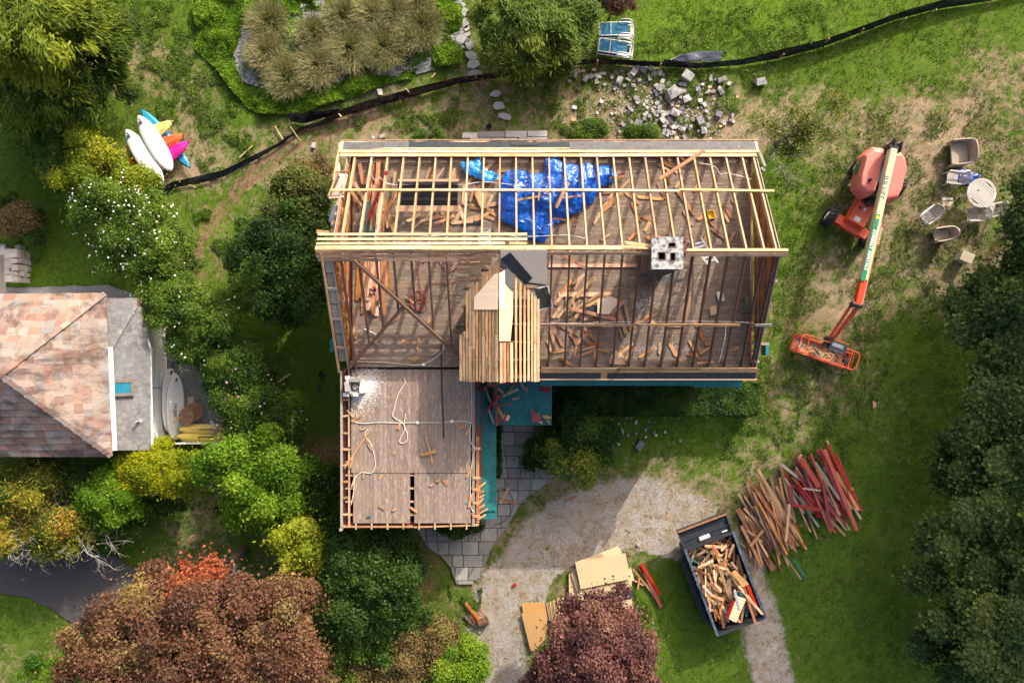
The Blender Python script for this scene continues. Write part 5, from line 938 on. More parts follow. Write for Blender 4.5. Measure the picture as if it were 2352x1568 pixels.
mb = MB()
c = V(1571, 562, 8.1)
for k in range(3): mb.box(c.x - .08 + k * .01, c.x + .08, c.y - .3 + k * .2, c.y - .12 + k * .2, 7.6, 8.15 + R.uniform(-.05, .05))
mb.ob('flashing_blocks', RAFTD, house)
c = V(816, 888, 5.7); sc_ = thing('broken_chimney', 'stub of a small white block chimney in a spill of ash on the wing floor', 'chimney', (c.x, c.y, 5.5))
for (dx, dy, w_, d_, z) in [(-.26, .0, .16, .5, .0), (.26, .02, .16, .5, 0), (0, .26, .34, .16, 0), (0, -.26, .34, .16, 0), (-.27, .02, .17, .36, .2), (.02, .27, .38, .15, .2), (.27, -.1, .15, .26, .2), (-.36, -.3, .2, .14, 0), (.05, -.28, .2, .14, .2), (-.3, .34, .18, .14, .0)]:
    mb = MB(); mb.box(-w_ / 2, w_ / 2, -d_ / 2, d_ / 2, 0, .19); mb.ob('block', R.choice([WHBLK, PALEBLK, PALEBLK, CONC]), sc_, Matrix.Translation((c.x + dx, c.y + dy, 5.505 + z)) @ Matrix.Rotation(R.uniform(-.12, .12), 4, 'Z'))
mb = MB(); mb.tube([(c.x, c.y, 5.505), (c.x, c.y, 5.75)], .12, 4); mb.ob('flue', plain('grey_flue_block', (.32, .31, .29)), sc_)
# ash and plaster dust spilled on the boards round both chimneys
def spill(name, u, v, ru, rv, n, z, s0, s1, mat, label):
    a = NR.uniform(0, 2 * pi, n); q = np.abs(NR.normal(0, .42, n)); uu = u + np.cos(a) * q * ru; vv = v + np.sin(a) * q * rv; c = [V(p, q_, z) for p, q_ in zip(uu, vv)]
    pebbles(name, np.array([(p.x, p.y) for p in c]), s0, s1, mat, label, z)
ASH = plain('pale_ash', (.66, .64, .62), (.52, .50, .48), scale=6, rough=1)
spill('ash', 850, 885, 42, 62, 2600, 5.502, .008, .024, ASH, 'white ash and plaster crumbs spilled round the small chimney'); spill('ash', 825, 900, 26, 60, 1500, 5.502, .008, .03, ASH, 'white ash heaped against the small chimney stub')
spill('plaster_crumbs', 1460, 700, 70, 60, 900, ZF + .004, .006, .02, ASH, 'plaster crumbs strewn over the attic floor by the chimney'); spill('soot_crumbs', 1540, 640, 60, 30, 700, ZF + .004, .01, .035, plain('dark_soot', (.05, .055, .06), (.2, .2, .2)), 'dark sooty crumbs at the foot of the great chimney'); spill('plaster_crumbs', 1510, 800, 110, 22, 900, ZF + .004, .006, .018, ASH, 'plaster crumbs lying along the south side of the attic floor')
# dark skylight well under the north rafters
w0, w1, w2, w3 = V(914, 443, 6.35), V(1052, 443, 6.35), V(1048, 473, 5.95), V(908, 473, 5.95)
n = 9
for k in range(n):
    a, b_ = V(914, 418, 6.3), V(1052, 418, 6.3); c_, d_ = V(911, 472, 5.85), V(1051, 472, 5.85); t0, t1 = k / n, (k + 1) / n
    sheet('felt_course', [a.lerp(c_, t0), b_.lerp(d_, t0), b_.lerp(d_, t1) + Vector((0, 0, .02)), a.lerp(c_, t1) + Vector((0, 0, .02))], .008, FELT if k % 3 else FELTG, house)
board('well_board', V(914, 414, 6.4), V(1054, 414, 6.4), .09, .03, FRESH, parent=house); board('well_board', V(908, 479, 6.0), V(1052, 479, 6.0), .22, .03, FRESH, parent=house)
# ------------------------------------------------------------------ loose things inside the open house
import re as re_
COLN = {ORANGE: 'orange', REDBRN: 'reddish brown', OLDWOOD: 'greyish brown', FRESH: 'tan', BATTEN: 'pale', GREYW: 'grey', MAROON: 'maroon', PINKW: 'pinkish'}
def loose(name, label, cat, group, mat, u, v, Lp, wd, ang, z, t=.03, rough=.03, tilt=0.0):
    """a loose board centred on photo point u, v; Lp is its length in photo pixels, ang its direction in the photo (degrees, 0 = along x, + = up)"""
    c = V(u, v, z); k = KV * (H - z) / H; d = Vector((cos(radians(ang)), sin(radians(ang)), tilt)) * (Lp * k / 2)
    o = board(name, c - d, c + d, wd, t, mat, rough=rough); tag(o, label, cat, group); return o
def put_boards(name, label, cat, group, mats, items, z, wd=(.09, .14), rough=.04, dz=.0, t=.03):
    med = sorted(it[2] for it in items)[len(items) // 2]
    for i, it in enumerate(items):
        m_ = R.choice(mats); cn = COLN[m_] + (' long ' if it[2] > med * 1.15 else ' short ' if it[2] < med * .85 else ' '); lab = cn + re_.sub(r'^(short |long |broken |orange |split )+', '', label)
        loose(name, lab, cat, cn + group, m_, it[0], it[1], it[2], R.uniform(*wd), it[3], z + (it[4] if len(it) > 4 else R.uniform(.02, .04) + dz), t, rough)
z = ZF
# heap of split boards east of the dormer (u, v, length px, angle, lift)
HE = [(1310, 697, 88, 47, .05), (1330, 672, 75, 45, .09), (1345, 660, 60, 48, .12), (1350, 700, 62, 30, .10), (1372, 690, 78, 28, .14), (1290, 680, 50, 50, .04), (1345, 695, 95, 32, .17), (1365, 705, 84, 36, .2), (1385, 712, 66, 30, .12), (1330, 715, 70, 62, .06), (1318, 690, 46, -85, .03), (1302, 703, 52, 88, .04), (1345, 730, 44, -12, .05), (1280, 716, 36, 55, .05), (1395, 690, 40, 22, .16), (1405, 722, 70, 50, .2), (1412, 712, 64, 47, .22), (1428, 735, 66, -72, .08), (1420, 745, 70, -75, .05), (1440, 720, 60, -78, .12), (1360, 722, 55, 28, .22), (1383, 735, 58, 25, .2), (1300, 660, 40, 52, .05), (1327, 652, 34, 56, .1), (1330, 640, 36, 40, .1)]
put_boards('split_board', 'split board in the heap on the attic floor east of the cross gable', 'loose board', 'split boards heaped on the attic floor', [ORANGE, ORANGE, OLDWOOD, FRESH], HE, z)
loose('long_board', 'long orange board lying across the heap on the attic floor', 'loose board', None, ORANGE, 1368, 722, 128, .13, -14, z + .3, .04, .02); loose('pale_plank', 'pale planed plank lying level behind the heap of split boards', 'loose board', None, PINKW, 1342, 676, 118, .17, 0, z + .04, .04, .01)
loose('pale_plank', 'long pale plank lying below the ridge beside the strand board', 'loose board', None, PINKW, 1362, 610, 205, .12, 0, z + .04, .05, .01); loose('fallen_board', 'orange board fallen against the south rafters under the ridge', 'loose board', None, ORANGE, 1318, 600, 68, .12, -28, z + .9, .03, .02)
SH = [(1302, 757, 62, -27), (1272, 782, 48, -75), (1282, 776, 44, -62), (1285, 807, 36, 10), (1355, 733, 48, 10), (1338, 748, 44, 88), (1378, 752, 24, -60), (1396, 750, 24, 8), (1340, 775, 48, 44), (1348, 800, 40, 15), (1355, 793, 42, -48), (1343, 812, 36, 20), (1300, 830, 36, -35), (1322, 806, 26, 70), (1368, 790, 34, -5), (1385, 805, 30, -15), (1318, 780, 34, -60), (1352, 765, 40, -50), (1366, 812, 22, 80), (1470, 740, 58, 33), (1500, 725, 40, 30), (1498, 740, 30, -28), (1552, 748, 40, 2), (1515, 800, 26, 85), (1440, 800, 36, 40), (1430, 805, 40, 35), (1447, 812, 44, 50), (1485, 810, 44, 32), (1543, 800, 40, -60), (1552, 810, 44, -58), (1592, 800, 42, -62), (1603, 795, 40, -72), (1595, 818, 34, -20), (1618, 805, 26, 30), (1628, 790, 20, 5), (1620, 832, 40, 5), (1538, 780, 26, 60), (1612, 770, 30, -72), (1580, 705, 44, 75), (1600, 746, 18, -50), (1655, 744, 30, 6), (1668, 747, 16, 10), (1690, 800, 14, 30), (1560, 833, 26, 5), (1262, 752, 20, 75), (1262, 795, 30, -70)]
put_boards('board_scrap', 'short splintered board scrap on the attic floor along the south side', 'loose board', 'board scraps strewn over the south attic floor', [ORANGE, ORANGE, ORANGE, REDBRN, OLDWOOD], SH, z, (.08, .13), .05)
NH = [(1420, 398, 30, 12), (1386, 443, 34, 5), (1430, 430, 48, 45), (1405, 462, 60, 42), (1385, 480, 80, 58), (1402, 470, 50, 40), (1452, 455, 42, -38), (1460, 488, 46, -65), (1495, 455, 60, -5), (1480, 500, 34, -20), (1487, 520, 26, 60), (1520, 440, 40, -62), (1575, 465, 70, -55), (1580, 500, 40, -60), (1535, 410, 30, -75), (1560, 420, 28, 55), (1525, 385, 34, -30), (1540, 380, 30, -25), (1562, 360, 44, -40), (1545, 380, 40, -60), (1665, 495, 34, -60), (1672, 488, 36, -55), (1690, 470, 30, -60), (1637, 515, 40, -50), (1622, 540, 26, 70), (1600, 430, 22, 60), (1690, 350, 24, -60), (1700, 345, 20, -55), (1655, 540, 50, -35), (1680, 545, 30, 60), (1610, 500, 20, 30), (1500, 545, 30, 10), (1455, 540, 34, 45), (1390, 545, 26, 35)]
put_boards('board_scrap', 'orange board scrap on the attic floor between tarp and east gable', 'loose board', 'board scraps on the north east attic floor', [ORANGE, ORANGE, REDBRN, FRESH], NH, z, (.08, .14), .05)
WH = [(1110, 452, 34, 80), (1095, 455, 40, -70), (1120, 440, 46, 62), (1128, 470, 50, 10), (1100, 480, 56, -12), (1075, 485, 40, 72), (1060, 490, 36, -68), (1090, 500, 44, 15), (1112, 495, 48, 30), (1130, 488, 40, -40), (1050, 500, 30, 60), (1075, 470, 30, -10), (1065, 445, 40, 85), (1085, 445, 40, 75), (1100, 430, 30, 40), (1125, 500, 30, -20), (1062, 510, 50, 5), (1020, 505, 46, 25), (1000, 500, 50, 12), (985, 495, 40, 45), (1030, 490, 36, 70), (1015, 480, 30, -80), (950, 500, 36, 30), (965, 512, 30, 40), (1010, 400, 34, 55), (985, 398, 30, 70), (1042, 408, 40, 85), (1088, 392, 36, 30), (1120, 385, 30, 45), (1100, 375, 26, 80), (1165, 390, 30, 10), (1080, 415, 24, 60)]
put_boards('board_offcut', 'board offcut in the litter between felt panel and tarp', 'loose board', 'board offcuts west of the blue tarp', [ORANGE, FRESH, FRESH, OLDWOOD, BATTEN], WH, z, (.08, .15), .05)
for (u, v, L_, a, w_) in ((1104, 455, 40, -68, .3), (1118, 462, 36, 62, .28)): loose('wedge_board', 'broad pale split board standing in the litter beside the tarp', 'loose board', 'broad split boards by the tarp', BATTEN, u, v, L_, w_, a, z + .12, .025, .08)
WL = [(850, 430, 110, 82), (862, 455, 130, 85), (840, 470, 100, 75), (872, 440, 90, -85), (880, 470, 110, -78), (868, 500, 120, -80), (855, 490, 130, 86), (890, 480, 90, 60), (845, 405, 40, 65), (830, 400, 50, -80), (885, 400, 70, 88), (868, 395, 60, 86), (895, 500, 100, -72), (842, 520, 90, 70), (880, 520, 70, 84), (906, 425, 60, 86), (818, 455, 44, -55), (826, 440, 50, -60)]
put_boards('stacked_board', 'long board in the loose bundle inside the north west corner of the attic', 'loose board', 'boards bundled in the north west attic', [ORANGE, FRESH, REDBRN, ORANGE], WL, z, (.10, .15), .03, .1)
loose('red_board', 'long dark red painted board slanting across the north west bundle', 'loose board', None, REDPNT, 857, 475, 170, .11, 66, z + .45, .03, .01, .2); loose('red_board', 'short red painted board upright in the north west bundle', 'loose board', None, REDPNT, 850, 420, 80, .07, 84, z + .3, .03, .01); loose('pink_board', 'faded pink board in the north west bundle', 'loose board', None, PINKW, 868, 500, 110, .09, 84, z + .38, .03, .01)
WS = [(838, 640, 130, 88), (846, 650, 125, 87), (853, 655, 118, 89), (860, 662, 122, 90), (866, 655, 140, -89), (874, 640, 130, -87), (880, 650, 150, -86), (852, 640, 100, 86), (868, 610, 90, -86), (884, 615, 100, -85)]
for i, it in enumerate(WS): loose('planed_plank', 'planed pink plank in the stack under the south west rafters', 'loose board', 'planks stacked under the south west rafters', PINKW if i % 3 else ORANGE, it[0], it[1], it[2], .15, it[3] - 2, z + .05 + .03 * (i % 4), .03, .01)
for i, it in enumerate([(829, 620, 130, 88), (822, 640, 100, 87), (835, 690, 60, 84), (892, 620, 90, -85)]): loose('brown_plank', 'brown plank beside the pink plank stack in the south west attic', 'loose board', 'brown planks beside the pink stack', REDBRN, it[0], it[1], it[2], .12, it[3], z + .04, .03, .02)
SW = [(985, 592, 34, 35), (1030, 827, 18, 60), (905, 735, 22, 30), (943, 690, 26, -35), (960, 790, 26, 80), (1000, 810, 14, 50), (985, 735, 16, 70), (1080, 602, 40, 2, .14), (1078, 832, 36, 22), (820, 770, 20, 60), (812, 760, 18, 80), (860, 785, 26, -30), (925, 785, 16, 60), (955, 825, 16, 20), (1068, 770, 18, 50), (1060, 812, 20, -30)]
put_boards('board_scrap', 'short board scrap on the west attic floor below the valley rafters', 'loose board', 'board scraps on the west attic floor', [ORANGE, FRESH, OLDWOOD], SW, z, (.06, .12), .04)
WG = [(820, 1032, 105, 56, .05), (986, 1034, 66, -76, .03), (985, 1040, 38, 14, .07), (917, 979, 14, 70), (906, 1040, 8, 40), (845, 1010, 12, 50), (850, 1025, 20, -60), (820, 960, 30, 40), (835, 985, 16, 20), (1022, 1108, 18, -50), (992, 1113, 12, 30), (1060, 980, 14, 20), (1075, 990, 18, 60), (876, 1165, 16, -30), (950, 1170, 20, -35), (905, 1170, 10, 20), (1005, 1105, 8, 0), (1080, 1150, 30, 80), (1078, 1085, 26, 60), (835, 1090, 16, 80), (875, 1095, 14, 50), (805, 950, 22, -50), (808, 1060, 30, 75), (812, 1105, 26, 70)]
put_boards('board_scrap', 'short board scrap lying on the wing floor', 'loose board', 'board scraps on the wing floor', [ORANGE, FRESH, OLDWOOD, ORANGE], WG, 5.5, (.05, .11), .03)
loose('diagonal_brace', 'broad orange board leaning across the rafters at the north east', 'loose board', None, ORANGE, 1567, 378, 118, .13, 32, 6.5, .03, .02, .14)
loose('ridge_offcut', 'pale split board lying on the ridge beside the chimney', 'loose board', None, BATTEN, 1466, 561, 62, .12, -8, 8.22, .03, .05)
for (u, v, L_, a, w_, m_, zz, lab) in ((1155, 545, 2, 0, .1, ORANGE, 0, ''),)[:0]: pass
# boards lying on the tarps
for (u, v, L_, a, w_, m_, lab) in ((1291, 448, 66, 64, .13, REDBRN, 'brown board slanting across the middle of the blue tarp'), (1241, 438, 44, -5, .09, BATTEN, 'short pale board lying on the blue tarp'), (1215, 455, 56, 10, .08, OLDWOOD, 'grey brown lath lying on the west part of the blue tarp'), (1313, 452, 46, 6, .06, ORANGE, 'thin orange lath on the east part of the blue tarp'), (1418, 407, 34, 8, .1, REDBRN, 'brown board on the east tip of the blue tarp'), (1300, 505, 60, -6, .07, REDBRN, 'dark board along the south edge of the blue tarp'), (1238, 448, 24, 84, .05, OLDWOOD, 'small lath crossing the pale board on the tarp')): loose('loose_board', lab, 'loose board', None, m_, u, v, L_, w_, a, z + .52, .03, .03)
# tarpaulins: crumpled cloth draped over hidden heaps
def tarp(name, label, cat, outline, z, hgt, mat, seed, cell=.07, fold=.9, fan=0):
    P_ = [V(*p, z) for p in outline]; px = [(p.x, p.y) for p in P_]; xs = np.arange(min(p[0] for p in px) - cell, max(p[0] for p in px) + cell, cell); ys = np.arange(min(p[1] for p in px) - cell, max(p[1] for p in px) + cell, cell)
    X, Y = np.meshgrid(xs, ys); ins = inpoly(X + (fbm(X, Y, .5, seed + 3) - .5) * .25, Y + (fbm(X, Y, .5, seed + 4) - .5) * .25, px); edge = segdist(X, Y, px + [px[0]])
    lift = np.clip(edge / .9, 0, 1) ** .6; wx = X + (fbm(X, Y, 1.1, seed + 1) - .5) * 1.5 * fold; wy = Y + (fbm(X, Y, .9, seed + 2) - .5) * 1.3 * fold
    r1 = 1 - np.abs(vnoise(wx * .8 + wy * .35, wy * .8 - wx * .3, 1.15, seed) * 2 - 1); r2 = 1 - np.abs(vnoise(wx, wy, .32, seed + 7) * 2 - 1); r3 = 1 - np.abs(vnoise(wx * 1.2, wy, .15, seed + 9) * 2 - 1)
    Z = z + .02 + hgt * (lift * (.25 + .75 * fbm(X, Y, 1.6, seed + 11)) * .55 + .50 * r1 ** 1.8 * lift ** .5 + .10 * r2 ** 2 + .02 * r3)
    m_ = ins; idn = -np.ones(X.shape, int); cellk = m_[:-1, :-1] & m_[:-1, 1:] & m_[1:, 1:] & m_[1:, :-1]; use = np.zeros_like(m_); use[:-1, :-1] |= cellk; use[:-1, 1:] |= cellk; use[1:, 1:] |= cellk; use[1:, :-1] |= cellk
    idn[use] = np.arange(use.sum()); q = np.stack([idn[:-1, :-1][cellk], idn[:-1, 1:][cellk], idn[1:, 1:][cellk], idn[1:, :-1][cellk]], -1); vs = np.stack([X[use], Y[use], Z[use]], -1)
    vs[:, :2] += NR.normal(0, cell * .10, (len(vs), 2)); nv = len(vs); lo = vs - np.array([0, 0, .012]); q2 = np.concatenate([q, q[:, ::-1] + nv])
    o = put(bpy.data.objects.new(name, fastmesh(name, np.concatenate([vs, lo]), q2, mat, None, True))); tag(o, label, cat); return o
tarp('tarpaulin', 'large crumpled bright blue tarp spread over the attic floor', 'tarp', [(1246, 360), (1275, 362), (1300, 375), (1330, 380), (1350, 372), (1370, 383), (1395, 382), (1410, 392), (1415, 402), (1425, 400), (1420, 415), (1400, 425), (1375, 440), (1365, 462), (1345, 475), (1325, 490), (1300, 505), (1275, 512), (1270, 530), (1250, 556), (1225, 555), (1205, 540), (1180, 525), (1165, 520), (1145, 510), (1138, 500), (1140, 470), (1145, 420), (1160, 395), (1195, 390), (1225, 400), (1246, 398)], ZF, .52, TARP, 5, .055)
tarp('tarpaulin', 'small pale blue tarp scrap hung by the rafters west of the large tarp', 'tarp', [(1054, 372), (1070, 372), (1088, 370), (1092, 360), (1105, 362), (1108, 378), (1120, 392), (1140, 392), (1152, 410), (1148, 418), (1120, 425), (1100, 415), (1080, 402), (1068, 400)], ZF + .1, .38, TARPL, 9, .05)
tarp('tarpaulin', 'dark blue tarp crumpled on the dry lawn between the loveseat and the round table', 'tarp', [(2170, 393), (2185, 388), (2225, 392), (2248, 400), (2250, 408), (2232, 418), (2225, 428), (2210, 428), (2190, 415), (2172, 405)], 0, .22, tarpmat('navy_tarpaulin', (.003, .03, .26), (.006, .05, .36)), 15, .05)
tarp('plastic_sheet', 'grey crinkled plastic sheeting hanging outside the north west corner', 'plastic sheet', [(767, 470), (776, 462), (782, 480), (776, 510), (772, 535), (764, 540), (758, 500)], 5.6, .3, PLASW, 21, .05)
tarp('felt_scrap', 'torn black roofing felt scrap under the boards west of the tarp', 'roofing scrap', [(1030, 508), (1070, 502), (1110, 506), (1116, 516), (1080, 522), (1040, 520)], ZF, .08, FELT, 23, .06)
for (pts, zz, lab, mt) in (([(1398, 835), (1402, 818), (1415, 805), (1432, 815), (1438, 838)], z, 'crumpled pale paper sheet by the south eave', CARD), ([(1372, 690), (1402, 680), (1425, 690), (1398, 722), (1372, 720)], z + .3, 'pale strand board offcut in the heap of split boards', OSBG), ([(1345, 705), (1372, 700), (1374, 716), (1352, 718)], z + .2, 'black felt square caught in the heap of split boards', FELT), ([(1446, 672), (1462, 674), (1460, 700), (1448, 698)], z + .05, 'brown board end lying in the plaster dust', OLDWOOD), ([(1630, 705), (1644, 700), (1648, 720), (1632, 725)], z + .05, 'tan cardboard piece on the east attic floor', CARD), ([(1645, 670), (1660, 668), (1664, 690), (1650, 692)], z + .05, 'pale paper scrap by the east gable', WHBLK)):
    o = sheet('flat_scrap', [V(u, v, zz + .02 + R.uniform(0, .05)) for u, v in pts], .012, mt, None, (R.uniform(-.1, .1), R.uniform(-.1, .1), 1)); tag(o, lab, 'scrap')
# cables and hoses
def cable(name, label, cat, pts, r, mat, z, parent=None, sub=6):
    P_ = [V(p[0], p[1], p[2] if len(p) > 2 else z) for p in pts]; out = []
    for i in range(len(P_) - 1):
        p0, p1, p2, p3 = P_[max(i - 1, 0)], P_[i], P_[i + 1], P_[min(i + 2, len(P_) - 1)]
        for k in range(sub):
            t = k / sub; out.append(.5 * ((2 * p1) + (p2 - p0) * t + (2 * p0 - 5 * p1 + 4 * p2 - p3) * t * t + (3 * p1 - p0 - 3 * p2 + p3) * t ** 3))
    out.append(P_[-1]); mb = MB(); mb.tube(out, r, 5); o = mb.ob(name, mat, parent, smooth=True)
    if not parent: tag(o, label, cat)
    return o
cable('electric_cable', 'cream cable looping over the middle of the wing floor', 'cable', [(928, 866), (930, 880), (915, 905), (905, 940), (902, 955), (915, 965), (925, 972), (930, 985), (918, 1010), (922, 1018), (935, 1012), (935, 995), (928, 975), (932, 950)], .016, CABLE, 5.53)
cable('electric_cable', 'cream cable run crossing the wing floor through two junction boxes', 'cable', [(808, 966), (830, 972), (870, 970), (920, 971), (960, 970), (1010, 970), (1040, 967), (1070, 968), (1085, 972)], .014, CABLE, 5.53)
cable('electric_cable', 'cream cable down the east edge of the wing floor', 'cable', [(1083, 868), (1083, 920), (1082, 965), (1078, 1000), (1084, 1020), (1092, 1030), (1088, 1040), (1082, 1080), (1080, 1130), (1082, 1165), (1090, 1175)], .014, CABLE, 5.53)
cable('electric_cable', 'cream cable sagging down the west side of the wing floor', 'cable', [(845, 985), (838, 1000), (852, 1020), (862, 1060), (855, 1085), (830, 1085), (815, 1100), (812, 1130), (806, 1160)], .014, CABLE, 5.53)
cable('electric_cable', 'cream cable lying along the line between attic and wing floors', 'cable', [(800, 830), (880, 832), (950, 838), (972, 836), (990, 828), (1015, 808), (1020, 790)], .012, CABLE, ZF + .02)
cable('electric_cable', 'white cable strung along the north attic through the rafters', 'cable', [(848, 392, 6.6), (862, 415, 6.4), (872, 408, 6.4), (900, 424, 6.2), (1000, 422, 6.2), (1060, 424, 6.2), (1115, 418, 6.2), (1180, 425, 6.2)], .012, WHITE, 6.2)
cable('electric_cable', 'white cable strung along the north attic below the ridge', 'cable', [(965, 543, 6.9), (1040, 541, 6.9), (1100, 538, 6.9), (1160, 541, 6.9), (1220, 543, 6.9), (1300, 540, 6.9), (1345, 548, 7.0)], .012, WHITE, 6.9)
cable('electric_cable', 'white cable hanging in loops at the north east attic', 'cable', [(1606, 375, 6.5), (1640, 382, 6.4), (1655, 400, 6.2), (1670, 398, 6.2), (1710, 407, 6.2), (1725, 412, 6.2)], .014, CABLE, 6.3)
cable('electric_cable', 'thin white cable along the south purlin', 'cable', [(1256, 742), (1350, 741), (1450, 739), (1560, 738), (1650, 738), (1730, 741)], .010, WHITE, 6.7)
cable('electric_cable', 'white cable hanging by a rafter down to the south east eave', 'cable', [(1668, 748, 6.6), (1665, 775, 6.4), (1660, 800, 6.1), (1652, 832, 5.8)], .012, WHITE, 6)
cable('black_pipe', 'long thin black pipe laid down the wing floor from the attic', 'pipe', [(1013, 790), (1014, 850), (1015, 900), (1018, 960), (1020, 1005)], .028, BLACKR, 5.60)
tw = [(960 + cos(a) * (16 + 7 * sin(a * 1.7)), 680 + sin(a) * (18 + 6 * cos(a * 2.3)) + a * .9) for a in np.arange(0, 26, .5)]
cable('air_hose', 'tangled red air hose coiled on the attic floor', 'hose', [(1128, 640), (1090, 640), (1060, 642), (1030, 650), (1000, 648), (980, 655)] + tw + [(960, 610), (955, 590)], .014, REDHOSE, ZF + .05, sub=3)
cable('air_hose', 'stray red hose loop north of the coil on the attic floor', 'hose', [(1000, 585), (1015, 610), (1030, 625), (1050, 615), (1075, 602), (1110, 590), (1130, 588)], .014, REDHOSE, ZF + .03)
for (u, v, zz, lab) in ((1033, 894, 0, ''),)[:0]: pass
for (u, v, zz, lab) in ((960, 970, 5.5, 'grey junction box near the middle of the wing floor'), (1038, 967, 5.5, 'grey junction box toward the east edge of the wing floor'), (973, 837, ZF, 'grey junction box on the line between attic and wing floors')):
    c = V(u, v, zz + .003); mb = MB(); mb.box(-.06, .06, -.05, .05, 0, .045); bx = thing('junction_box', lab, 'junction box', c, .1); mb.ob('box', ALU, bx, Matrix.Translation(c)); mb = MB(); mb.box(-.05, .05, -.04, .04, .045, .052); mb.ob('cover', WHITE, bx, Matrix.Translation(c))
# step ladders half under the ridge
def ladder(label, u, v, ang, L_, z0, z1):
    c = V(u, v, (z0 + z1) / 2); d = Vector((cos(ang), sin(ang), 0)); s = Vector((-sin(ang), cos(ang), 0)); t = thing('step_ladder', label, 'ladder', (c.x, c.y, z0))
    a = c - d * L_ / 2; b_ = c + d * L_ / 2; a.z = z0; b_.z = z1; mb = MB()
    for q in (-1, 1): mb.bar(a + s * q * .24, b_ + s * q * .17, .07, .03)
    mb.ob('side_rails', ALU, t)
    for k in range(1, 7):
        p = a.lerp(b_, k / 7); w_ = .24 - .07 * k / 7; m2 = MB(); m2.bar(p - s * w_, p + s * w_, .08, .03); m2.ob('tread', ALU, t)
    m3 = MB()
    for q in (-1, 1): m3.bar(b_ + s * q * .16, a + s * q * .22 + d * L_ * .9 * (1 if z1 > z0 else 0) - d * .1, .035, .025)
    m3.ob('rear_legs', ALU, t); return t
ladder('white aluminium step ladder under the ridge east of the chimney', 1617, 578, -1.35, 1.1, ZF + .02, ZF + 1.5); ladder('aluminium step ladder below the pale ridge boards near the cross gable', 1113, 548, -1.4, .8, ZF + .02, ZF + 1.3); ladder('white aluminium frame ladder lying under the ridge boards at the west', 1050, 580, .08, 1.0, ZF + .05, ZF + 1.2)
# small attic things
c = V(1632, 494, ZF); t = thing('yellow_bucket', 'small square yellow tub on the north east attic floor', 'tub', c); mb = MB()
for a in (-1, 1): mb.box(a * .12 - .01, a * .12 + .01, -.15, .15, 0, .12); mb.box(-.11, .11, a * .14 - .01, a * .14 + .01, 0, .12)
mb.box(-.11, .11, -.13, .13, 0, .015); mb.ob('tub', YELPL, t, Matrix.Translation(c + Vector((0, 0, .005))) @ Matrix.Rotation(.25, 4, 'Z'))
def framed(name, label, cat, u, v, w_, h_, z, tilt, rz, fm, pm, bars=1, axis='X'):
    c = V(u, v, z); M = Matrix.Translation(c) @ Matrix.Rotation(rz, 4, 'Z') @ Matrix.Rotation(tilt, 4, axis); t = thing(name, label, cat, M=M); mb = MB(); b_ = .045
    for a in (-1, 1): mb.box(a * (w_ / 2 - b_ / 2) - b_ / 2, a * (w_ / 2 - b_ / 2) + b_ / 2, -h_ / 2, h_ / 2, 0, .035); mb.box(-w_ / 2 + b_, w_ / 2 - b_, a * (h_ / 2 - b_ / 2) - b_ / 2, a * (h_ / 2 - b_ / 2) + b_ / 2, 0, .035)
    for k in range(bars): y = -h_ / 2 + h_ * (k + 1) / (bars + 1); mb.box(-w_ / 2 + b_, w_ / 2 - b_, y - .018, y + .018, .004, .031)
    mb.ob('frame', fm, t, M); g = MB(); g.box(-w_ / 2 + .02, w_ / 2 - .02, -h_ / 2 + .02, h_ / 2 - .02, .012, .02); g.ob('pane', pm, t, M); return t
framed('window_sash', 'green framed window sash lying at the west gable of the attic', 'window sash', 855, 518, .55, 1.25, ZF + .1, -.1, -.02, GREENP, GLASSD, 2); framed('window_sash', 'second green sash standing behind the first at the west gable', 'window sash', 842, 505, .4, 1.4, ZF + .35, 1.15, -.05, GREENP, GLASSD, 1, 'Y')
framed('insect_screen', 'white framed dark insect screen leaning on the cross gable eave', 'insect screen', 1248, 684, .55, .82, 7.0, .3, .25, WHITE, plain('screen_mesh', (.05, .06, .045), (.08, .09, .06), scale=40), 0); framed('window_sash', 'white framed dark pane leaning inside the east gable', 'window sash', 1725, 620, .22, .75, ZF + .6, 1.0, 0, WHITE, GLASSD, 0, 'Y')
def disc(name, label, cat, c, r, th, mat, M): mb = MB(); mb.tube([(0, 0, 0), (0, 0, th)], r, 20); o = mb.ob(name, mat, None, Matrix.Translation(c) @ M); tag(o, label, cat); return o
disc('green_tub_lid', 'dark green round lid standing against the east gable', 'lid', V(1714, 700, ZF + .5), .42, .04, GREENP, Matrix.Rotation(1.25, 4, 'Y')); disc('red_disc', 'red round sled standing in the east gable opening', 'sled', V(1750, 600, ZF + .9), .42, .05, KRED, Matrix.Rotation(1.35, 4, 'Y'))
cable('grey_conduit', 'grey conduit pipe poking in at the west gable', 'pipe', [(836, 755), (850, 762), (868, 770)], .035, ALU, ZF + .3)
mb = MB(); c = V(860, 690, ZF)
for k in range(9): mb.bar(V(856 + R.uniform(-8, 8), 665 + R.uniform(-8, 10), ZF + .15 + R.uniform(0, .1)), V(858 + R.uniform(-8, 8), 672 + R.uniform(-8, 10), ZF + .1), .12, .06)
tag(mb.ob('brick_heap', plain('brown_brick', (.22, .10, .07), (.14, .07, .05)), None), 'brown broken brick heap at the west gable foot', 'rubble')
o = loose('mossy_log', 'mossy split post lying by the west gable foot', 'post', None, wood('mossy_wood', (.08, .08, .03), (.18, .15, .07)), 862, 700, 36, .12, 45, ZF + .1, .08, .03); disc('blue_scrap', 'small bright blue round scrap on the wing floor', 'scrap', V(1102 - 29, 1154, 5.5), .045, .03, KBLU, Matrix.Identity(4))
o = loose('blue_scrap', 'small teal blue scrap at the south end of the wing floor', 'scrap', None, TEALD, 848, 1186, 9, .07, 5, 5.53); o = loose('green_scrap', 'small green scrap beside the cross gable', 'scrap', None, GREENP, 1053, 748, 10, .08, 10, ZF + .03)
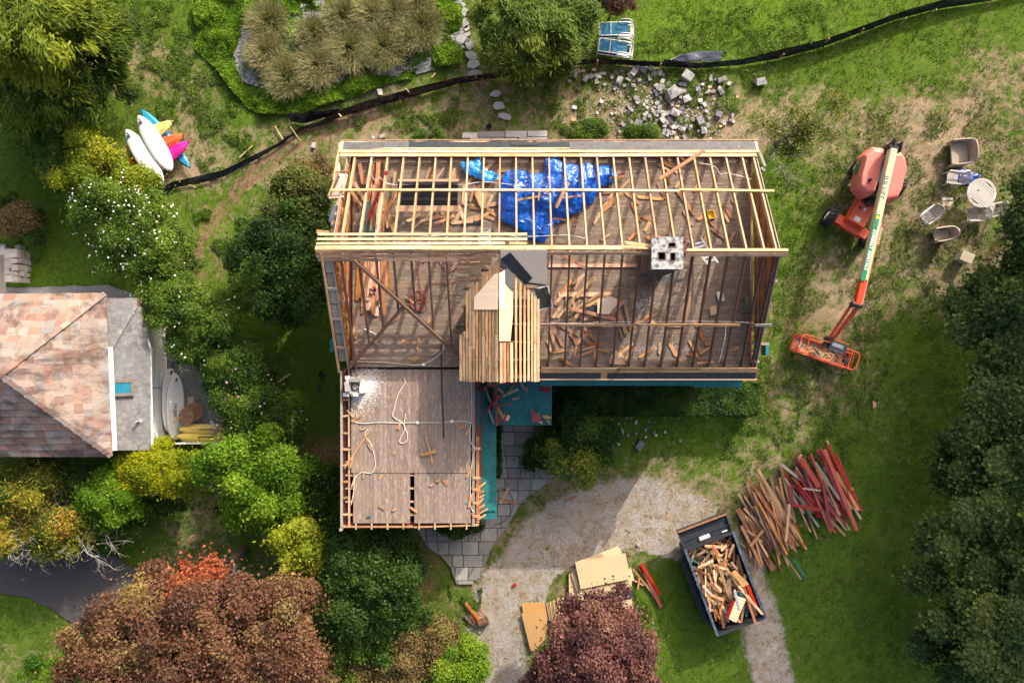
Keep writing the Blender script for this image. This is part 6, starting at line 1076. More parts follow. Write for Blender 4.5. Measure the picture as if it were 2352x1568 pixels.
# debris on the porch roof
PR = [(1138, 900, 62, 78), (1130, 925, 54, 60), (1148, 945, 50, -60), (1165, 905, 56, 24), (1155, 930, 48, 10), (1140, 890, 40, -35), (1175, 890, 44, 50), (1120, 905, 40, -70), (1160, 960, 30, 65), (1200, 885, 22, -60), (1210, 895, 14, 70), (1128, 955, 40, -72), (1145, 915, 26, 30), (1185, 915, 16, 10), (1118, 890, 30, 15), (1150, 880, 40, 5), (1170, 880, 36, -10)]
put_boards('roof_debris_board', 'broken lath tangled on the teal porch roof under the cross gable', 'loose board', 'broken laths on the porch roof', [OLDWOOD, GREYW, MAROON, REDBRN, OLDWOOD], PR, 3.38, (.06, .12), .05, .05)
loose('maroon_post', 'long maroon painted board standing in the debris on the porch roof', 'loose board', None, MAROON, 1140, 925, 105, .08, -88, 3.6, .05, .01); loose('maroon_post', 'short maroon painted board at the porch roof corner', 'loose board', None, MAROON, 1152, 960, 26, .09, 40, 3.4, .04, .02)
for (pts, lab, mt) in (([(1218, 935), (1246, 967), (1224, 968)], 'red triangular painted panel lying on the porch roof', MAROON), ([(1244, 875), (1270, 881), (1265, 892), (1243, 886)], 'upper maroon panel under the south eave', MAROON), ([(1243, 888), (1266, 894), (1261, 904), (1243, 898)], 'lower maroon panel under the south eave', MAROON), ([(1160, 950), (1172, 955), (1168, 966), (1155, 962)], 'pale chunk of board at the porch roof edge', PINKW), ([(1120, 872), (1140, 874), (1136, 888), (1118, 886)], 'grey board scrap under the dormer edge', GREYW)):
    o = sheet('painted_panel', [V(u, v, 3.42) for u, v in pts], .025, mt, None, (.05, -.15, 1)); tag(o, lab, 'panel')
for k in range(8): loose('leaf_litter_board', 'dark rotten shingle scrap at the porch roof corner', 'scrap', 'rotten scraps at the porch roof corner', OLDWOOD, 1240 + R.uniform(-8, 22), 955 + R.uniform(-6, 14), R.uniform(8, 16), .1, R.uniform(-70, 70), 3.1, .02, .03)
# ------------------------------------------------------------------ neighbour's house
nh = thing('neighbour_house', 'neighbouring house with a red slate hip roof and a grey shingled annex', 'house', V(100, 860))
EZ, AZ = 3.6, 5.5
NE, SE, AP = V(243, 674, EZ), V(257, 1047, EZ), V(3, 861, AZ); XF = -27.0
NWp, SWp, RWp = Vector((XF, NE.y - .12, EZ)), Vector((XF, SE.y, EZ)), Vector((XF, AP.y, AZ))
def wallbox(name, x0, x1, y0, y1, z0, z1, mat): mb = MB(); mb.box(x0, x1, y0, y1, z0, z1); return mb.ob(name, mat, nh)
wallbox('wall', XF, NE.x - .25, SE.y + .25, NE.y - .35, 0, EZ - .12, WSIDE)
cnt = [0]; rest = MB()
def tiles(e0, e1, t0, t1, wd, ht, clip, mat, kname):
    """lapped slates on the plane of eave e0-e1 and top t0-t1, clipped to the polygon clip"""
    e0, e1, t0 = Vector(e0), Vector(e1), Vector(t0); ex = (e1 - e0).normalized(); n = ex.cross(t0 - e0).normalized(); n = n if n.z > 0 else -n; ey = n.cross(ex); ey = ey if ey.z > 0 else -ey
    cl = [((Vector(p) - e0).dot(ex), (Vector(p) - e0).dot(ey)) for p in clip]; mx = max(p[0] for p in cl); mnx = min(p[0] for p in cl); my = max(p[1] for p in cl); j = 0; y = 0.0; Ms = Matrix((ex, n.cross(ex), n)).transposed().to_4x4(); sg = 1 if n.cross(ex).dot(ey) > 0 else -1
    def xr(yy):
        xs = []
        for (ax, ay), (bx, by) in zip(cl, cl[1:] + cl[:1]):
            if (ay > yy) != (by > yy): xs.append(ax + (bx - ax) * (yy - ay) / (by - ay))
        return (min(xs), max(xs)) if len(xs) > 1 else None
    while y < my - .02:
        h_ = min(ht * R.uniform(.97, 1.03), my - y); r = xr(y + h_ * .4)
        if r:
            x = r[0] - R.uniform(0, wd)
            while x < r[1]:
                w_ = wd * R.uniform(.75, 1.25); a, b_ = max(x, r[0]), min(x + w_, r[1])
                if b_ - a > .04:
                    l0 = .02 + R.uniform(0, .010); t = .012; hw = (b_ - a) / 2 - .004; c = e0 + ex * (a + b_) / 2 + ey * (y + h_ / 2); k = sg; hh = h_ / 2
                    vs = [(-hw, k * (-hh - R.uniform(.0, .018)), l0), (hw, k * (-hh - R.uniform(0, .018)), l0), (hw, k * (hh + .04), 0), (-hw, k * (hh + .04), 0)]; vs += [(p[0], p[1], p[2] + t) for p in vs]; M = Ms.copy(); M.translation = c; fs = BOXF if k > 0 else [f[::-1] for f in BOXF]
                    if cnt[0] < 300 and c.x > -23.9 or kname != 'roof_slate': cnt[0] += kname == 'roof_slate'; ob(kname, vs, fs, mat, nh, M)
                    else: rest.add([M @ Vector(p) for p in vs], fs)
                x += w_
        y += h_
def under(name, pts, mat): return sheet(name, [Vector(p) - Vector((0, 0, .06)) for p in pts], .02, mat, nh)
under('roof_deck', [NE, SE, AP], RAFTD); under('roof_deck', [NWp, NE, AP, RWp], RAFTD); under('roof_deck', [SWp, SE, AP, RWp], RAFTD)
tiles(SE, NE, AP, AP, .30, .31, [SE, NE, AP], SLATE, 'roof_slate')
NW2 = Vector((-24.2, NE.y - .06, EZ)); SW2 = Vector((-24.2, SE.y, EZ)); RW2 = Vector((-24.2, AP.y, AZ))
tiles(NE, NW2, AP, RW2, .46, .33, [NE, NW2, RW2, AP], SLATE, 'roof_slate'); tiles(SW2, SE, RW2, AP, .46, .33, [SW2, SE, AP, RW2], SLATE, 'roof_slate')
o = rest.ob('outer_slates', SLATE, nh); o['kind'] = 'stuff'
for a, b_ in ((NE, AP), (SE, AP)):                                        # hip caps
    n = int((b_ - a).length / .32)
    for i in range(n): p, q = a.lerp(b_, i / n), a.lerp(b_, (i + 1.08) / n); board('hip_tile', p + Vector((0, 0, .06)), q + Vector((0, 0, .05)), .2, .025, SLATE, parent=nh, jit=.004)
AE, WZ = V(345, 800, 2.55), 2.45
WXA = -15.85
wallbox('annex_wall', NE.x - .2, WXA - .04, SE.y + .35, V(0, 690, 2.5).y, 0, 2.3, WSIDE)
a0, a1, a2, a3, a4 = V(262, 1034, 3.3), V(349, 1033, 2.5), V(345, 800, 2.5), V(315, 685, 2.55), V(246, 684, 3.3)
pl = [V(349, 1033, 2.5), V(345, 800, 2.5)]
A_b, A_t = Vector((a1.x, a1.y, 2.5)), Vector((a0.x - .15, a1.y, 3.32)); A_n = Vector((a2.x + .03, a4.y, 2.5))
sl_ = (3.32 - 2.5) / (A_t.x - A_b.x)
def apl(u, v): return on_plane(u, v, 2.5 - sl_ * A_b.x, sl_, 0)
clip = [apl(349, 1033), apl(345, 800), apl(316, 684), apl(249, 684), apl(250, 800), apl(262, 1034)]
under('annex_roof_deck', clip, RAFTD); tiles(A_b, Vector((A_b.x, A_n.y + .3, 2.5)), A_t, A_t, .245, .185, clip, SHING, 'asphalt_shingle')
hv = [apl(312, 700), apl(296, 745), apl(254, 800)]
for i in range(9): p = hv[0].lerp(hv[2], i / 9); q = hv[0].lerp(hv[2], (i + 1.05) / 9); board('valley_shingle', p + Vector((0, 0, .05)), q + Vector((0, 0, .05)), .24, .012, SHING, parent=nh)
mb = MB(); mb.bar(V(253, 797, 3.55), V(263, 1034, 3.5), .16, .10); mb.ob('gutter', WHITEG, nh)
mb = MB(); mb.bar(V(346, 800, 2.52), V(350, 1033, 2.52), .06, .06); mb.bar(V(346, 800, 2.52), V(312, 684, 2.55), .06, .06); mb.ob('drip_edge', WHITE, nh)
for k in range(22):                                                        # lapped white boards of the annex wall
    z0 = .05 + k * .11; f = lambda u, v, z: V(u, v, z); x = WXA; y0, y1 = V(0, 1033, 2.5).y, AE.y
    board('siding_board', (x + .012, y0, z0 + .055), (x + .012, y1, z0 + .055), .02, .108, WSIDE, parent=nh, jit=.001); c2 = V(314, 684, 2.55); board('siding_board', (x + .012, y1, z0 + .055), (c2.x - .15, c2.y, z0 + .055), .02, .108, WSIDE, parent=nh, jit=.001)
c = apl(283, 890); M = Matrix.Translation(c + Vector((0, 0, .06))) @ Matrix.Rotation(math.atan(-sl_), 4, 'Y'); sk_ = MB(); w_, h_ = .72, .56
for a in (-1, 1): sk_.box(a * w_ / 2 - .06, a * w_ / 2 + .06, -h_ / 2 - .06, h_ / 2 + .06, 0, .12); sk_.box(-w_ / 2 + .06, w_ / 2 - .06, a * h_ / 2 - .06, a * h_ / 2 + .06, 0, .12)
s_ = sk_.ob('skylight', plain('bronze_frame', (.16, .13, .115), rough=.4), nh, M); g = MB(); g.box(-w_ / 2 + .05, w_ / 2 - .05, -h_ / 2 + .05, h_ / 2 - .05, .06, .09); g.ob('pane', plain('teal_glass', (.01, .17, .24), rough=.06, spec=1, bmp=0), s_, M)
mb = MB(); p = apl(323, 966); mb.tube([p, p + Vector((0, 0, .42))], .045, 8); mb.ob('vent_pipe', ALU, nh); mb = MB(); mb.tube([p + Vector((0, 0, .02)), p + Vector((.0, 0, .05))], .12, 8); mb.ob('pipe_flashing', ALU, nh)
mb = MB(); mb.bar(V(345, 890, 2.0), V(345, 890, 2.0) + Vector((.5, 0, .1)), .03, .03); mb.ob('wall_lamp_arm', BLACKP, nh); mb = MB(); mb.box(-.1, .1, -.16, .16, -.15, .15); mb.ob('meter_box', plain('grey_box', (.2, .22, .22)), nh, Matrix.Translation(V(392, 838, .9)))
# dry stone wall by the path
sw = thing('stone_wall', 'dry stone wall with a stepped end beside the dark lawn', 'wall', V(30, 590)); rr = random.Random(4)
for (u0, u1, v0, v1, z0, z1) in [(8, 38, 570, 592, 0, .9), (8, 24, 592, 616, 0, .9), (24, 40, 592, 605, 0, .9), (24, 40, 605, 622, 0, .9), (8, 20, 616, 632, 0, .9), (20, 38, 622, 634, 0, .9), (8, 28, 632, 646, 0, .9), (-12, 8, 565, 585, 0, .9), (28, 38, 634, 646, 0, .9)]:
    a, b_ = V(u0, v0, .9), V(u1, v1, .9); 
    for k in range(4):
        mb = MB(); i = .012; j = lambda: rr.uniform(-.03, .03); mb.prism([(a.x + i + j(), b_.y + i + j()), (b_.x - i + j(), b_.y + i + j()), (b_.x - i + j(), a.y - i + j()), (a.x + i + j(), a.y - i + j())], 0, .215 + (rr.uniform(-.02, .02) if k == 3 else 0)); mb.ob('wall_stone', FSTONE, sw, Matrix.Translation((0, 0, k * .22)))
for k in range(7):
    a = V(40 + (k % 2) * 6, 568 + k * 11, .35); mb = MB(); mb.box(-.12, .12, -.11, .11, 0, .35); mb.ob('wall_stone', FSTONE, sw, Matrix.Translation((a.x, a.y, 0)) @ Matrix.Rotation(rr.uniform(-.2, .2), 4, 'Z'))
# ------------------------------------------------------------------ boats
def hull(L_, w_, h_, n=18, m=14, ridge=.12, blunt=1.0, flat=0.0):
    rings = []
    for i in range(n + 1):
        t = -1 + 2 * i / n; t = max(-.999, min(.999, t)); q = (1 - abs(t) ** (2.2 * blunt)) ** .75; rise = h_ * .35 * abs(t) ** 3; r = []
        for k in range(m):
            a = 2 * pi * k / m; y = cos(a) * w_ / 2 * q; zz = sin(a)
            z = (zz * h_ / 2 if zz > 0 else zz * h_ * (.22 - flat)) * (q ** .6) + (ridge * h_ * max(0, 1 - abs(cos(a)) * 5) if zz > 0 else 0) * q - rise * (.4 if zz > 0 else -.3)
            r.append(Vector((t * L_ / 2, y, z)))
        rings.append(r)
    return rings
def boat(name, label, cat, p0, p1, w_, h_, mat, group=None, roll=0, **kw):
    a, b_ = Vector(p0), Vector(p1); t = thing(name, label, cat, M=frame(a, b_) @ Matrix.Rotation(roll, 4, 'X'), group=group); M = WM[t.name]; mb = MB(); mb.loft(hull((b_ - a).length, w_, h_, **kw)); mb.ob('hull', mat, t, M, True)
    for s in (-1, 1):                                                      # moulded strakes and carry handles
        m2 = MB(); Lb = (b_ - a).length; m2.tube([(x * Lb, s * w_ * .26 * (1 - abs(x * 2) ** 2.4), h_ * .45 * (1 - abs(x * 2) ** 2.4) ** .8 + .005) for x in np.linspace(-.42, .42, 9)], .014, 5); m2.ob('strake', mat, t, M, True)
        m3 = MB(); m3.tube([(s * Lb * .47, -.05, .02), (s * Lb * .485, 0, .05), (s * Lb * .47, .05, .02)], .012, 5); m3.ob('grab_loop', BLACKR, t, M)
    return t
def K(u, v, z): return V(u, v, z)
boat('kayak', 'long blue kayak underneath the others pointing down to the silt fence', 'kayak', K(322, 249, .22), K(438, 388, .22), .62, .32, KBLU)
boat('kayak', 'pale yellow upturned kayak lying across the blue one', 'kayak', K(398, 277, .55), K(272, 358, .45), .70, .36, KYEL); boat('kayak', 'orange red upturned kayak under the two white boards', 'kayak', K(424, 308, .55), K(290, 375, .4), .66, .34, KORA); boat('kayak', 'magenta kayak sticking out beside the white board tail', 'kayak', K(436, 323, .5), K(322, 408, .4), .66, .34, KPNK, group=None)
def sup(label, p0, p1, w_, th, M=None, txt=None, gm=WHITEG):
    a, b_ = Vector(p0), Vector(p1); L_ = (b_ - a).length; M = M or frame(a, b_); t = thing('paddle_board', label, 'paddle board', M=M); rings = []; n = 22; m = 14
    for i in range(n + 1):
        x = max(-.999, min(.999, -1 + 2 * i / n)); q = max(.03, 1 - abs(x) ** (2.3 if x < 0 else 3.0)) ** .6; ki = .07 * max(0, x - .3) ** 2; rings.append([Vector((x * L_ / 2, cos(2 * pi * k / m) * w_ / 2 * q, sin(2 * pi * k / m) * th / 2 * q ** .3 - ki)) for k in range(m)])
    mb = MB(); mb.loft(rings); mb.ob('deck', gm, t, M, True); f = MB(); f.prism([(-L_ / 2 + .22, 0), (-L_ / 2 + .42, 0), (-L_ / 2 + .30, .2), (-L_ / 2 + .22, .22)], -.008, .008, Matrix.Translation((0, 0, th / 2 - .01)) @ Matrix.Rotation(pi / 2, 4, 'X')); f.ob('fin', BLACKP, t, M)
    if txt: letters(txt, .17, NAVYT, M @ Matrix.Translation((L_ * .05, -w_ * .04, th / 2 + .002)), t, .001, 1.0)
    return t
sup('upper white paddle board lying on top of the kayaks', K(318, 266, .80), K(393, 392, .78), .80, .12); sup('lower white paddle board half hidden by the yellow green shrub', K(290, 298, .72), K(372, 424, .70), .80, .12)
def lean(u0, v0, u1, v1, tilt, off): # board on its long edge leaning on the wall
    a, b_ = V(u0, v0, .36), V(u1, v1, .36); x = (b_ - a).normalized(); M = Matrix((x, Vector((0, 0, 1)).cross(x), Vector((0, 0, 1)))).transposed().to_4x4(); M.translation = (a + b_) / 2; return a, b_, M @ Matrix.Rotation(tilt, 4, 'X')
a, b_, M = lean(390, 840, 391, 995, -.95, 0); sup('pale paddle board leaning against the wall behind the lettered one', a, b_, .76, .11, M)
a, b_, M = lean(403, 857, 403, 1011, -.75, 0); sup('pale paddle board lettered CRUISER leaning on the annex wall', a, b_, .80, .11, M, 'CRUISER')
for (v0, lab) in ((985, 'upper yellow kayak with lettering beside the folded table'), (1002, 'lower yellow kayak with lettering against the white lattice fence')):
    t = boat('kayak', lab, 'kayak', V(401 + (v0 < 990) * 5, v0, .5), V(565, v0 + 2, .5), .52, .62, KYEL, roll=.25, blunt=1.5, ridge=.05); letters('OCEAN KAYAK', .10, DARKT, WM[t.name] @ Matrix.Translation((-.05, .13 if v0 < 990 else .13, .32)) @ Matrix.Rotation(pi, 4, 'Z') @ Matrix.Rotation(-.35, 4, 'X'), t, .004)
# folded slatted tables, post, lattice fence, corner panel
def slat_table(label, u, v, z, r, tilt, rz, legs):
    M = Matrix.Translation(V(u, v, z)) @ Matrix.Rotation(rz, 4, 'Z') @ Matrix.Rotation(tilt, 4, 'Y'); t = thing('folding_table', label, 'table', M=M); n = 9
    for k in range(n):
        y0, y1 = -r + 2 * r * k / n + .006, -r + 2 * r * (k + 1) / n - .006; xa = lambda y: sqrt(max(0.0, r * r - y * y)); mb = MB(); mb.prism([(-xa(y0), y0), (xa(y0), y0), (xa(y1), y1), (-xa(y1), y1)], 0, .025); mb.ob('slat', TEAKB, t, M)
    rim = MB(); rim.tube([(cos(a) * r, sin(a) * r, .012) for a in np.linspace(0, 2 * pi, 25)], .022, 5); rim.ob('rim', TEAKB, t, M)
    if legs:
        for a in (0, 2.1, 4.2): mb = MB(); mb.bar((-.25, 0, .30), (-.25 + cos(a) * .33, sin(a) * .33, .34), .05, .04); mb.ob('leg', OLDWOOD, t, M)
        mb = MB(); mb.bar((-.25, 0, .03), (-.25, 0, .30), .05, .05, (1, 0, 0)); mb.ob('pedestal', OLDWOOD, t, M)
    return t
slat_table('brown slatted round table tipped upside down with its three legs up', 428, 957, .75, .38, -.25, 0, True); slat_table('brown slatted round table top lying behind the upturned one', 443, 947, .35, .40, .35, .4, False)
o = board('wooden_post', V(432, 974, .35), V(510, 984, .35), .12, .10, GREYW); tag(o, 'weathered post lying between the upturned table and the yellow kayak', 'post'); o = board('dark_timber', V(482, 997, .95), V(507, 977, .95), .10, .08, GREYW); tag(o, 'short dark timber lying across the upper yellow kayak', 'timber'); mb = MB(); a = V(451, 1007 - 20, .2); c = V(451 - 7, 926, 0); mb.box(-.14, .14, -.3, .3, 0, .25); tag(mb.ob('pale_block', plain('sandstone', (.50, .42, .36)), None, Matrix.Translation((c.x, c.y, .0))), 'pale stone step beside the lettered paddle board', 'step')
lf = thing('lattice_fence', 'low white lattice fence ending in a square post below the kayaks', 'fence', V(470, 1020)); a, b_ = V(400, 1018, 1.1), V(512, 1018, 1.1)
mb = MB(); mb.bar(a, b_, .05, .05); mb.bar(a - Vector((0, 0, .9)), b_ - Vector((0, 0, .9)), .05, .05); mb.ob('rails', WHITE, lf)
for i in range(24): x = a.x + (b_.x - a.x) * i / 24; board('lattice_slat', (x, a.y - .02, 1.08), (x + .35, a.y - .02, .2), .012, .05, WHITE, (0, 1, 0), lf)
mb = MB(); mb.box(-.09, .09, -.09, .09, 0, 1.2); mb.prism([(-.12, -.12), (.12, -.12), (.12, .12), (-.12, .12)], 1.2, 1.24); mb.ob('post', WHITE, lf, Matrix.Translation((b_.x + .08, b_.y - .04, 0)))
o = sheet('pale_blue_panel', [V(488, 965, .6), V(518, 1000, .6), V(511, 1003, .6), V(480, 967, .6)], .04, plain('pale_blue_paint', (.42, .55, .62)), None); tag(o, 'pale blue boat gunwale poking out of the pink flowered shrub', 'boat')
# ------------------------------------------------------------------ silt fence
sf = thing('silt_fence', 'black fabric silt fence sagging between wooden stakes across the upper garden', 'fence', V(1100, 170)); SF = [(365, 466), (400, 432), (460, 421), (520, 404), (590, 366), (650, 330), (690, 298), (735, 290), (785, 268), (850, 250), (950, 222), (1050, 194), (1160, 176), (1225, 160), (1370, 146), (1520, 155)]
SF2 = [(1520, 153), (1600, 158), (1700, 150), (1785, 136), (1880, 112), (1970, 78), (2060, 45), (2150, 22), (2280, 2), (2420, -30)]
def fabric(pts, hs, seed, leans, name='fabric', mat=SILT):
    rng = np.random.default_rng(seed); W_ = [V(*p) for p in pts]; L_ = [0]
    for p, q in zip(W_[:-1], W_[1:]): L_.append(L_[-1] + (q - p).length)
    n = int(L_[-1] / .12); m = 7; vs = []; s_ = np.linspace(0, L_[-1], n)
    for i, s in enumerate(s_):
        k = max(0, min(len(W_) - 2, int(np.searchsorted(L_, s) - 1))); t = (s - L_[k]) / (L_[k + 1] - L_[k]); p = W_[k].lerp(W_[k + 1], t); d = (W_[min(k + 1, len(W_) - 1)] - W_[k]).normalized(); nr = Vector((-d.y, d.x, 0)); hh = np.interp(s, L_, hs); le = np.interp(s, L_, leans)
        for j in range(m):
            f = j / (m - 1); wv = (vnoise(s, f * .6, .35, seed) - .5) * .16 + (vnoise(s * .25, f * 1.3, .10, seed + 1) - .5) * .14; q = p + nr * (le * f + wv * sin(pi * min(1, f * 1.0)) * 1.3) + Vector((0, 0, hh * f * (1 - .12 * abs(wv) * 6) + .01)); vs.append(q)
    q = [(i * m + j, (i + 1) * m + j, (i + 1) * m + j + 1, i * m + j + 1) for i in range(n - 1) for j in range(m - 1)]; mb = MB(); mb.add(vs, q); nv = len(vs); mb.add([v_ + Vector((.006, .01, -.006)) for v_ in vs], [f[::-1] for f in q]); return mb.ob(name, mat, sf, smooth=True)
fabric(SF, [.45, .3, .25, .25, .2, .15, .15, .25, .5, .5, .45, .4, .35, .35, .4, .5], 3, [.05, .2, .25, .2, .15, .05, .05, .1, .1, .2, .2, .15, .1, .1, .05, .05]); fabric(SF2, [.55, .3, .3, .55, .6, .6, .6, .6, .5, .5], 4, [.1, .12, .15, .2, .15, .1, .1, .15, .3, .3]); fabric([(668, 280), (700, 284), (740, 272), (785, 264)], [.4, .5, .5, .5], 5, [.3, .3, .15, .1]); fabric([(1528, 149), (1565, 144), (1605, 142), (1655, 141)], [.1, .3, .34, .34], 6, [.05, .25, .35, .3], 'fabric_sheen', PLASW)  # last strip: sheen of the leaning fabric, put in as a pale sheet
for (u0, v0, u1, v1) in [(945, 218, 932, 204), (1092, 182, 1094, 166), (772, 256, 784, 268), (1225, 164, 1223, 148), (1371, 152, 1373, 138), (1513, 160, 1519, 145), (1788, 136, 1801, 124), (1885, 107, 1905, 88), (1972, 84, 1984, 66), (2065, 60, 2082, 41), (2128, 42, 2151, 22), (2262, 20, 2280, 2), (690, 325, 667, 292), (432, 425, 448, 430), (1860, 105, 1864, 99)]:
    a, b_ = V(u0, v0, .0), V(u1, v1, .75); mb = MB(); mb.bar(a, b_, .045, .045, (1, 0, 0)); mb.ob('stake', BATTEN, sf)
for (u0, v0, u1, v1, lab) in [(632, 290, 650, 320, 'loose wooden stake lying beside the silt fence near the ruts'), (550, 362, 580, 335, 'loose wooden stake on the grass near the paddle boards'), (992, 178, 1000, 168, 'short stake in the green beside the fence')]: o = board('wooden_stake', V(u0, v0, .05), V(u1, v1, .08), .045, .04, BATTEN); tag(o, lab, 'stake')
# ------------------------------------------------------------------ rubble from the fallen chimney
def rock(c, sx, sy, sz, rz, mat, blocky, rng):
    vs = boxv(-sx / 2, sx / 2, -sy / 2, sy / 2, 0, sz); j = .05 if blocky else .22
    vs = [(x + rng.uniform(-j, j) * sx, y + rng.uniform(-j, j) * sy, z + (rng.uniform(-j, j) * sz if z > 0 else 0)) for x, y, z in vs]
    if not blocky:
        vs.append((rng.uniform(-.15, .15) * sx, rng.uniform(-.15, .15) * sy, sz * rng.uniform(1.0, 1.25))); fs = [f for f in BOXF if f != (4, 5, 6, 7)] + [(4, 5, 8), (5, 6, 8), (6, 7, 8), (7, 4, 8)]
    else: fs = BOXF
    return ob('rubble_block', vs, fs, mat, None, Matrix.Translation(c) @ Matrix.Rotation(rz, 4, 'Z') @ Matrix.Rotation(rng.uniform(-.15, .15), 4, 'X'))
rg = random.Random(8)
BIG = [(1542, 215, .62, 'largest grey mortared lump in the middle of the rubble'), (1418, 190, .34, 'rounded grey lump on the grass west of the rubble'), (1575, 178, .46, 'grey lump just below the silt fence stake'), (1516, 205, .34, 'pale grey lump west of the largest one'), (1656, 187, .32, 'grey block by itself north east of the rubble'), (1744, 190, .40, 'easternmost grey block on the lawn'), (1605, 281, .36, 'upright grey lump in the eastern rubble'), (1548, 262, .42, 'grey lump with brick remnants above the boxwoods'), (1452, 170, .3, 'lump nearest the loungers in the fence rubble'), (1476, 163, .3, 'pale lump under the fence by the loungers'), (1465, 288, .34, 'pale cut lump between the two boxwoods'), (1520, 278, .3, 'grey lump beside the small boxwood'), (1614, 300, .28, 'small dark lump by the eastern upright one'), (1577, 230, .3, 'broken lump at the east side of the heap'), (1345, 183, .26, 'grey lump at the west end of the rubble'), (1298, 160, .24, 'lump against the fence at the west end'), (1650, 263, .3, 'lump at the far east above the eave'), (1625, 325, .28, 'reddish brown brick by the north eave')]
for (u, v, s, lab) in BIG: o = rock(V(u, v, -.03), s * 1.0, s * .8, s * .65, rg.uniform(0, 3), GREYBLK, rg.random() < .12, rg); tag(o, lab, 'rubble block')
def scatterr(n, cx, cy, su, sv, smin, smax, label, group, mats, bl):
    for i in range(n):
        for _ in range(20):
            u, v = rg.gauss(cx, su), rg.gauss(cy, sv)
            if 1230 < u < 1760 and 150 < v < 322 and not (1280 < u < 1400 and v > 280) and not (1430 < u < 1512 and v > 292): break
        else: continue
        s = rg.uniform(smin, smax); m_ = rg.choice(mats); cn = {GREYBLK: 'grey ', PALEBLK: 'pale ', WHBLK: 'whitish '}[m_] + ('larger ' if s > (smin + smax) / 2 else 'small '); o = rock(V(u, v, -.03), s * rg.uniform(.9, 1.5), s, s * rg.uniform(.5, .8), rg.uniform(0, 3.1), m_, rg.random() < bl, rg); tag(o, cn + label.replace('small ', '').replace('pale ', '').replace('grey ', ''), 'rubble block', cn + group)
scatterr(66, 1525, 280, 46, 22, .09, .18, 'small pale broken brick in the rubble heap above the boxwoods', 'broken bricks heaped above the boxwoods', [PALEBLK, PALEBLK, GREYBLK, GREYBLK], .7)
scatterr(40, 1545, 205, 62, 28, .10, .20, 'broken grey block scattered below the silt fence', 'broken blocks below the silt fence', [GREYBLK, PALEBLK, GREYBLK], .5)
scatterr(24, 1420, 175, 55, 12, .11, .22, 'broken grey block under the fence near the loungers', 'broken blocks near the loungers', [GREYBLK, PALEBLK], .5)
scatterr(30, 1450, 262, 80, 28, .08, .15, 'small brick piece scattered over the dry grass', 'brick pieces over the dry grass', [PALEBLK, WHBLK, GREYBLK], .7)
scatterr(16, 1640, 250, 60, 40, .09, .16, 'small block piece in the eastern scatter', 'block pieces in the eastern scatter', [PALEBLK, GREYBLK], .6)
uu = NR.normal(1510, 75, 900); vv = NR.normal(252, 42, 900); k = (vv > 158) & (vv < 320); pebbles('rubble_chips', np.stack([(uu[k] - 1176) * KV, (784 - vv[k]) * KV], -1), .02, .06, PALEBLK, 'mortar chips and crumbs scattered among the broken blocks', -.02)
for i, (u, v, s, r) in enumerate([(1566, 212, .5, 1.4), (1340, 163, .3, .8), (1543, 236, .28, .3), (1638, 211, .26, 1.2), (1318, 275, .34, .7), (1383, 288, .36, 1.3), (1335, 292, .3, .2), (1694, 222, .22, .9), (1630, 200, .28, 2), (1558, 244, .22, .5), (1655, 290, .22, 1.1), (1555, 317, .3, .3), (1575, 290, .25, 2.2), (1365, 160, .3, .4)]):
    c = V(u, v, .03); pts = [(c.x + cos(r + a) * s * .45 * rg.uniform(.7, 1.1), c.y + sin(r + a) * s * .3 * rg.uniform(.7, 1.1), .03) for a in (0, 1.3, 2.7, 3.6, 5.1)]; o = sheet('board_chip', pts, .015, CARD, None, (rg.uniform(-.2, .2), rg.uniform(-.2, .2), 1)); tag(o, 'tan flat board chip lying among the rubble', 'scrap', 'tan board chips among the rubble')
for (u, v, s, m_, lab) in [(861, 190, .2, PALEBLK, 'pale stone in the ground cover near the pebble bed'), (873, 213, .18, WHBLK, 'white stone above the silt fence'), (722, 335, .18, PALEBLK, 'pinkish stone below the silt fence ruts'), (857, 320, .16, GREYBLK, 'grey brick piece north of the eave, nearer the corner'), (878, 315, .16, PALEBLK, 'pale brick piece north of the eave'), (664, 488, .22, FSTONE, 'tan stone at the foot of the goldenrod')]: o = rock(V(u, v, -.02), s * 1.2, s, s * .6, rg.uniform(0, 3), m_, False, rg); tag(o, lab, 'stone')
# south of the hedge
o = rock(V(1468, 1021, -.03), .42, .3, .22, 1.0, GREYBLK, True, rg); o.name = 'stone'; tag(o, 'flat grey stone on the shaded grass south of the hedge', 'stone')
for i in range(36): o = rock(V(rg.gauss(1460, 42), rg.gauss(985, 20), -.03), .12 * rg.uniform(.6, 1.3), .09, .06, rg.uniform(0, 3), rg.choice([PALEBLK, GREYBLK, WHBLK]), False, rg); o.name = 'plaster_lump'; tag(o, 'small pale plaster lump on the shaded grass south of the hedge', 'rubble', 'plaster lumps south of the hedge')
cable('garden_hose', 'dark green garden hose looping round the yellowing shrub', 'hose', [(1268, 1058), (1290, 1080), (1320, 1100), (1350, 1102), (1378, 1088), (1385, 1060), (1370, 1040)], .018, GREENP, .05)
cable('black_hose', 'thin black hose curling by the south east corner of the wing', 'hose', [(1150, 1120), (1172, 1135), (1178, 1165), (1160, 1195), (1135, 1205)], .014, BLACKR, .05)
for (u, v, L_, a, m_, lab) in [(1165, 1150, 44, -18, REDBRN, 'brown board on the paving beside the teal roof end'), (1158, 1138, 40, 62, BATTEN, 'pale lath leaning beside the teal roof end'), (1310, 1145, 30, 20, REDBRN, 'small brown board on the gravel near the shrub'), (652, 868, 36, 32, GREYW, 'grey weathered board on the shaded grass west of the wing'), (1345, 1122, 14, 80, ORANGE, 'tiny orange splinter at the top of the gravel'), (1460, 1480, 20, -6, FRESH, 'thin lath on the grass beside the dumpster')]: loose('loose_board', lab, 'loose board', None, m_, u, v, L_, .1, a, .06, .04, .03)
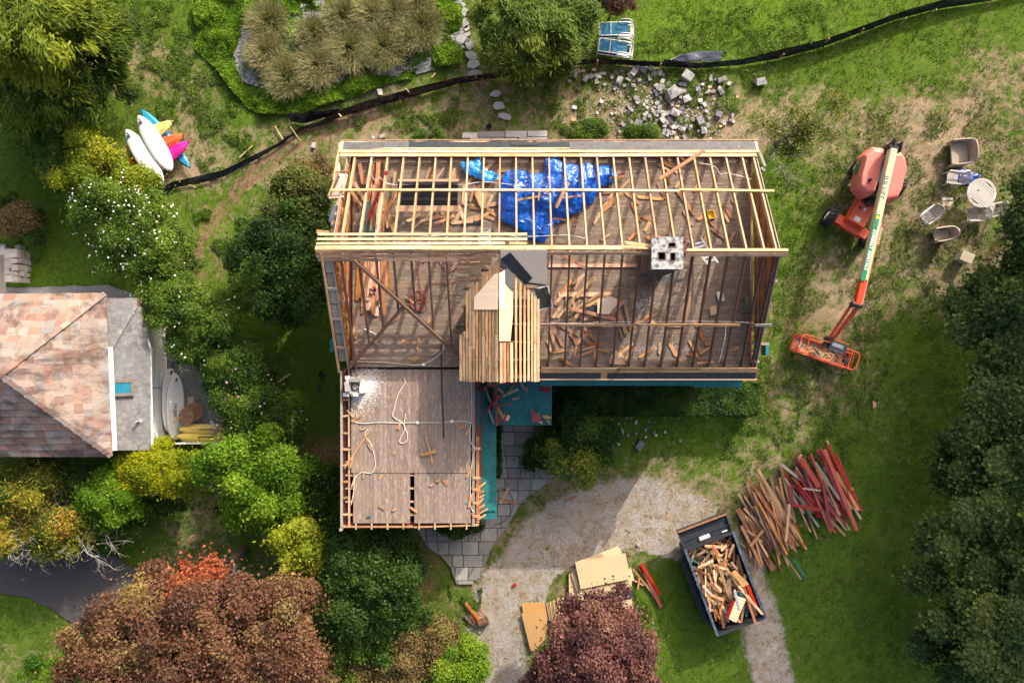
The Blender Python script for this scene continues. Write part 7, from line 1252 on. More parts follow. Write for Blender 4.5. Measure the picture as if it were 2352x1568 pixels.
for (u, v, lab) in [(740, 860, 'small dark plastic pot on the shaded grass west of the wing'), (1123, 293, 'dark round pot lid north of the terrace'), (500, 1168, 'small dark pot on the lower lawn')]:
    c = V(u, v, 0); mb = MB(); mb.tube([(0, 0, 0), (0, 0, .14)], [.10, .13], 12, False); mb.tube([(0, 0, .01), (0, 0, .02)], .10, 12); tag(mb.ob('plant_pot', BLACKR, None, Matrix.Translation(c)), lab, 'pot')
o = sheet('felt_scrap', [V(726, 884, .02), V(735, 888, .03), V(742, 902, .02), V(732, 903, .02)], .02, FELT, None); tag(o, 'black felt scrap on the shaded grass west of the wing', 'roofing scrap'); o = sheet('cardboard_piece', [V(2004, 920, .03), V(2012, 924, .03), V(2012, 934, .03), V(2005, 938, .03)], .02, CARD, None); tag(o, 'tan leaf shaped cardboard piece on the lawn below the lift', 'scrap'); o = sheet('cardboard_piece', [V(756, 1076, .03), V(762, 1074, .03), V(764, 1086, .03), V(757, 1084, .03)], .02, CARD, None); tag(o, 'tan scrap on the soil beside the wing wall', 'scrap')
# ------------------------------------------------------------------ loungers
def rod(mb, pts, r, sub=5):
    P_ = [Vector(p) for p in pts]; out = []
    for i in range(len(P_) - 1):
        p0, p1, p2, p3 = P_[max(i - 1, 0)], P_[i], P_[i + 1], P_[min(i + 2, len(P_) - 1)]
        for k in range(sub): t = k / sub; out.append(.5 * ((2 * p1) + (p2 - p0) * t + (2 * p0 - 5 * p1 + 4 * p2 - p3) * t * t + (3 * p1 - p0 - 3 * p2 + p3) * t ** 3))
    mb.tube(out + [P_[-1]], r, 6)
def lounger(label, u, v, rz, z0=0.0, first=None):
    c = V(u, v); M = Matrix.Translation((c.x, c.y, z0)) @ Matrix.Rotation(rz, 4, 'Z')
    t = thing('sun_lounger', label, 'sun lounger', M=M, group='stacked sun loungers by the silt fence')
    for (x0, x1, z) in ((-.78, -.30, .38), (-.26, .50, .40)):
        mb = MB(); mb.box(x0, x1, -.25, .25, z, z + .015); mb.ob('sling', BLUFAB, t, M)
    for s in (-1, 1):
        mb = MB(); mb.tube([(-.80, s * .29, .02), (-.80, s * .29, .36), (-.76, s * .29, .40), (.66, s * .29, .40), (.70, s * .29, .36), (.80, s * .29, .02)], .022, 6); mb.ob('side_rail', WHITEG, t, M)
        mb = MB(); rod(mb, [(.05, s * .30, .40), (.10, s * .31, .58), (.35, s * .32, .66), (.62, s * .31, .56), (.74, s * .30, .34), (.82, s * .30, .05)], .022); mb.ob('armrest', WHITEG, t, M)
        mb = MB(); mb.tube([(.12, s * .29, .02), (.14, s * .29, .40)], .02, 6); mb.ob('leg', WHITEG, t, M)
    mb = MB()
    for x in (-.79, -.28, .66): mb.tube([(x, -.29, .405), (x, .29, .405)], .02, 6)
    mb.tube([(.80, -.29, .06), (.80, .29, .06)], .02, 6); mb.ob('cross_bars', WHITEG, t, M); return t
for (u, v, rz, lab) in ((1413, 79, .02, 'sun lounger on top of the northern stack with blue green sling'), (1411, 120, -.14, 'sun lounger on top of the southern stack nearest the silt fence')):
    lounger(lab.replace('on top of', 'underneath in'), u - 1, v + 3, rz, 0); lounger(lab, u, v, rz, .17)
# ------------------------------------------------------------------ garden furniture
def slat_chair(label, u, v, rz, mat, group='slatted teak garden chairs'):
    """seat of five slats, arched slatted back, two arms, four legs; faces +X before turning"""
    c = V(u, v); M = Matrix.Translation((c.x, c.y, 0)) @ Matrix.Rotation(rz, 4, 'Z'); t = thing('garden_chair', label, 'garden chair', M=M, group=group)
    for k in range(6): x = -.20 + k * .085; mb = MB(); mb.box(x, x + .07, -.24, .24, .42, .44); mb.ob('seat_slat', mat, t, M)
    bl = 7
    for k in range(bl): y = -.19 + k * .38 / (bl - 1); hh = .86 + .08 * (1 - (y / .2) ** 2); mb = MB(); mb.bar((-.24, y, .46), (-.46, y, hh), .038, .018, (1, 0, .4)); mb.ob('back_slat', mat, t, M)
    mb = MB(); rod(mb, [(-.44, -.25, .86), (-.475, -.12, .945), (-.48, 0, .965), (-.475, .12, .945), (-.44, .25, .86)], .025, 3); mb.ob('top_rail', mat, t, M)
    for s in (-1, 1):
        mb = MB(); mb.bar((-.22, s * .26, .0), (-.45, s * .25, .88), .04, .05, (0, 1, 0)); mb.ob('leg', mat, t, M); mb = MB(); mb.bar((.26, s * .27, 0), (.26, s * .27, .64), .045, .045, (1, 0, 0)); mb.ob('leg', mat, t, M); mb = MB(); mb.bar((-.40, s * .28, .655), (.32, s * .28, .655), .065, .025); mb.ob('armrest', mat, t, M); mb = MB(); mb.bar((-.2, s * .25, .40), (.26, s * .25, .40), .03, .04); mb.ob('side_rail', mat, t, M)
    return t
slat_chair('grey slatted garden chair beside the crumpled blue tarp', 2176, 415, pi - .1, TEAKG); slat_chair('grey slatted garden chair below the round table with its back to the east', 2222, 498, pi - .02, TEAKG); slat_chair('grey slatted garden chair standing alone west of the others', 2118, 500, pi / 2 + 2.2, TEAKG); slat_chair('grey slatted garden chair tucked half under the round table', 2262, 488, pi / 2 + 1.75, TEAKG)
c = V(2255, 443, .74); M = Matrix.Translation((c.x, c.y, 0)) @ Matrix.Rotation(-.72, 4, 'Z'); tb = thing('garden_table', 'round silvered wooden table with diagonal slats on the dry lawn', 'table', M=M); r = .66
for k in range(9):
    y0, y1 = -.47 + k * .94 / 9 + .007, -.47 + (k + 1) * .94 / 9 - .007; f = lambda y: sqrt(.55 ** 2 - y * y); mb = MB(); mb.prism([(-f(y0), y0), (f(y0), y0), (f(y1), y1), (-f(y1), y1)], .715, .74); mb.ob('slat', TEAKG, tb, M)
for k in range(8):
    a0, a1 = 2 * pi * k / 8, 2 * pi * (k + 1) / 8 - .012; n = 6; outer = [(cos(a) * r, sin(a) * r) for a in np.linspace(a0, a1, n)]; inner = [(cos(a) * .535, sin(a) * .535) for a in np.linspace(a1, a0, n)]; mb = MB(); mb.prism(outer + inner, .712, .745); mb.ob('rim_segment', TEAKG, tb, M)
for sx in (-1, 1):
    for sy in (-1, 1): mb = MB(); mb.bar((sx * .36, sy * .36, 0), (sx * .36, sy * .36, .70), .06, .06, (1, 0, 0)); mb.ob('leg', TEAKG, tb, M)
mb = MB(); mb.bar((-.36, -.36, .67), (.36, .36, .67), .05, .05); mb.bar((-.36, .36, .61), (.36, -.36, .61), .05, .05); mb.ob('apron', TEAKG, tb, M)
mb = MB(); mb.box(-.04, .04, -.02, .02, 0, .012); tag(mb.ob('green_leaf_scrap', GREENP, None, Matrix.Translation(V(2248, 437, .746))), 'tiny green scrap on the round table top', 'scrap')
def wicker(label, name, u, v, rz, wd, dp, cat):
    c = V(u, v); M = Matrix.Translation((c.x, c.y, 0)) @ Matrix.Rotation(rz, 4, 'Z'); t = thing(name, label, cat, M=M); h_ = wd / 2; mb = MB()
    mb.box(-dp / 2 + .08, dp / 2 - .04, -h_ + .1, h_ - .1, .30, .40); mb.ob('seat', WICK, t, M)
    def arc(zf): return [(dp / 2 - .02, -h_ + .02), (dp / 2 - .3, -h_), (-dp / 2 + .12, -h_ + .04), (-dp / 2 + .0, -h_ + .18), (-dp / 2, 0), (-dp / 2, h_ - .18), (-dp / 2 + .12, h_ - .04), (dp / 2 - .3, h_), (dp / 2 - .02, h_ - .02)]
    pts = arc(0); top = [.58, .62, .74, .84, .90, .84, .74, .62, .58]; mb = MB(); vs = []
    for (x, y), zt in zip(pts, top): vs += [(x, y, .05), (x - .05 * (zt > .7), y * 1.03, zt), (x * .86 - .05 * (zt > .7), y * .90, zt), (x * .86, y * .86, .05)]
    n = len(pts); mb.add(vs, [(i * 4 + k, (i + 1) * 4 + k, (i + 1) * 4 + (k + 1) % 4, i * 4 + (k + 1) % 4) for i in range(n - 1) for k in range(4)] + [(0, 1, 2, 3), tuple((n - 1) * 4 + k for k in (3, 2, 1, 0))]); mb.ob('backrest', WICK, t, M)
    mb = MB(); rod(mb, [(x - .04 * (zt > .7), y * .97, zt) for (x, y), zt in zip(pts, top)], .045, 3); mb.ob('rolled_edge', WICK, t, M, True)
    for sx in (-1, 1):
        for sy in (-1, 1): m2 = MB(); m2.tube([(sx * (dp / 2 - .1), sy * (h_ - .12), 0), (sx * (dp / 2 - .1), sy * (h_ - .12), .32)], .025, 6); m2.ob('leg', WICK, t, M)
    return t
wicker('beige wicker loveseat facing the lift at the top of the furniture group', 'wicker_loveseat', 2192, 357, pi + .05, 1.15, .85, 'loveseat'); wicker('beige wicker armchair below the other chairs', 'wicker_armchair', 2152, 542, pi + .15, .62, .8, 'armchair')
c = V(2222, 590, .5); M = Matrix.Translation((c.x, c.y, 0)) @ Matrix.Rotation(-.42, 4, 'Z'); t = thing('storage_box', 'cream plastic storage box half under the dark maple leaves', 'storage box', M=M); mb = MB(); mb.box(-.26, .26, -.2, .2, 0, .46); mb.ob('body', CREAMBX, t, M); mb = MB(); mb.box(-.29, .29, -.23, .23, .462, .52); mb.ob('lid', CREAMBX, t, M)
for k, (u, v, w_) in enumerate([(2177, 468, .55), (2176, 457, .5)]): o = board('teak_footrest', V(u - 12, v, .2), V(u + 12, v, .2), .22 - k * .12, .05, TEAKG if k else CREAMBX); tag(o, 'pale board lying under the table edge on the dry lawn' if k else 'cream low footrest beside the round table', 'board' if k else 'footrest')
# ------------------------------------------------------------------ boom lift
bl = thing('boom_lift', 'orange boom lift with a cream boom and an orange caged basket on the lawn', 'boom lift', V(1985, 440))
ang = atan2(*(lambda a, b_: (b_.y - a.y, b_.x - a.x))(V(1962, 520, .8), V(2040, 385, .8)))       # chassis axis towards the counterweight
ctr = V(1998, 452, .8); MC = Matrix.Translation((ctr.x, ctr.y, 0)) @ Matrix.Rotation(ang, 4, 'Z')
mb = MB(); mb.box(-1.45, 1.05, -.42, .42, .45, .80); mb.box(-1.40, -.45, -.40, .40, .80, .98); mb.ob('chassis', CORAL, bl, MC)
mb = MB(); mb.box(-1.72, -1.46, -.78, .78, .42, .66); mb.box(-1.72, -1.30, -.78, -.46, .45, .72); mb.box(-1.72, -1.30, .46, .78, .45, .72); mb.ob('front_axle', CORAL, bl, MC); mb = MB(); mb.box(1.0, 1.25, -.8, .8, .40, .62); mb.ob('rear_axle', CORAL, bl, MC)
def wheel(x, y, M, parent):
    rw, ww = .46, .34; rings = []; n = 28
    prof = [(-.5, .62), (-.5, .92), (-.36, 1.0), (.36, 1.0), (.5, .92), (.5, .62)]; mb = MB()
    for (a, f) in prof: rings.append([Vector((cos(2 * pi * k / n) * rw * f, a * ww, sin(2 * pi * k / n) * rw * f)) for k in range(n)])
    mb.loft(rings, False); MM = M @ Matrix.Translation((x, y, rw)); w_ = mb.ob('wheel', BLACKR, parent, MM, True)
    for k in range(16):
        a = 2 * pi * k / 16; m2 = MB(); m2.box(-.03, .03, -ww / 2 + .01, -.01, rw - .01, rw + .03); m2.box(-.03, .03, .01, ww / 2 - .01, rw - .01, rw + .03)
        m2.ob('tread_lug', BLACKR, w_, MM @ Matrix.Rotation(a, 4, 'Y') @ Matrix.Rotation(.35, 4, 'Z'))
    m3 = MB(); m3.tube([(0, -ww * .30, 0), (0, ww * .30, 0)], rw * .62, 20); m3.tube([(0, ww * .3, 0), (0, ww * .46, 0)], rw * .22, 10); m3.tube([(0, -ww * .3, 0), (0, -ww * .46, 0)], rw * .22, 10); m3.ob('rim', WHITE, w_, MM)
wheel(-1.52, 1.02, MC, bl); wheel(-1.52, -1.0, MC, bl); wheel(1.10, 1.0, MC, bl); wheel(1.10, -1.0, MC, bl)
mb = MB(); mb.tube([(0.2, 0, .8), (0.2, 0, 1.12)], .5, 20); mb.box(-.5, 1.6, -.12, .12, 1.0, 1.2); mb.ob('turntable', BLACKP, bl, MC)
p0, p1 = V(2050, 344, 2.35), V(1968, 700, 2.55); bd = (p1 - p0).normalized(); BA = atan2(bd.y, bd.x)
hc = V(2022, 402, 1.5); MT = Matrix.Translation((hc.x, hc.y, 0)) @ Matrix.Rotation(BA, 4, 'Z')                 # superstructure turned with the boom, X towards the basket
def pod(side):
    y0 = .20 * side; yo = .98 * side; ol = [(-1.05, y0), (1.05, y0), (1.22, y0 + .10 * side), (.98, yo * .88), (.55, yo), (-.55, yo), (-1.0, yo * .78), (-1.22, y0 + .3 * side)] if side > 0 else [(-1.15, y0), (1.0, y0), (1.12, y0 - .2), (.85, yo * .9), (.35, yo * .98), (-.65, yo * .96), (-1.1, yo * .68)]
    rings = []; cx = sum(p[0] for p in ol) / len(ol); cy = sum(p[1] for p in ol) / len(ol)
    for (z, f) in ((.95, .97), (1.0, 1.0), (1.50, 1.0), (1.66, .95), (1.78, .84), (1.81, .75)): rings.append([Vector((cx + (x - cx) * f, (y0 if abs(y - y0) < .001 else cy + (y - cy) * f), z)) for x, y in ol])
    if side < 0: rings = [r[::-1] for r in rings]
    mb = MB(); mb.loft(rings); o = mb.ob('engine_cover', CORALL, bl, MT, False)
    bv = o.modifiers.new('bevel', 'BEVEL'); bv.width = .05; bv.segments = 3; bv.limit_method = 'ANGLE'; bv.angle_limit = radians(28); return o
pod(1); pod(-1)
mb = MB(); mb.box(-1.2, 1.0, -.17, .17, 1.0, 1.62); mb.box(-1.25, -.8, -.17, -.13, 1.6, 2.5); mb.box(-1.25, -.8, .13, .17, 1.6, 2.5); mb.ob('boom_mast', BLACKP, bl, MT); mb = MB(); mb.tube([(.45, -.55, 1.78), (.45, -.55, 1.93)], .07, 12); mb.ob('exhaust_cap', BLACKR, bl, MT); mb = MB(); mb.tube([(.2, 0, 1.5), (.95, 0, 2.0)], .07, 8); mb.ob('lift_cylinder', BLACKP, bl, MT)
for s, wd in ((-1, 1),):
    mb = MB(); mb.box(-.32, .32, -.006, .006, -.16, .16); st_ = mb.ob('rental_sticker', GREENST, bl, MT @ Matrix.Translation((-.15, -.985, 1.3))); mb = MB(); mb.tube([(-.22, -.012, 0), (-.22, -.006, 0)], .08, 12); mb.ob('sun_mark', YELST, st_, MT @ Matrix.Translation((-.15, -.985, 1.3)))
for (x, y, s, m_) in ((-1.0, .12, .16, DARKT), (-1.0, -.02, .14, WHITET)):
    mb = MB(); sg = 1 if m_ is DARKT else -1; mb.prism([(0, s * .8 * sg), (-s * .6, 0), (-s * .25, 0), (-s * .25, -s * .4 * sg), (s * .25, -s * .4 * sg), (s * .25, 0), (s * .6, 0)][:: sg], 0, .004); mb.ob('arrow_mark', m_, bl, MC @ Matrix.Translation((x + .3, y * 1.6, .982)) @ Matrix.Rotation(pi / 2 + .0, 4, 'Z'))
mb = MB(); mb.box(-.10, .10, -.14, .14, 0, .004); mb.ob('warning_plate', ALU, bl, MC @ Matrix.Translation((-1.22, .05, .982)))
# boom: cream outer section, orange inner one, jib, basket
def beam(name, a, b_, w_, h_, mat, parent=bl): mb = MB(); L_ = (Vector(b_) - Vector(a)).length; c = .035; pr = [(-w_ / 2 + c, -h_ / 2), (w_ / 2 - c, -h_ / 2), (w_ / 2, -h_ / 2 + c), (w_ / 2, h_ / 2 - c), (w_ / 2 - c, h_ / 2), (-w_ / 2 + c, h_ / 2), (-w_ / 2, h_ / 2 - c), (-w_ / 2, -h_ / 2 + c)]; mb.loft([[Vector((x, y, z)) for y, z in pr] for x in (-L_ / 2, L_ / 2)]); return mb.ob(name, mat, parent, frame(a, b_))
pm = p0.lerp(p1, .84); boom = beam('boom', p0, pm, .30, .34, CREAM); beam('inner_boom', p0.lerp(p1, .80), p1, .24, .27, CORAL); bside = Vector((-bd.y, bd.x, 0)); o = beam('hose_carrier', p0.lerp(p1, .46) + bside * .20, p1 - bd * .05 + bside * .17, .10, .16, CORALL)
mb = MB()
for k in range(9): q = p0.lerp(p1, .50 + k * .012) + bside * .22; mb.bar(q, q + bside * .12, .035, .05)
mb.ob('hose_guides', CREAM, bl); mb = MB(); mb.bar(p0 - bd * .1 - bside * .2 - Vector((0, 0, .1)), p0 - bd * .1 + bside * .2 - Vector((0, 0, .1)), .10, .4); mb.ob('boom_pivot', BLACKP, bl)
FB = boom.matrix_world if False else frame(p0, pm); LB = (pm - p0).length
up_side = FB @ Matrix.Translation((0, -.155 if bside.x > 0 else .155, 0))
green = MB(); green.box(-1.45, 1.45, -.09, .09, 0, .004); gx0 = LB * .26; sy = -1 if (FB.to_3x3() @ Vector((0, 1, 0))).x > 0 else 1
gs = green.ob('boom_band', GREENST, bl, FB @ Matrix.Translation((gx0, sy * .055, .172))); letters('SUNBELT RENTALS', .17, WHITET, FB @ Matrix.Translation((gx0 + .1, sy * .055, .177)) @ Matrix.Rotation(0 if sy < 0 else 0, 4, 'Z'), bl, .001, 1.25); mb = MB(); mb.tube([(-1.32, 0, .004), (-1.32, 0, .008)], .075, 14); mb.ob('sun_mark', YELST, gs, FB @ Matrix.Translation((gx0, sy * .055, .172)))
letters('JLG LIFT', .22, NAVYT, FB @ Matrix.Translation((-LB * .20, sy * .06, .174)), bl, .001, 1.25)
j0, j1 = p1, V(1908, 777, 1.2); mb = MB(); mb.bar(p1 - Vector((.1, 0, .3)), p1 + Vector((.1, 0, .1)), .18, .2); mb.tube([p1 + bside * .2, p1 - bside * .22], .12, 10); mb.ob('jib_knuckle', BLACKP, bl); jd = (j1 - j0).normalized(); js = Vector((-jd.y, jd.x, 0)).normalized()
beam('jib_arm', j0 - js * .1 - Vector((0, 0, .25)), j1 - js * .06, .11, .14, CORAL); beam('jib_arm', j0 + js * .14 - Vector((0, 0, .15)), j1 + js * .12, .14, .16, CORAL); mb = MB(); mb.tube([j1 - Vector((0, 0, .5)), j1 + Vector((0, 0, .12))], .11, 10); mb.ob('basket_rotator', BLACKP, bl)
B = [S(1962, 812.5, 1.3), S(2105, 863.6, 1.3), S(2084.7, 907, 1.3), S(1945, 853, 1.3)]; bx = (B[1] - B[0]).normalized(); bc = sum(B, Vector()) / 4; by = Vector((0, 0, 1)).cross(bx); lw = (B[1] - B[0]).length; ld = (B[3] - B[0]).length
MBk = Matrix((bx, by, Vector((0, 0, 1)))).transposed().to_4x4(); MBk.translation = Vector((bc.x, bc.y, .22)); hw, hd = lw / 2 * .98, ld / 2
mb = MB(); mb.box(-hw + .05, hw - .05, -hd + .05, hd - .05, 0, .04); mb.ob('basket_floor', wood('dusty_deck', (.34, .17, .09), (.50, .30, .18), knots=False), bl, MBk); mb = MB(); mb.box(-hw + .04, hw - .04, -hd + .02, -hd + .04, 0, .2); mb.box(-hw + .04, hw - .04, hd - .04, hd - .02, 0, .2); mb.box(-hw + .02, -hw + .04, -hd + .04, hd - .04, 0, .2); mb.box(hw - .04, hw - .02, -hd + .04, hd - .04, 0, .2); mb.ob('toe_board', CORAL, bl, MBk)
def loop(z, ins=0.0, x0=None, x1=None):
    a, b_ = x0 if x0 is not None else -hw, x1 if x1 is not None else hw; c = .12; y = hd - ins
    return [(a + c, -y, z), (b_ - c, -y, z), (b_, -y + c, z), (b_, y - c, z), (b_ - c, y, z), (a + c, y, z), (a, y - c, z), (a, -y + c, z), (a + c, -y, z)]
for z in (1.08, .58): mb = MB(); mb.tube(loop(z, .06 if z < 1 else 0), .024, 6); mb.ob('guard_rail', CORAL, bl, MBk)
for (x, y) in [(-hw + .03, -hd + .05), (-hw + .03, hd - .05), (hw - .03, -hd + .05), (hw - .03, hd - .05), (-.45, -hd + .02), (.45, -hd + .02), (0, hd - .02), (-hw + .45, hd - .02), (hw - .45, hd - .02), (-hw + .45, -hd + .02), (hw - .42, 0)]: mb = MB(); mb.tube([(x * .96, y * .9, .02), (x, y, 1.08)], .02, 6); mb.ob('rail_post', CORAL, bl, MBk)
mb = MB(); mb.tube([(-hw + .35, -hd, 1.08), (-hw + .35, hd, 1.08)], .022, 6); mb.tube([(hw - .35, -hd, 1.08), (hw - .35, hd, 1.08)], .022, 6); mb.tube([(-.1, hd, 1.08), (-.1, hd + .2, 1.12), (.7, hd + .2, 1.12), (.7, hd, 1.08)], .02, 6); mb.ob('cross_rail', CORAL, bl, MBk); mb = MB(); mb.box(-.08, .68, hd - .22, hd + .12, .92, 1.12); mb.box(-.25, .1, hd - .2, hd, .7, .95); mb.ob('control_box', BLACKP, bl, MBk); mb = MB(); mb.box(0, .5, hd - .1, hd + .06, 1.122, 1.135); mb.box(-.05, .65, hd - .26, hd - .225, .94, 1.10); mb.ob('control_panel', plain('control_panel_grey', (.32, .36, .40), (.10, .12, .14), scale=12), bl, MBk)
mb = MB(); mb.box(hw - .38, hw - .12, -.14, .14, .42, .62); mb.ob('manual_box', BLACKP, bl, MBk)
for k in range(46): p = MBk @ Vector((R.uniform(-hw + .15, hw - .2), R.uniform(-hd + .12, hd - .2), .07)); d = Vector((cos(R.uniform(0, 6)), sin(R.uniform(0, 6)), 0)) * R.uniform(.06, .2); o = board('splinter', p - d, p + d, .05, .02, R.choice([ORANGE, FRESH, TEALD, BATTEN]), rough=.03); tag(o, 'wood splinter on the floor of the lift basket', 'scrap', 'splinters in the lift basket')
# ------------------------------------------------------------------ tipping dumpster full of scrap
TZ = 1.35; c0, c1, c2, c3 = S(1674, 1344, TZ), S(1792, 1303, TZ), S(1868, 1503, TZ), S(1752, 1551, TZ); tx = ((c3 - c0) + (c2 - c1)).normalized(); ty = Vector((0, 0, 1)).cross(tx); tc = (c0 + c1 + c2 + c3) / 4; TL, TW = (c3 - c0).length, (c1 - c0).length
MT2 = Matrix((tx, ty, Vector((0, 0, 1)))).transposed().to_4x4(); MT2.translation = Vector((tc.x, tc.y, 0)); tl, tw = TL / 2, TW / 2
tr = thing('dumpster', 'black open dumpster heaped with splintered scrap wood', 'dumpster', M=MT2)
mb = MB(); mb.box(-tl + .03, tl - .03, -tw + .03, tw - .03, .16, .22); mb.ob('bed', BLACKP, tr, MT2)
for s in (-1, 1):
    mb = MB(); mb.box(-tl, tl, s * tw - .03, s * tw + .03, .16, TZ - .06); mb.ob('side_panel', BLACKP, tr, MT2); mb = MB(); mb.box(-tl - .04, tl + .04, s * tw - .055, s * tw + .055, TZ - .06, TZ); mb.ob('top_rail', plain('worn_black_rail', (.05, .07, .10), (.18, .21, .25), scale=9, rough=.5, stops=(.5, .7)), tr, MT2)
    for x in np.arange(-tl + .3, tl, .62): mb = MB(); mb.box(x - .04, x + .04, s * (tw + .03) - .03 + s * .03, s * (tw + .03) + .03 + s * .03, .2, TZ - .07); mb.ob('stake_pocket', BLACKP, tr, MT2)
mb = MB(); mb.box(-tl - .03, -tl + .03, -tw + .03, tw - .03, .16, TZ - .06); mb.box(-tl - .05, -tl + .05, -tw + .055, tw - .055, TZ - .06, TZ); mb.ob('front_panel', BLACKP, tr, MT2); mb = MB(); mb.box(tl - .03, tl + .03, -tw + .03, tw - .03, .16, TZ - .06); mb.box(tl - .05, tl + .05, -tw + .055, tw - .055, TZ - .06, TZ); mb.ob('tailgate', BLACKP, tr, MT2)
mb = MB(); mb.box(-tl - .85, -tl - .06, -tw, tw, 1.05, 1.09); mb.box(-tl - .90, -tl - .85, -tw - .03, tw + .03, 1.02, TZ - .02)
for s in (-1, 1): mb.box(-tl - .85, -tl - .06, s * tw - .03, s * tw + .03, 1.06, 1.22)
for x in (-tl - .65, -tl - .35): mb.box(x - .03, x + .03, -tw + .04, tw - .04, 1.09, 1.16)
mb.ob('tarp_housing', BLACKP, tr, MT2); mb = MB(); mb.box(-tl - .92, -tl - .84, -tw - .02, tw + .02, TZ - .019, TZ + .005); mb.ob('rusty_lip', plain('rust', (.35, .14, .05), (.18, .09, .05)), tr, MT2)
mb = MB(); mb.box(-.07, .12, -.24, .24, 0, .006); st2 = mb.ob('name_sticker', WHITE, tr, MT2 @ Matrix.Translation((-tl - .22, -.1, 1.165))); mb = MB(); [mb.prism([(.05, y), (.12, y - .03), (.12, y + .03)], .006, .009) for y in np.linspace(-.2, .2, 6)]; mb.ob('sticker_print', MAROON, st2, MT2 @ Matrix.Translation((-tl - .22, -.1, 1.165))); mb = MB(); mb.box(-.03, .03, -.12, .12, 0, .006); mb.ob('small_sticker', WHITE, tr, MT2 @ Matrix.Translation((-tl - .14, tw - .3, 1.165)))
mb = MB(); [mb.box(-tl, tl, y - .08, y + .08, .0, .62) for y in (-.5, .5)]; mb.ob('skids', BLACKP, tr, MT2)
mb = MB(); mb.box(-tl + .5, tl - .35, -tw - .3, -tw - .07, .62, .70); mb.ob('side_step', BLACKP, tr, MT2)
for i in range(215):
    L_ = R.choice([.35, .5, .5, .7, .9, 1.2, 1.5]) * R.uniform(.7, 1.2); f = i / 215; x = R.uniform(-tl + .2, tl - .25); y = R.uniform(-tw + .14, tw - .14); a = R.gauss(.1, .45) if x > -.6 else R.uniform(-1.5, 1.5); L_ = min(L_, 1.2 if x > -.8 else .8); d = Vector((cos(a), sin(a), R.uniform(-.10, .10))) * L_ / 2
    lim = lambda q: Vector((max(-tl + .06, min(tl - .08, q.x)), max(-tw + .1, min(tw - .1, q.y)), q.z)); z = .72 + .62 * f * (1 - .35 * (abs(y) / tw) ** 2) * (1 - .3 * (x / tl) ** 2) + R.uniform(-.03, .05); p = Vector((x, y, z)); q0, q1 = MT2 @ lim(p - d), MT2 @ lim(p + d)
    if (q1 - q0).length < .12: continue
    m_ = R.choice([ORANGE, ORANGE, REDBRN, FRESH, OLDWOOD, OLDWOOD, BATTEN]); m_ = TEALD if i % 19 == 0 else (REDPNT if i % 43 == 0 else m_); o = board('scrap_board', q0, q1, R.uniform(.06, .13), .025, m_, (R.uniform(-.4, .4), R.uniform(-.4, .4), 1), rough=.06)
    zn = 'near the cover housing' if x < -tl * .33 else 'by the striped panel' if x > tl * .33 else 'amid the load'
    cn = {TEALD: 'teal painted', REDPNT: 'red painted'}.get(m_) or COLN[m_]; sz = ' long' if L_ > .75 else ' short'
    tag(o, cn + sz + ' splintered scrap board ' + zn + ' in the dumpster', 'scrap board', cn + sz + ' scrap boards ' + zn + ' in the dumpster')
for (pts, zz, mt, lab) in [([(1783, 1454), (1815, 1460), (1792, 1514), (1778, 1509)], 1.5, PLYP, ''),][:0]: pass
def tp(x, y, z): p = S(1640 + x / 5.227, 1260 + y / 5.227, z); return p
o = sheet('slatted_panel', [tp(830, 1010, 1.46), tp(945, 1055, 1.46), tp(820, 1348, 1.46), tp(725, 1300, 1.46)], .03, None, None)
m_, t_, b_ = nodes('striped_plywood'); cc_, _ = coords(t_, (1, 1, 1), False); wv = t_.nodes.new('ShaderNodeTexWave'); wv.inputs['Scale'].default_value = 2.2; wv.bands_direction = 'Y'; L(t_, cc_, wv.inputs['Vector']); L(t_, ramp(t_, wv.outputs['Fac'], [(.4, (.62, .40, .20)), (.5, (.78, .60, .38))]), b_.inputs['Base Color']); b_.inputs['Roughness'].default_value = .7
o.data.materials.append(m_); tag(o, 'striped pale plywood panel on top of the dumpster load', 'panel'); o = sheet('red_board', [tp(765, 1070, 1.44), tp(800, 1080, 1.44), tp(725, 1300, 1.44), tp(688, 1285, 1.44)], .025, REDPNT, None); tag(o, 'dark red strip panel beside the striped panel in the dumpster', 'panel'); o = sheet('red_board', [tp(945, 880, 1.42), tp(985, 870, 1.42), tp(1095, 1130, 1.42), tp(1060, 1160, 1.42)], .025, REDPNT, None); tag(o, 'long red panel along the dumpster side', 'panel'); o = sheet('fibreboard_sheet', [tp(765, 705, 1.45), tp(810, 682, 1.45), tp(960, 830, 1.45), tp(985, 860, 1.45), tp(900, 905, 1.45)], .02, PLYB, None); tag(o, 'brown fibreboard panel in the middle of the dumpster load', 'panel')
for (x0, y0, x1, y1, m_, lab) in [(860, 890, 1160, 1250, BATTEN, 'long pale lath lying on the load beside the red panel'), (920, 900, 1075, 1380, REDBRN, 'long brown board overhanging the dumpster end'), (800, 940, 870, 1190, ALU, 'white metal strip lying across the striped panel'), (400, 880, 525, 1020, PINKW, 'pink lath on the dumpster load near its edge'), (420, 375, 690, 395, BATTEN, 'pale board across the front of the dumpster load'), (510, 370, 605, 530, REDBRN, 'dark red brown board standing out at the front of the load'), (725, 520, 790, 355, ORANGE, 'orange board at the front corner of the dumpster load'), (335, 655, 530, 560, BATTEN, 'pale orange board slanting over the load')]: o = board('long_scrap', tp(x0, y0, 1.5), tp(x1, y1, 1.5), .11, .03, m_, rough=.03); tag(o, lab, 'scrap board')
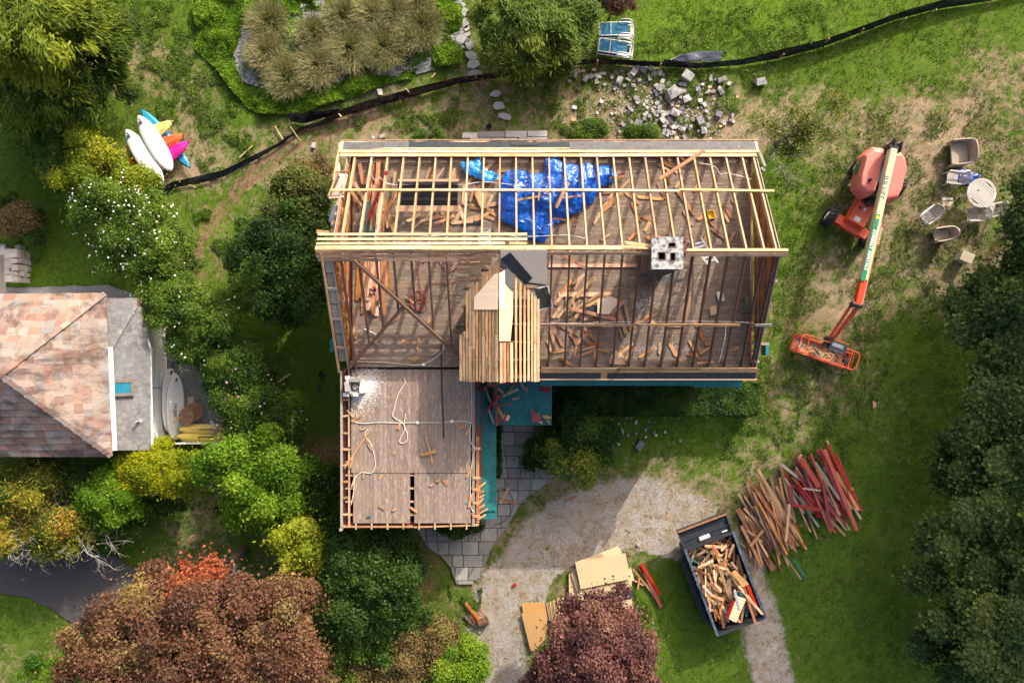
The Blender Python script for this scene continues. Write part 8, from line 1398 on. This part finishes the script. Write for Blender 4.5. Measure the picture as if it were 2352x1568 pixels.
# ------------------------------------------------------------------ salvaged board piles on the lawn
def pb(cx, cy, ox, oy): return ox + cx / 4.612, oy + cy / 4.612
def pile(cx, cy, n, a0, da, su, sv, lens, mats, labels, hmax, name, gname):
    for i in range(n):
        f = i / n; m_ = R.choice(mats); a = radians(R.gauss(a0, da)); L_ = R.choice(lens) * R.uniform(.85, 1.1); u, v = cx + R.gauss(0, su), cy + R.gauss(0, sv); z = .04 + hmax * f * max(.25, 1 - ((u - cx) / (su * 2.6)) ** 2); c = S(u, v, z); d = Vector((cos(a), sin(a), R.gauss(0, .03))) * L_ / 2; p, q = c - d, c + d
        p.z = max(.03, p.z); q.z = max(.03, q.z); o = board(name, p, q, R.uniform(.06, .135), .028, m_, (R.gauss(0, .15), R.gauss(0, .15), 1), rough=.03); sz = 'long ' if L_ > 1.9 else 'short '; tag(o, sz + labels[m_], 'salvaged board', sz + labels[m_].replace('board', 'boards', 1))
LA = {ORANGE: 'orange brown board in the western salvage pile beside the dumpster', REDBRN: 'dark brown board in the western salvage pile', FRESH: 'pale brown board in the western salvage pile', OLDWOOD: 'grey brown board in the western salvage pile'}
LB_ = {REDPNT: 'red painted board in the eastern salvage pile', MAROON: 'maroon painted board in the eastern salvage pile', GREYW: 'grey weathered board in the eastern salvage pile', OLDWOOD: 'bare brown board in the eastern salvage pile'}
pile(1885, 1262, 96, -64, 6, 20, 26, [2.2, 2.6, 3.0, 1.6, 1.2], [ORANGE, REDBRN, REDBRN, FRESH, OLDWOOD, OLDWOOD], LA, .55, 'salvaged_board', 0); pile(1848, 1290, 40, -58, 12, 12, 28, [1.2, .8, 2.0], [REDBRN, REDBRN, OLDWOOD, ORANGE], LA, .25, 'salvaged_board', 0)
pile(1995, 1205, 84, -57, 8, 27, 22, [1.6, 2.2, 2.6, 1.0], [REDPNT, REDPNT, MAROON, GREYW, OLDWOOD], LB_, .5, 'salvaged_board', 0); pile(2040, 1175, 22, -63, 3, 14, 20, [2.6, 3.0, 2.2], [REDPNT, REDPNT, MAROON, OLDWOOD], LB_, .55, 'salvaged_board', 0)
for (x0, y0, x1, y1, w_, m_, lab, zz) in [(95, 745, 505, 1435, .26, REDBRN, 'long broad brown beam along the west edge of the salvage pile', .2), (240, 1165, 440, 910, .12, ORANGE, 'orange board lying crosswise over the brown beam', .42), (640, 1110, 680, 690, .11, FRESH, 'pale brown board lying crosswise on the western pile', .85), (705, 700, 1045, 760, .16, MAROON, 'maroon board lying level across the eastern pile', .75), (830, 515, 1030, 540, .08, GREYW, 'grey lath lying level near the top of the eastern pile', .8), (590, 245, 820, 430, .12, GREYW, 'grey board sticking out between the two piles', .45), (690, 480, 700, 700, .2, MAROON, 'short maroon board end in the middle of the piles', .7), (815, 180, 1010, 500, .22, REDPNT, 'broad bright red board on the eastern pile', .7), (1075, 80, 1440, 990, .17, REDPNT, 'longest red board on the east edge of the eastern pile', .6), (1200, 330, 1455, 760, .15, ORANGE, 'bare orange plank along the east edge of the eastern pile', .4), (1310, 500, 1400, 525, .13, ORANGE, 'short orange stub jutting out on the east side', .35), (970, 220, 1240, 640, .12, GREYW, 'grey weathered board lying over the red ones', .8), (1060, 470, 1140, 960, .14, MAROON, 'maroon board ending in a square cut at the pile foot', .65), (720, 1310, 860, 1520, .08, TEALD, 'teal painted lath trailing onto the grass below the pile', .12)]:
    u0, v0 = pb(x0, y0, 1780, 1080); u1, v1 = pb(x1, y1, 1780, 1080); o = board('salvaged_board', S(u0, v0, zz), S(u1, v1, zz * .8), w_, .035, m_, rough=.02); tag(o, lab, 'salvaged board')
# ------------------------------------------------------------------ strand board sheets, red boards, scrap by the drive
def osb(pts, z, mat, lab, src=(1240, 1320, 4.6125), t=.012, tilt=(0, 0, 1)): o = sheet('strand_board_sheet' if mat is not PLYB else 'plywood_sheet', [S(src[0] + x / src[2], src[1] + y / src[2], z) for x, y in pts], t, mat, None, tilt); tag(o, lab, 'board sheet'); return o
osb([(755, 240), (1240, 58), (1285, 130), (900, 300)], .30, OSB, 'strand board sheet turned askew under the top sheet'); osb([(750, 310), (800, 320), (850, 640), (690, 690), (685, 375)], .10, OSB, 'strand board sheet showing along the west of the stack'); osb([(715, 375), (760, 375), (860, 655), (800, 672)], .18, OSB, 'strand board sheet second from the west in the stack'); osb([(790, 520), (905, 500), (930, 650), (830, 668)], .22, OSB, 'narrow strand board piece below the top sheet'); osb([(850, 540), (1400, 440), (1390, 520), (935, 640)], .26, OSB, 'strand board sheet directly beneath the top one'); osb([(1300, 420), (1385, 290), (1422, 435), (1380, 455)], .24, OSB, 'strand board corner jutting out east of the stack'); osb([(757, 240), (1320, 135), (1385, 425), (820, 540)], .36, OSB, 'top strand board sheet of the stack in the sun', t=.016)
osb([(930, 640), (1390, 540), (1420, 820), (960, 900)], .06, OSB, 'strand board sheet mostly under the purple maple'); osb([(1285, 570), (1410, 545), (1400, 640), (1300, 660)], .10, FELT, 'black felt sheet at the edge of the strand board stack'); osb([(150, 810), (405, 795), (440, 900), (420, 1100), (290, 1240), (255, 1230)], .12, PLYB, 'large amber plywood sheet leaning low by the drive'); osb([(152, 695), (415, 692), (450, 890), (190, 900)], .06, PLYB, 'amber plywood sheet under the larger one')
for k in range(7): osb([(430 + k * 20, 700 - k * 8), (520 + k * 18, 690 - k * 12), (560 + k * 14, 880), (470 + k * 16, 900)], .05 + k * .035, PLYB if k % 2 else OSB, ['lowest', 'second', 'third', 'fourth', 'fifth', 'sixth', 'uppermost'][k] + ' narrow plywood strip of the fanned stack by the maple')
for (x0, y0, x1, y1, m_, lab, zz) in [(1500, 255, 1715, 600, REDPNT, 'upper red painted board beside the strand board stack', .16), (1540, 350, 1725, 745, REDPNT, 'lower red painted board beside the strand board stack', .12), (1480, 275, 1600, 480, MAROON, 'maroon board under the two red ones', .08), (1405, 310, 1655, 620, ORANGE, 'orange board lying by the red ones', .08), (1420, 440, 1530, 500, ORANGE, 'short orange board by the stack corner', .05), (1465, 540, 1480, 420, ORANGE, 'thin orange lath standing across the short one', .1), (1560, 470, 1650, 640, FRESH, 'pale brown lath beside the red boards', .05)]: o = board('salvaged_board', S(1240 + x0 / 4.6125, 1320 + y0 / 4.6125, zz), S(1240 + x1 / 4.6125, 1320 + y1 / 4.6125, zz), .14 if m_ in (REDPNT, MAROON) else .08, .03, m_, rough=.03); tag(o, lab, 'salvaged board')
for (u0, v0, u1, v1, w_, m_, lab, zz) in [(1070, 1385, 1108, 1432, .12, REDBRN, 'long brown board on the small scrap heap by the drive', .35), (1085, 1408, 1095, 1430, .2, REDPNT, 'reddish board end in the small scrap heap by the drive', .25), (1080, 1400, 1112, 1425, .14, OLDWOOD, 'grey brown board under the long one by the drive', .2), (1075, 1420, 1100, 1440, .14, OLDWOOD, 'dark board at the foot of the small scrap heap', .1), (1100, 1400, 1112, 1412, .12, REDBRN, 'short brown board on top of the small scrap heap', .3), (1068, 1412, 1080, 1430, .1, GREYW, 'grey board at the west of the small scrap heap', .1)]: o = board('salvaged_board', V(u0, v0, zz), V(u1, v1, zz * .6), w_, .03, m_, rough=.04); tag(o, lab, 'salvaged board')
c = V(1110, 1428, .2); mb = MB(); mb.tube([(0, -.22, 0), (0, .22, 0)], .2, 14, False); tag(mb.ob('rusty_drum', plain('rust_brown', (.16, .08, .05), (.08, .05, .04)), None, Matrix.Translation((c.x, c.y, .2)) @ Matrix.Rotation(1.9, 4, 'Z')), 'rusty brown drum lying beside the small scrap heap', 'drum')
for (u, v, m_, lab) in [(1182, 1342, REDPNT, 'small red brick on the gravel drive'), (1250, 1265, CARD, 'small tan stone on the gravel drive'), (1466, 1250, PALEBLK, 'pale stone on the gravel near the dumpster')]: o = rock(V(u, v, -.02), .15, .1, .08, .3, m_, True, rg); o.name = 'brick_piece'; tag(o, lab, 'brick')
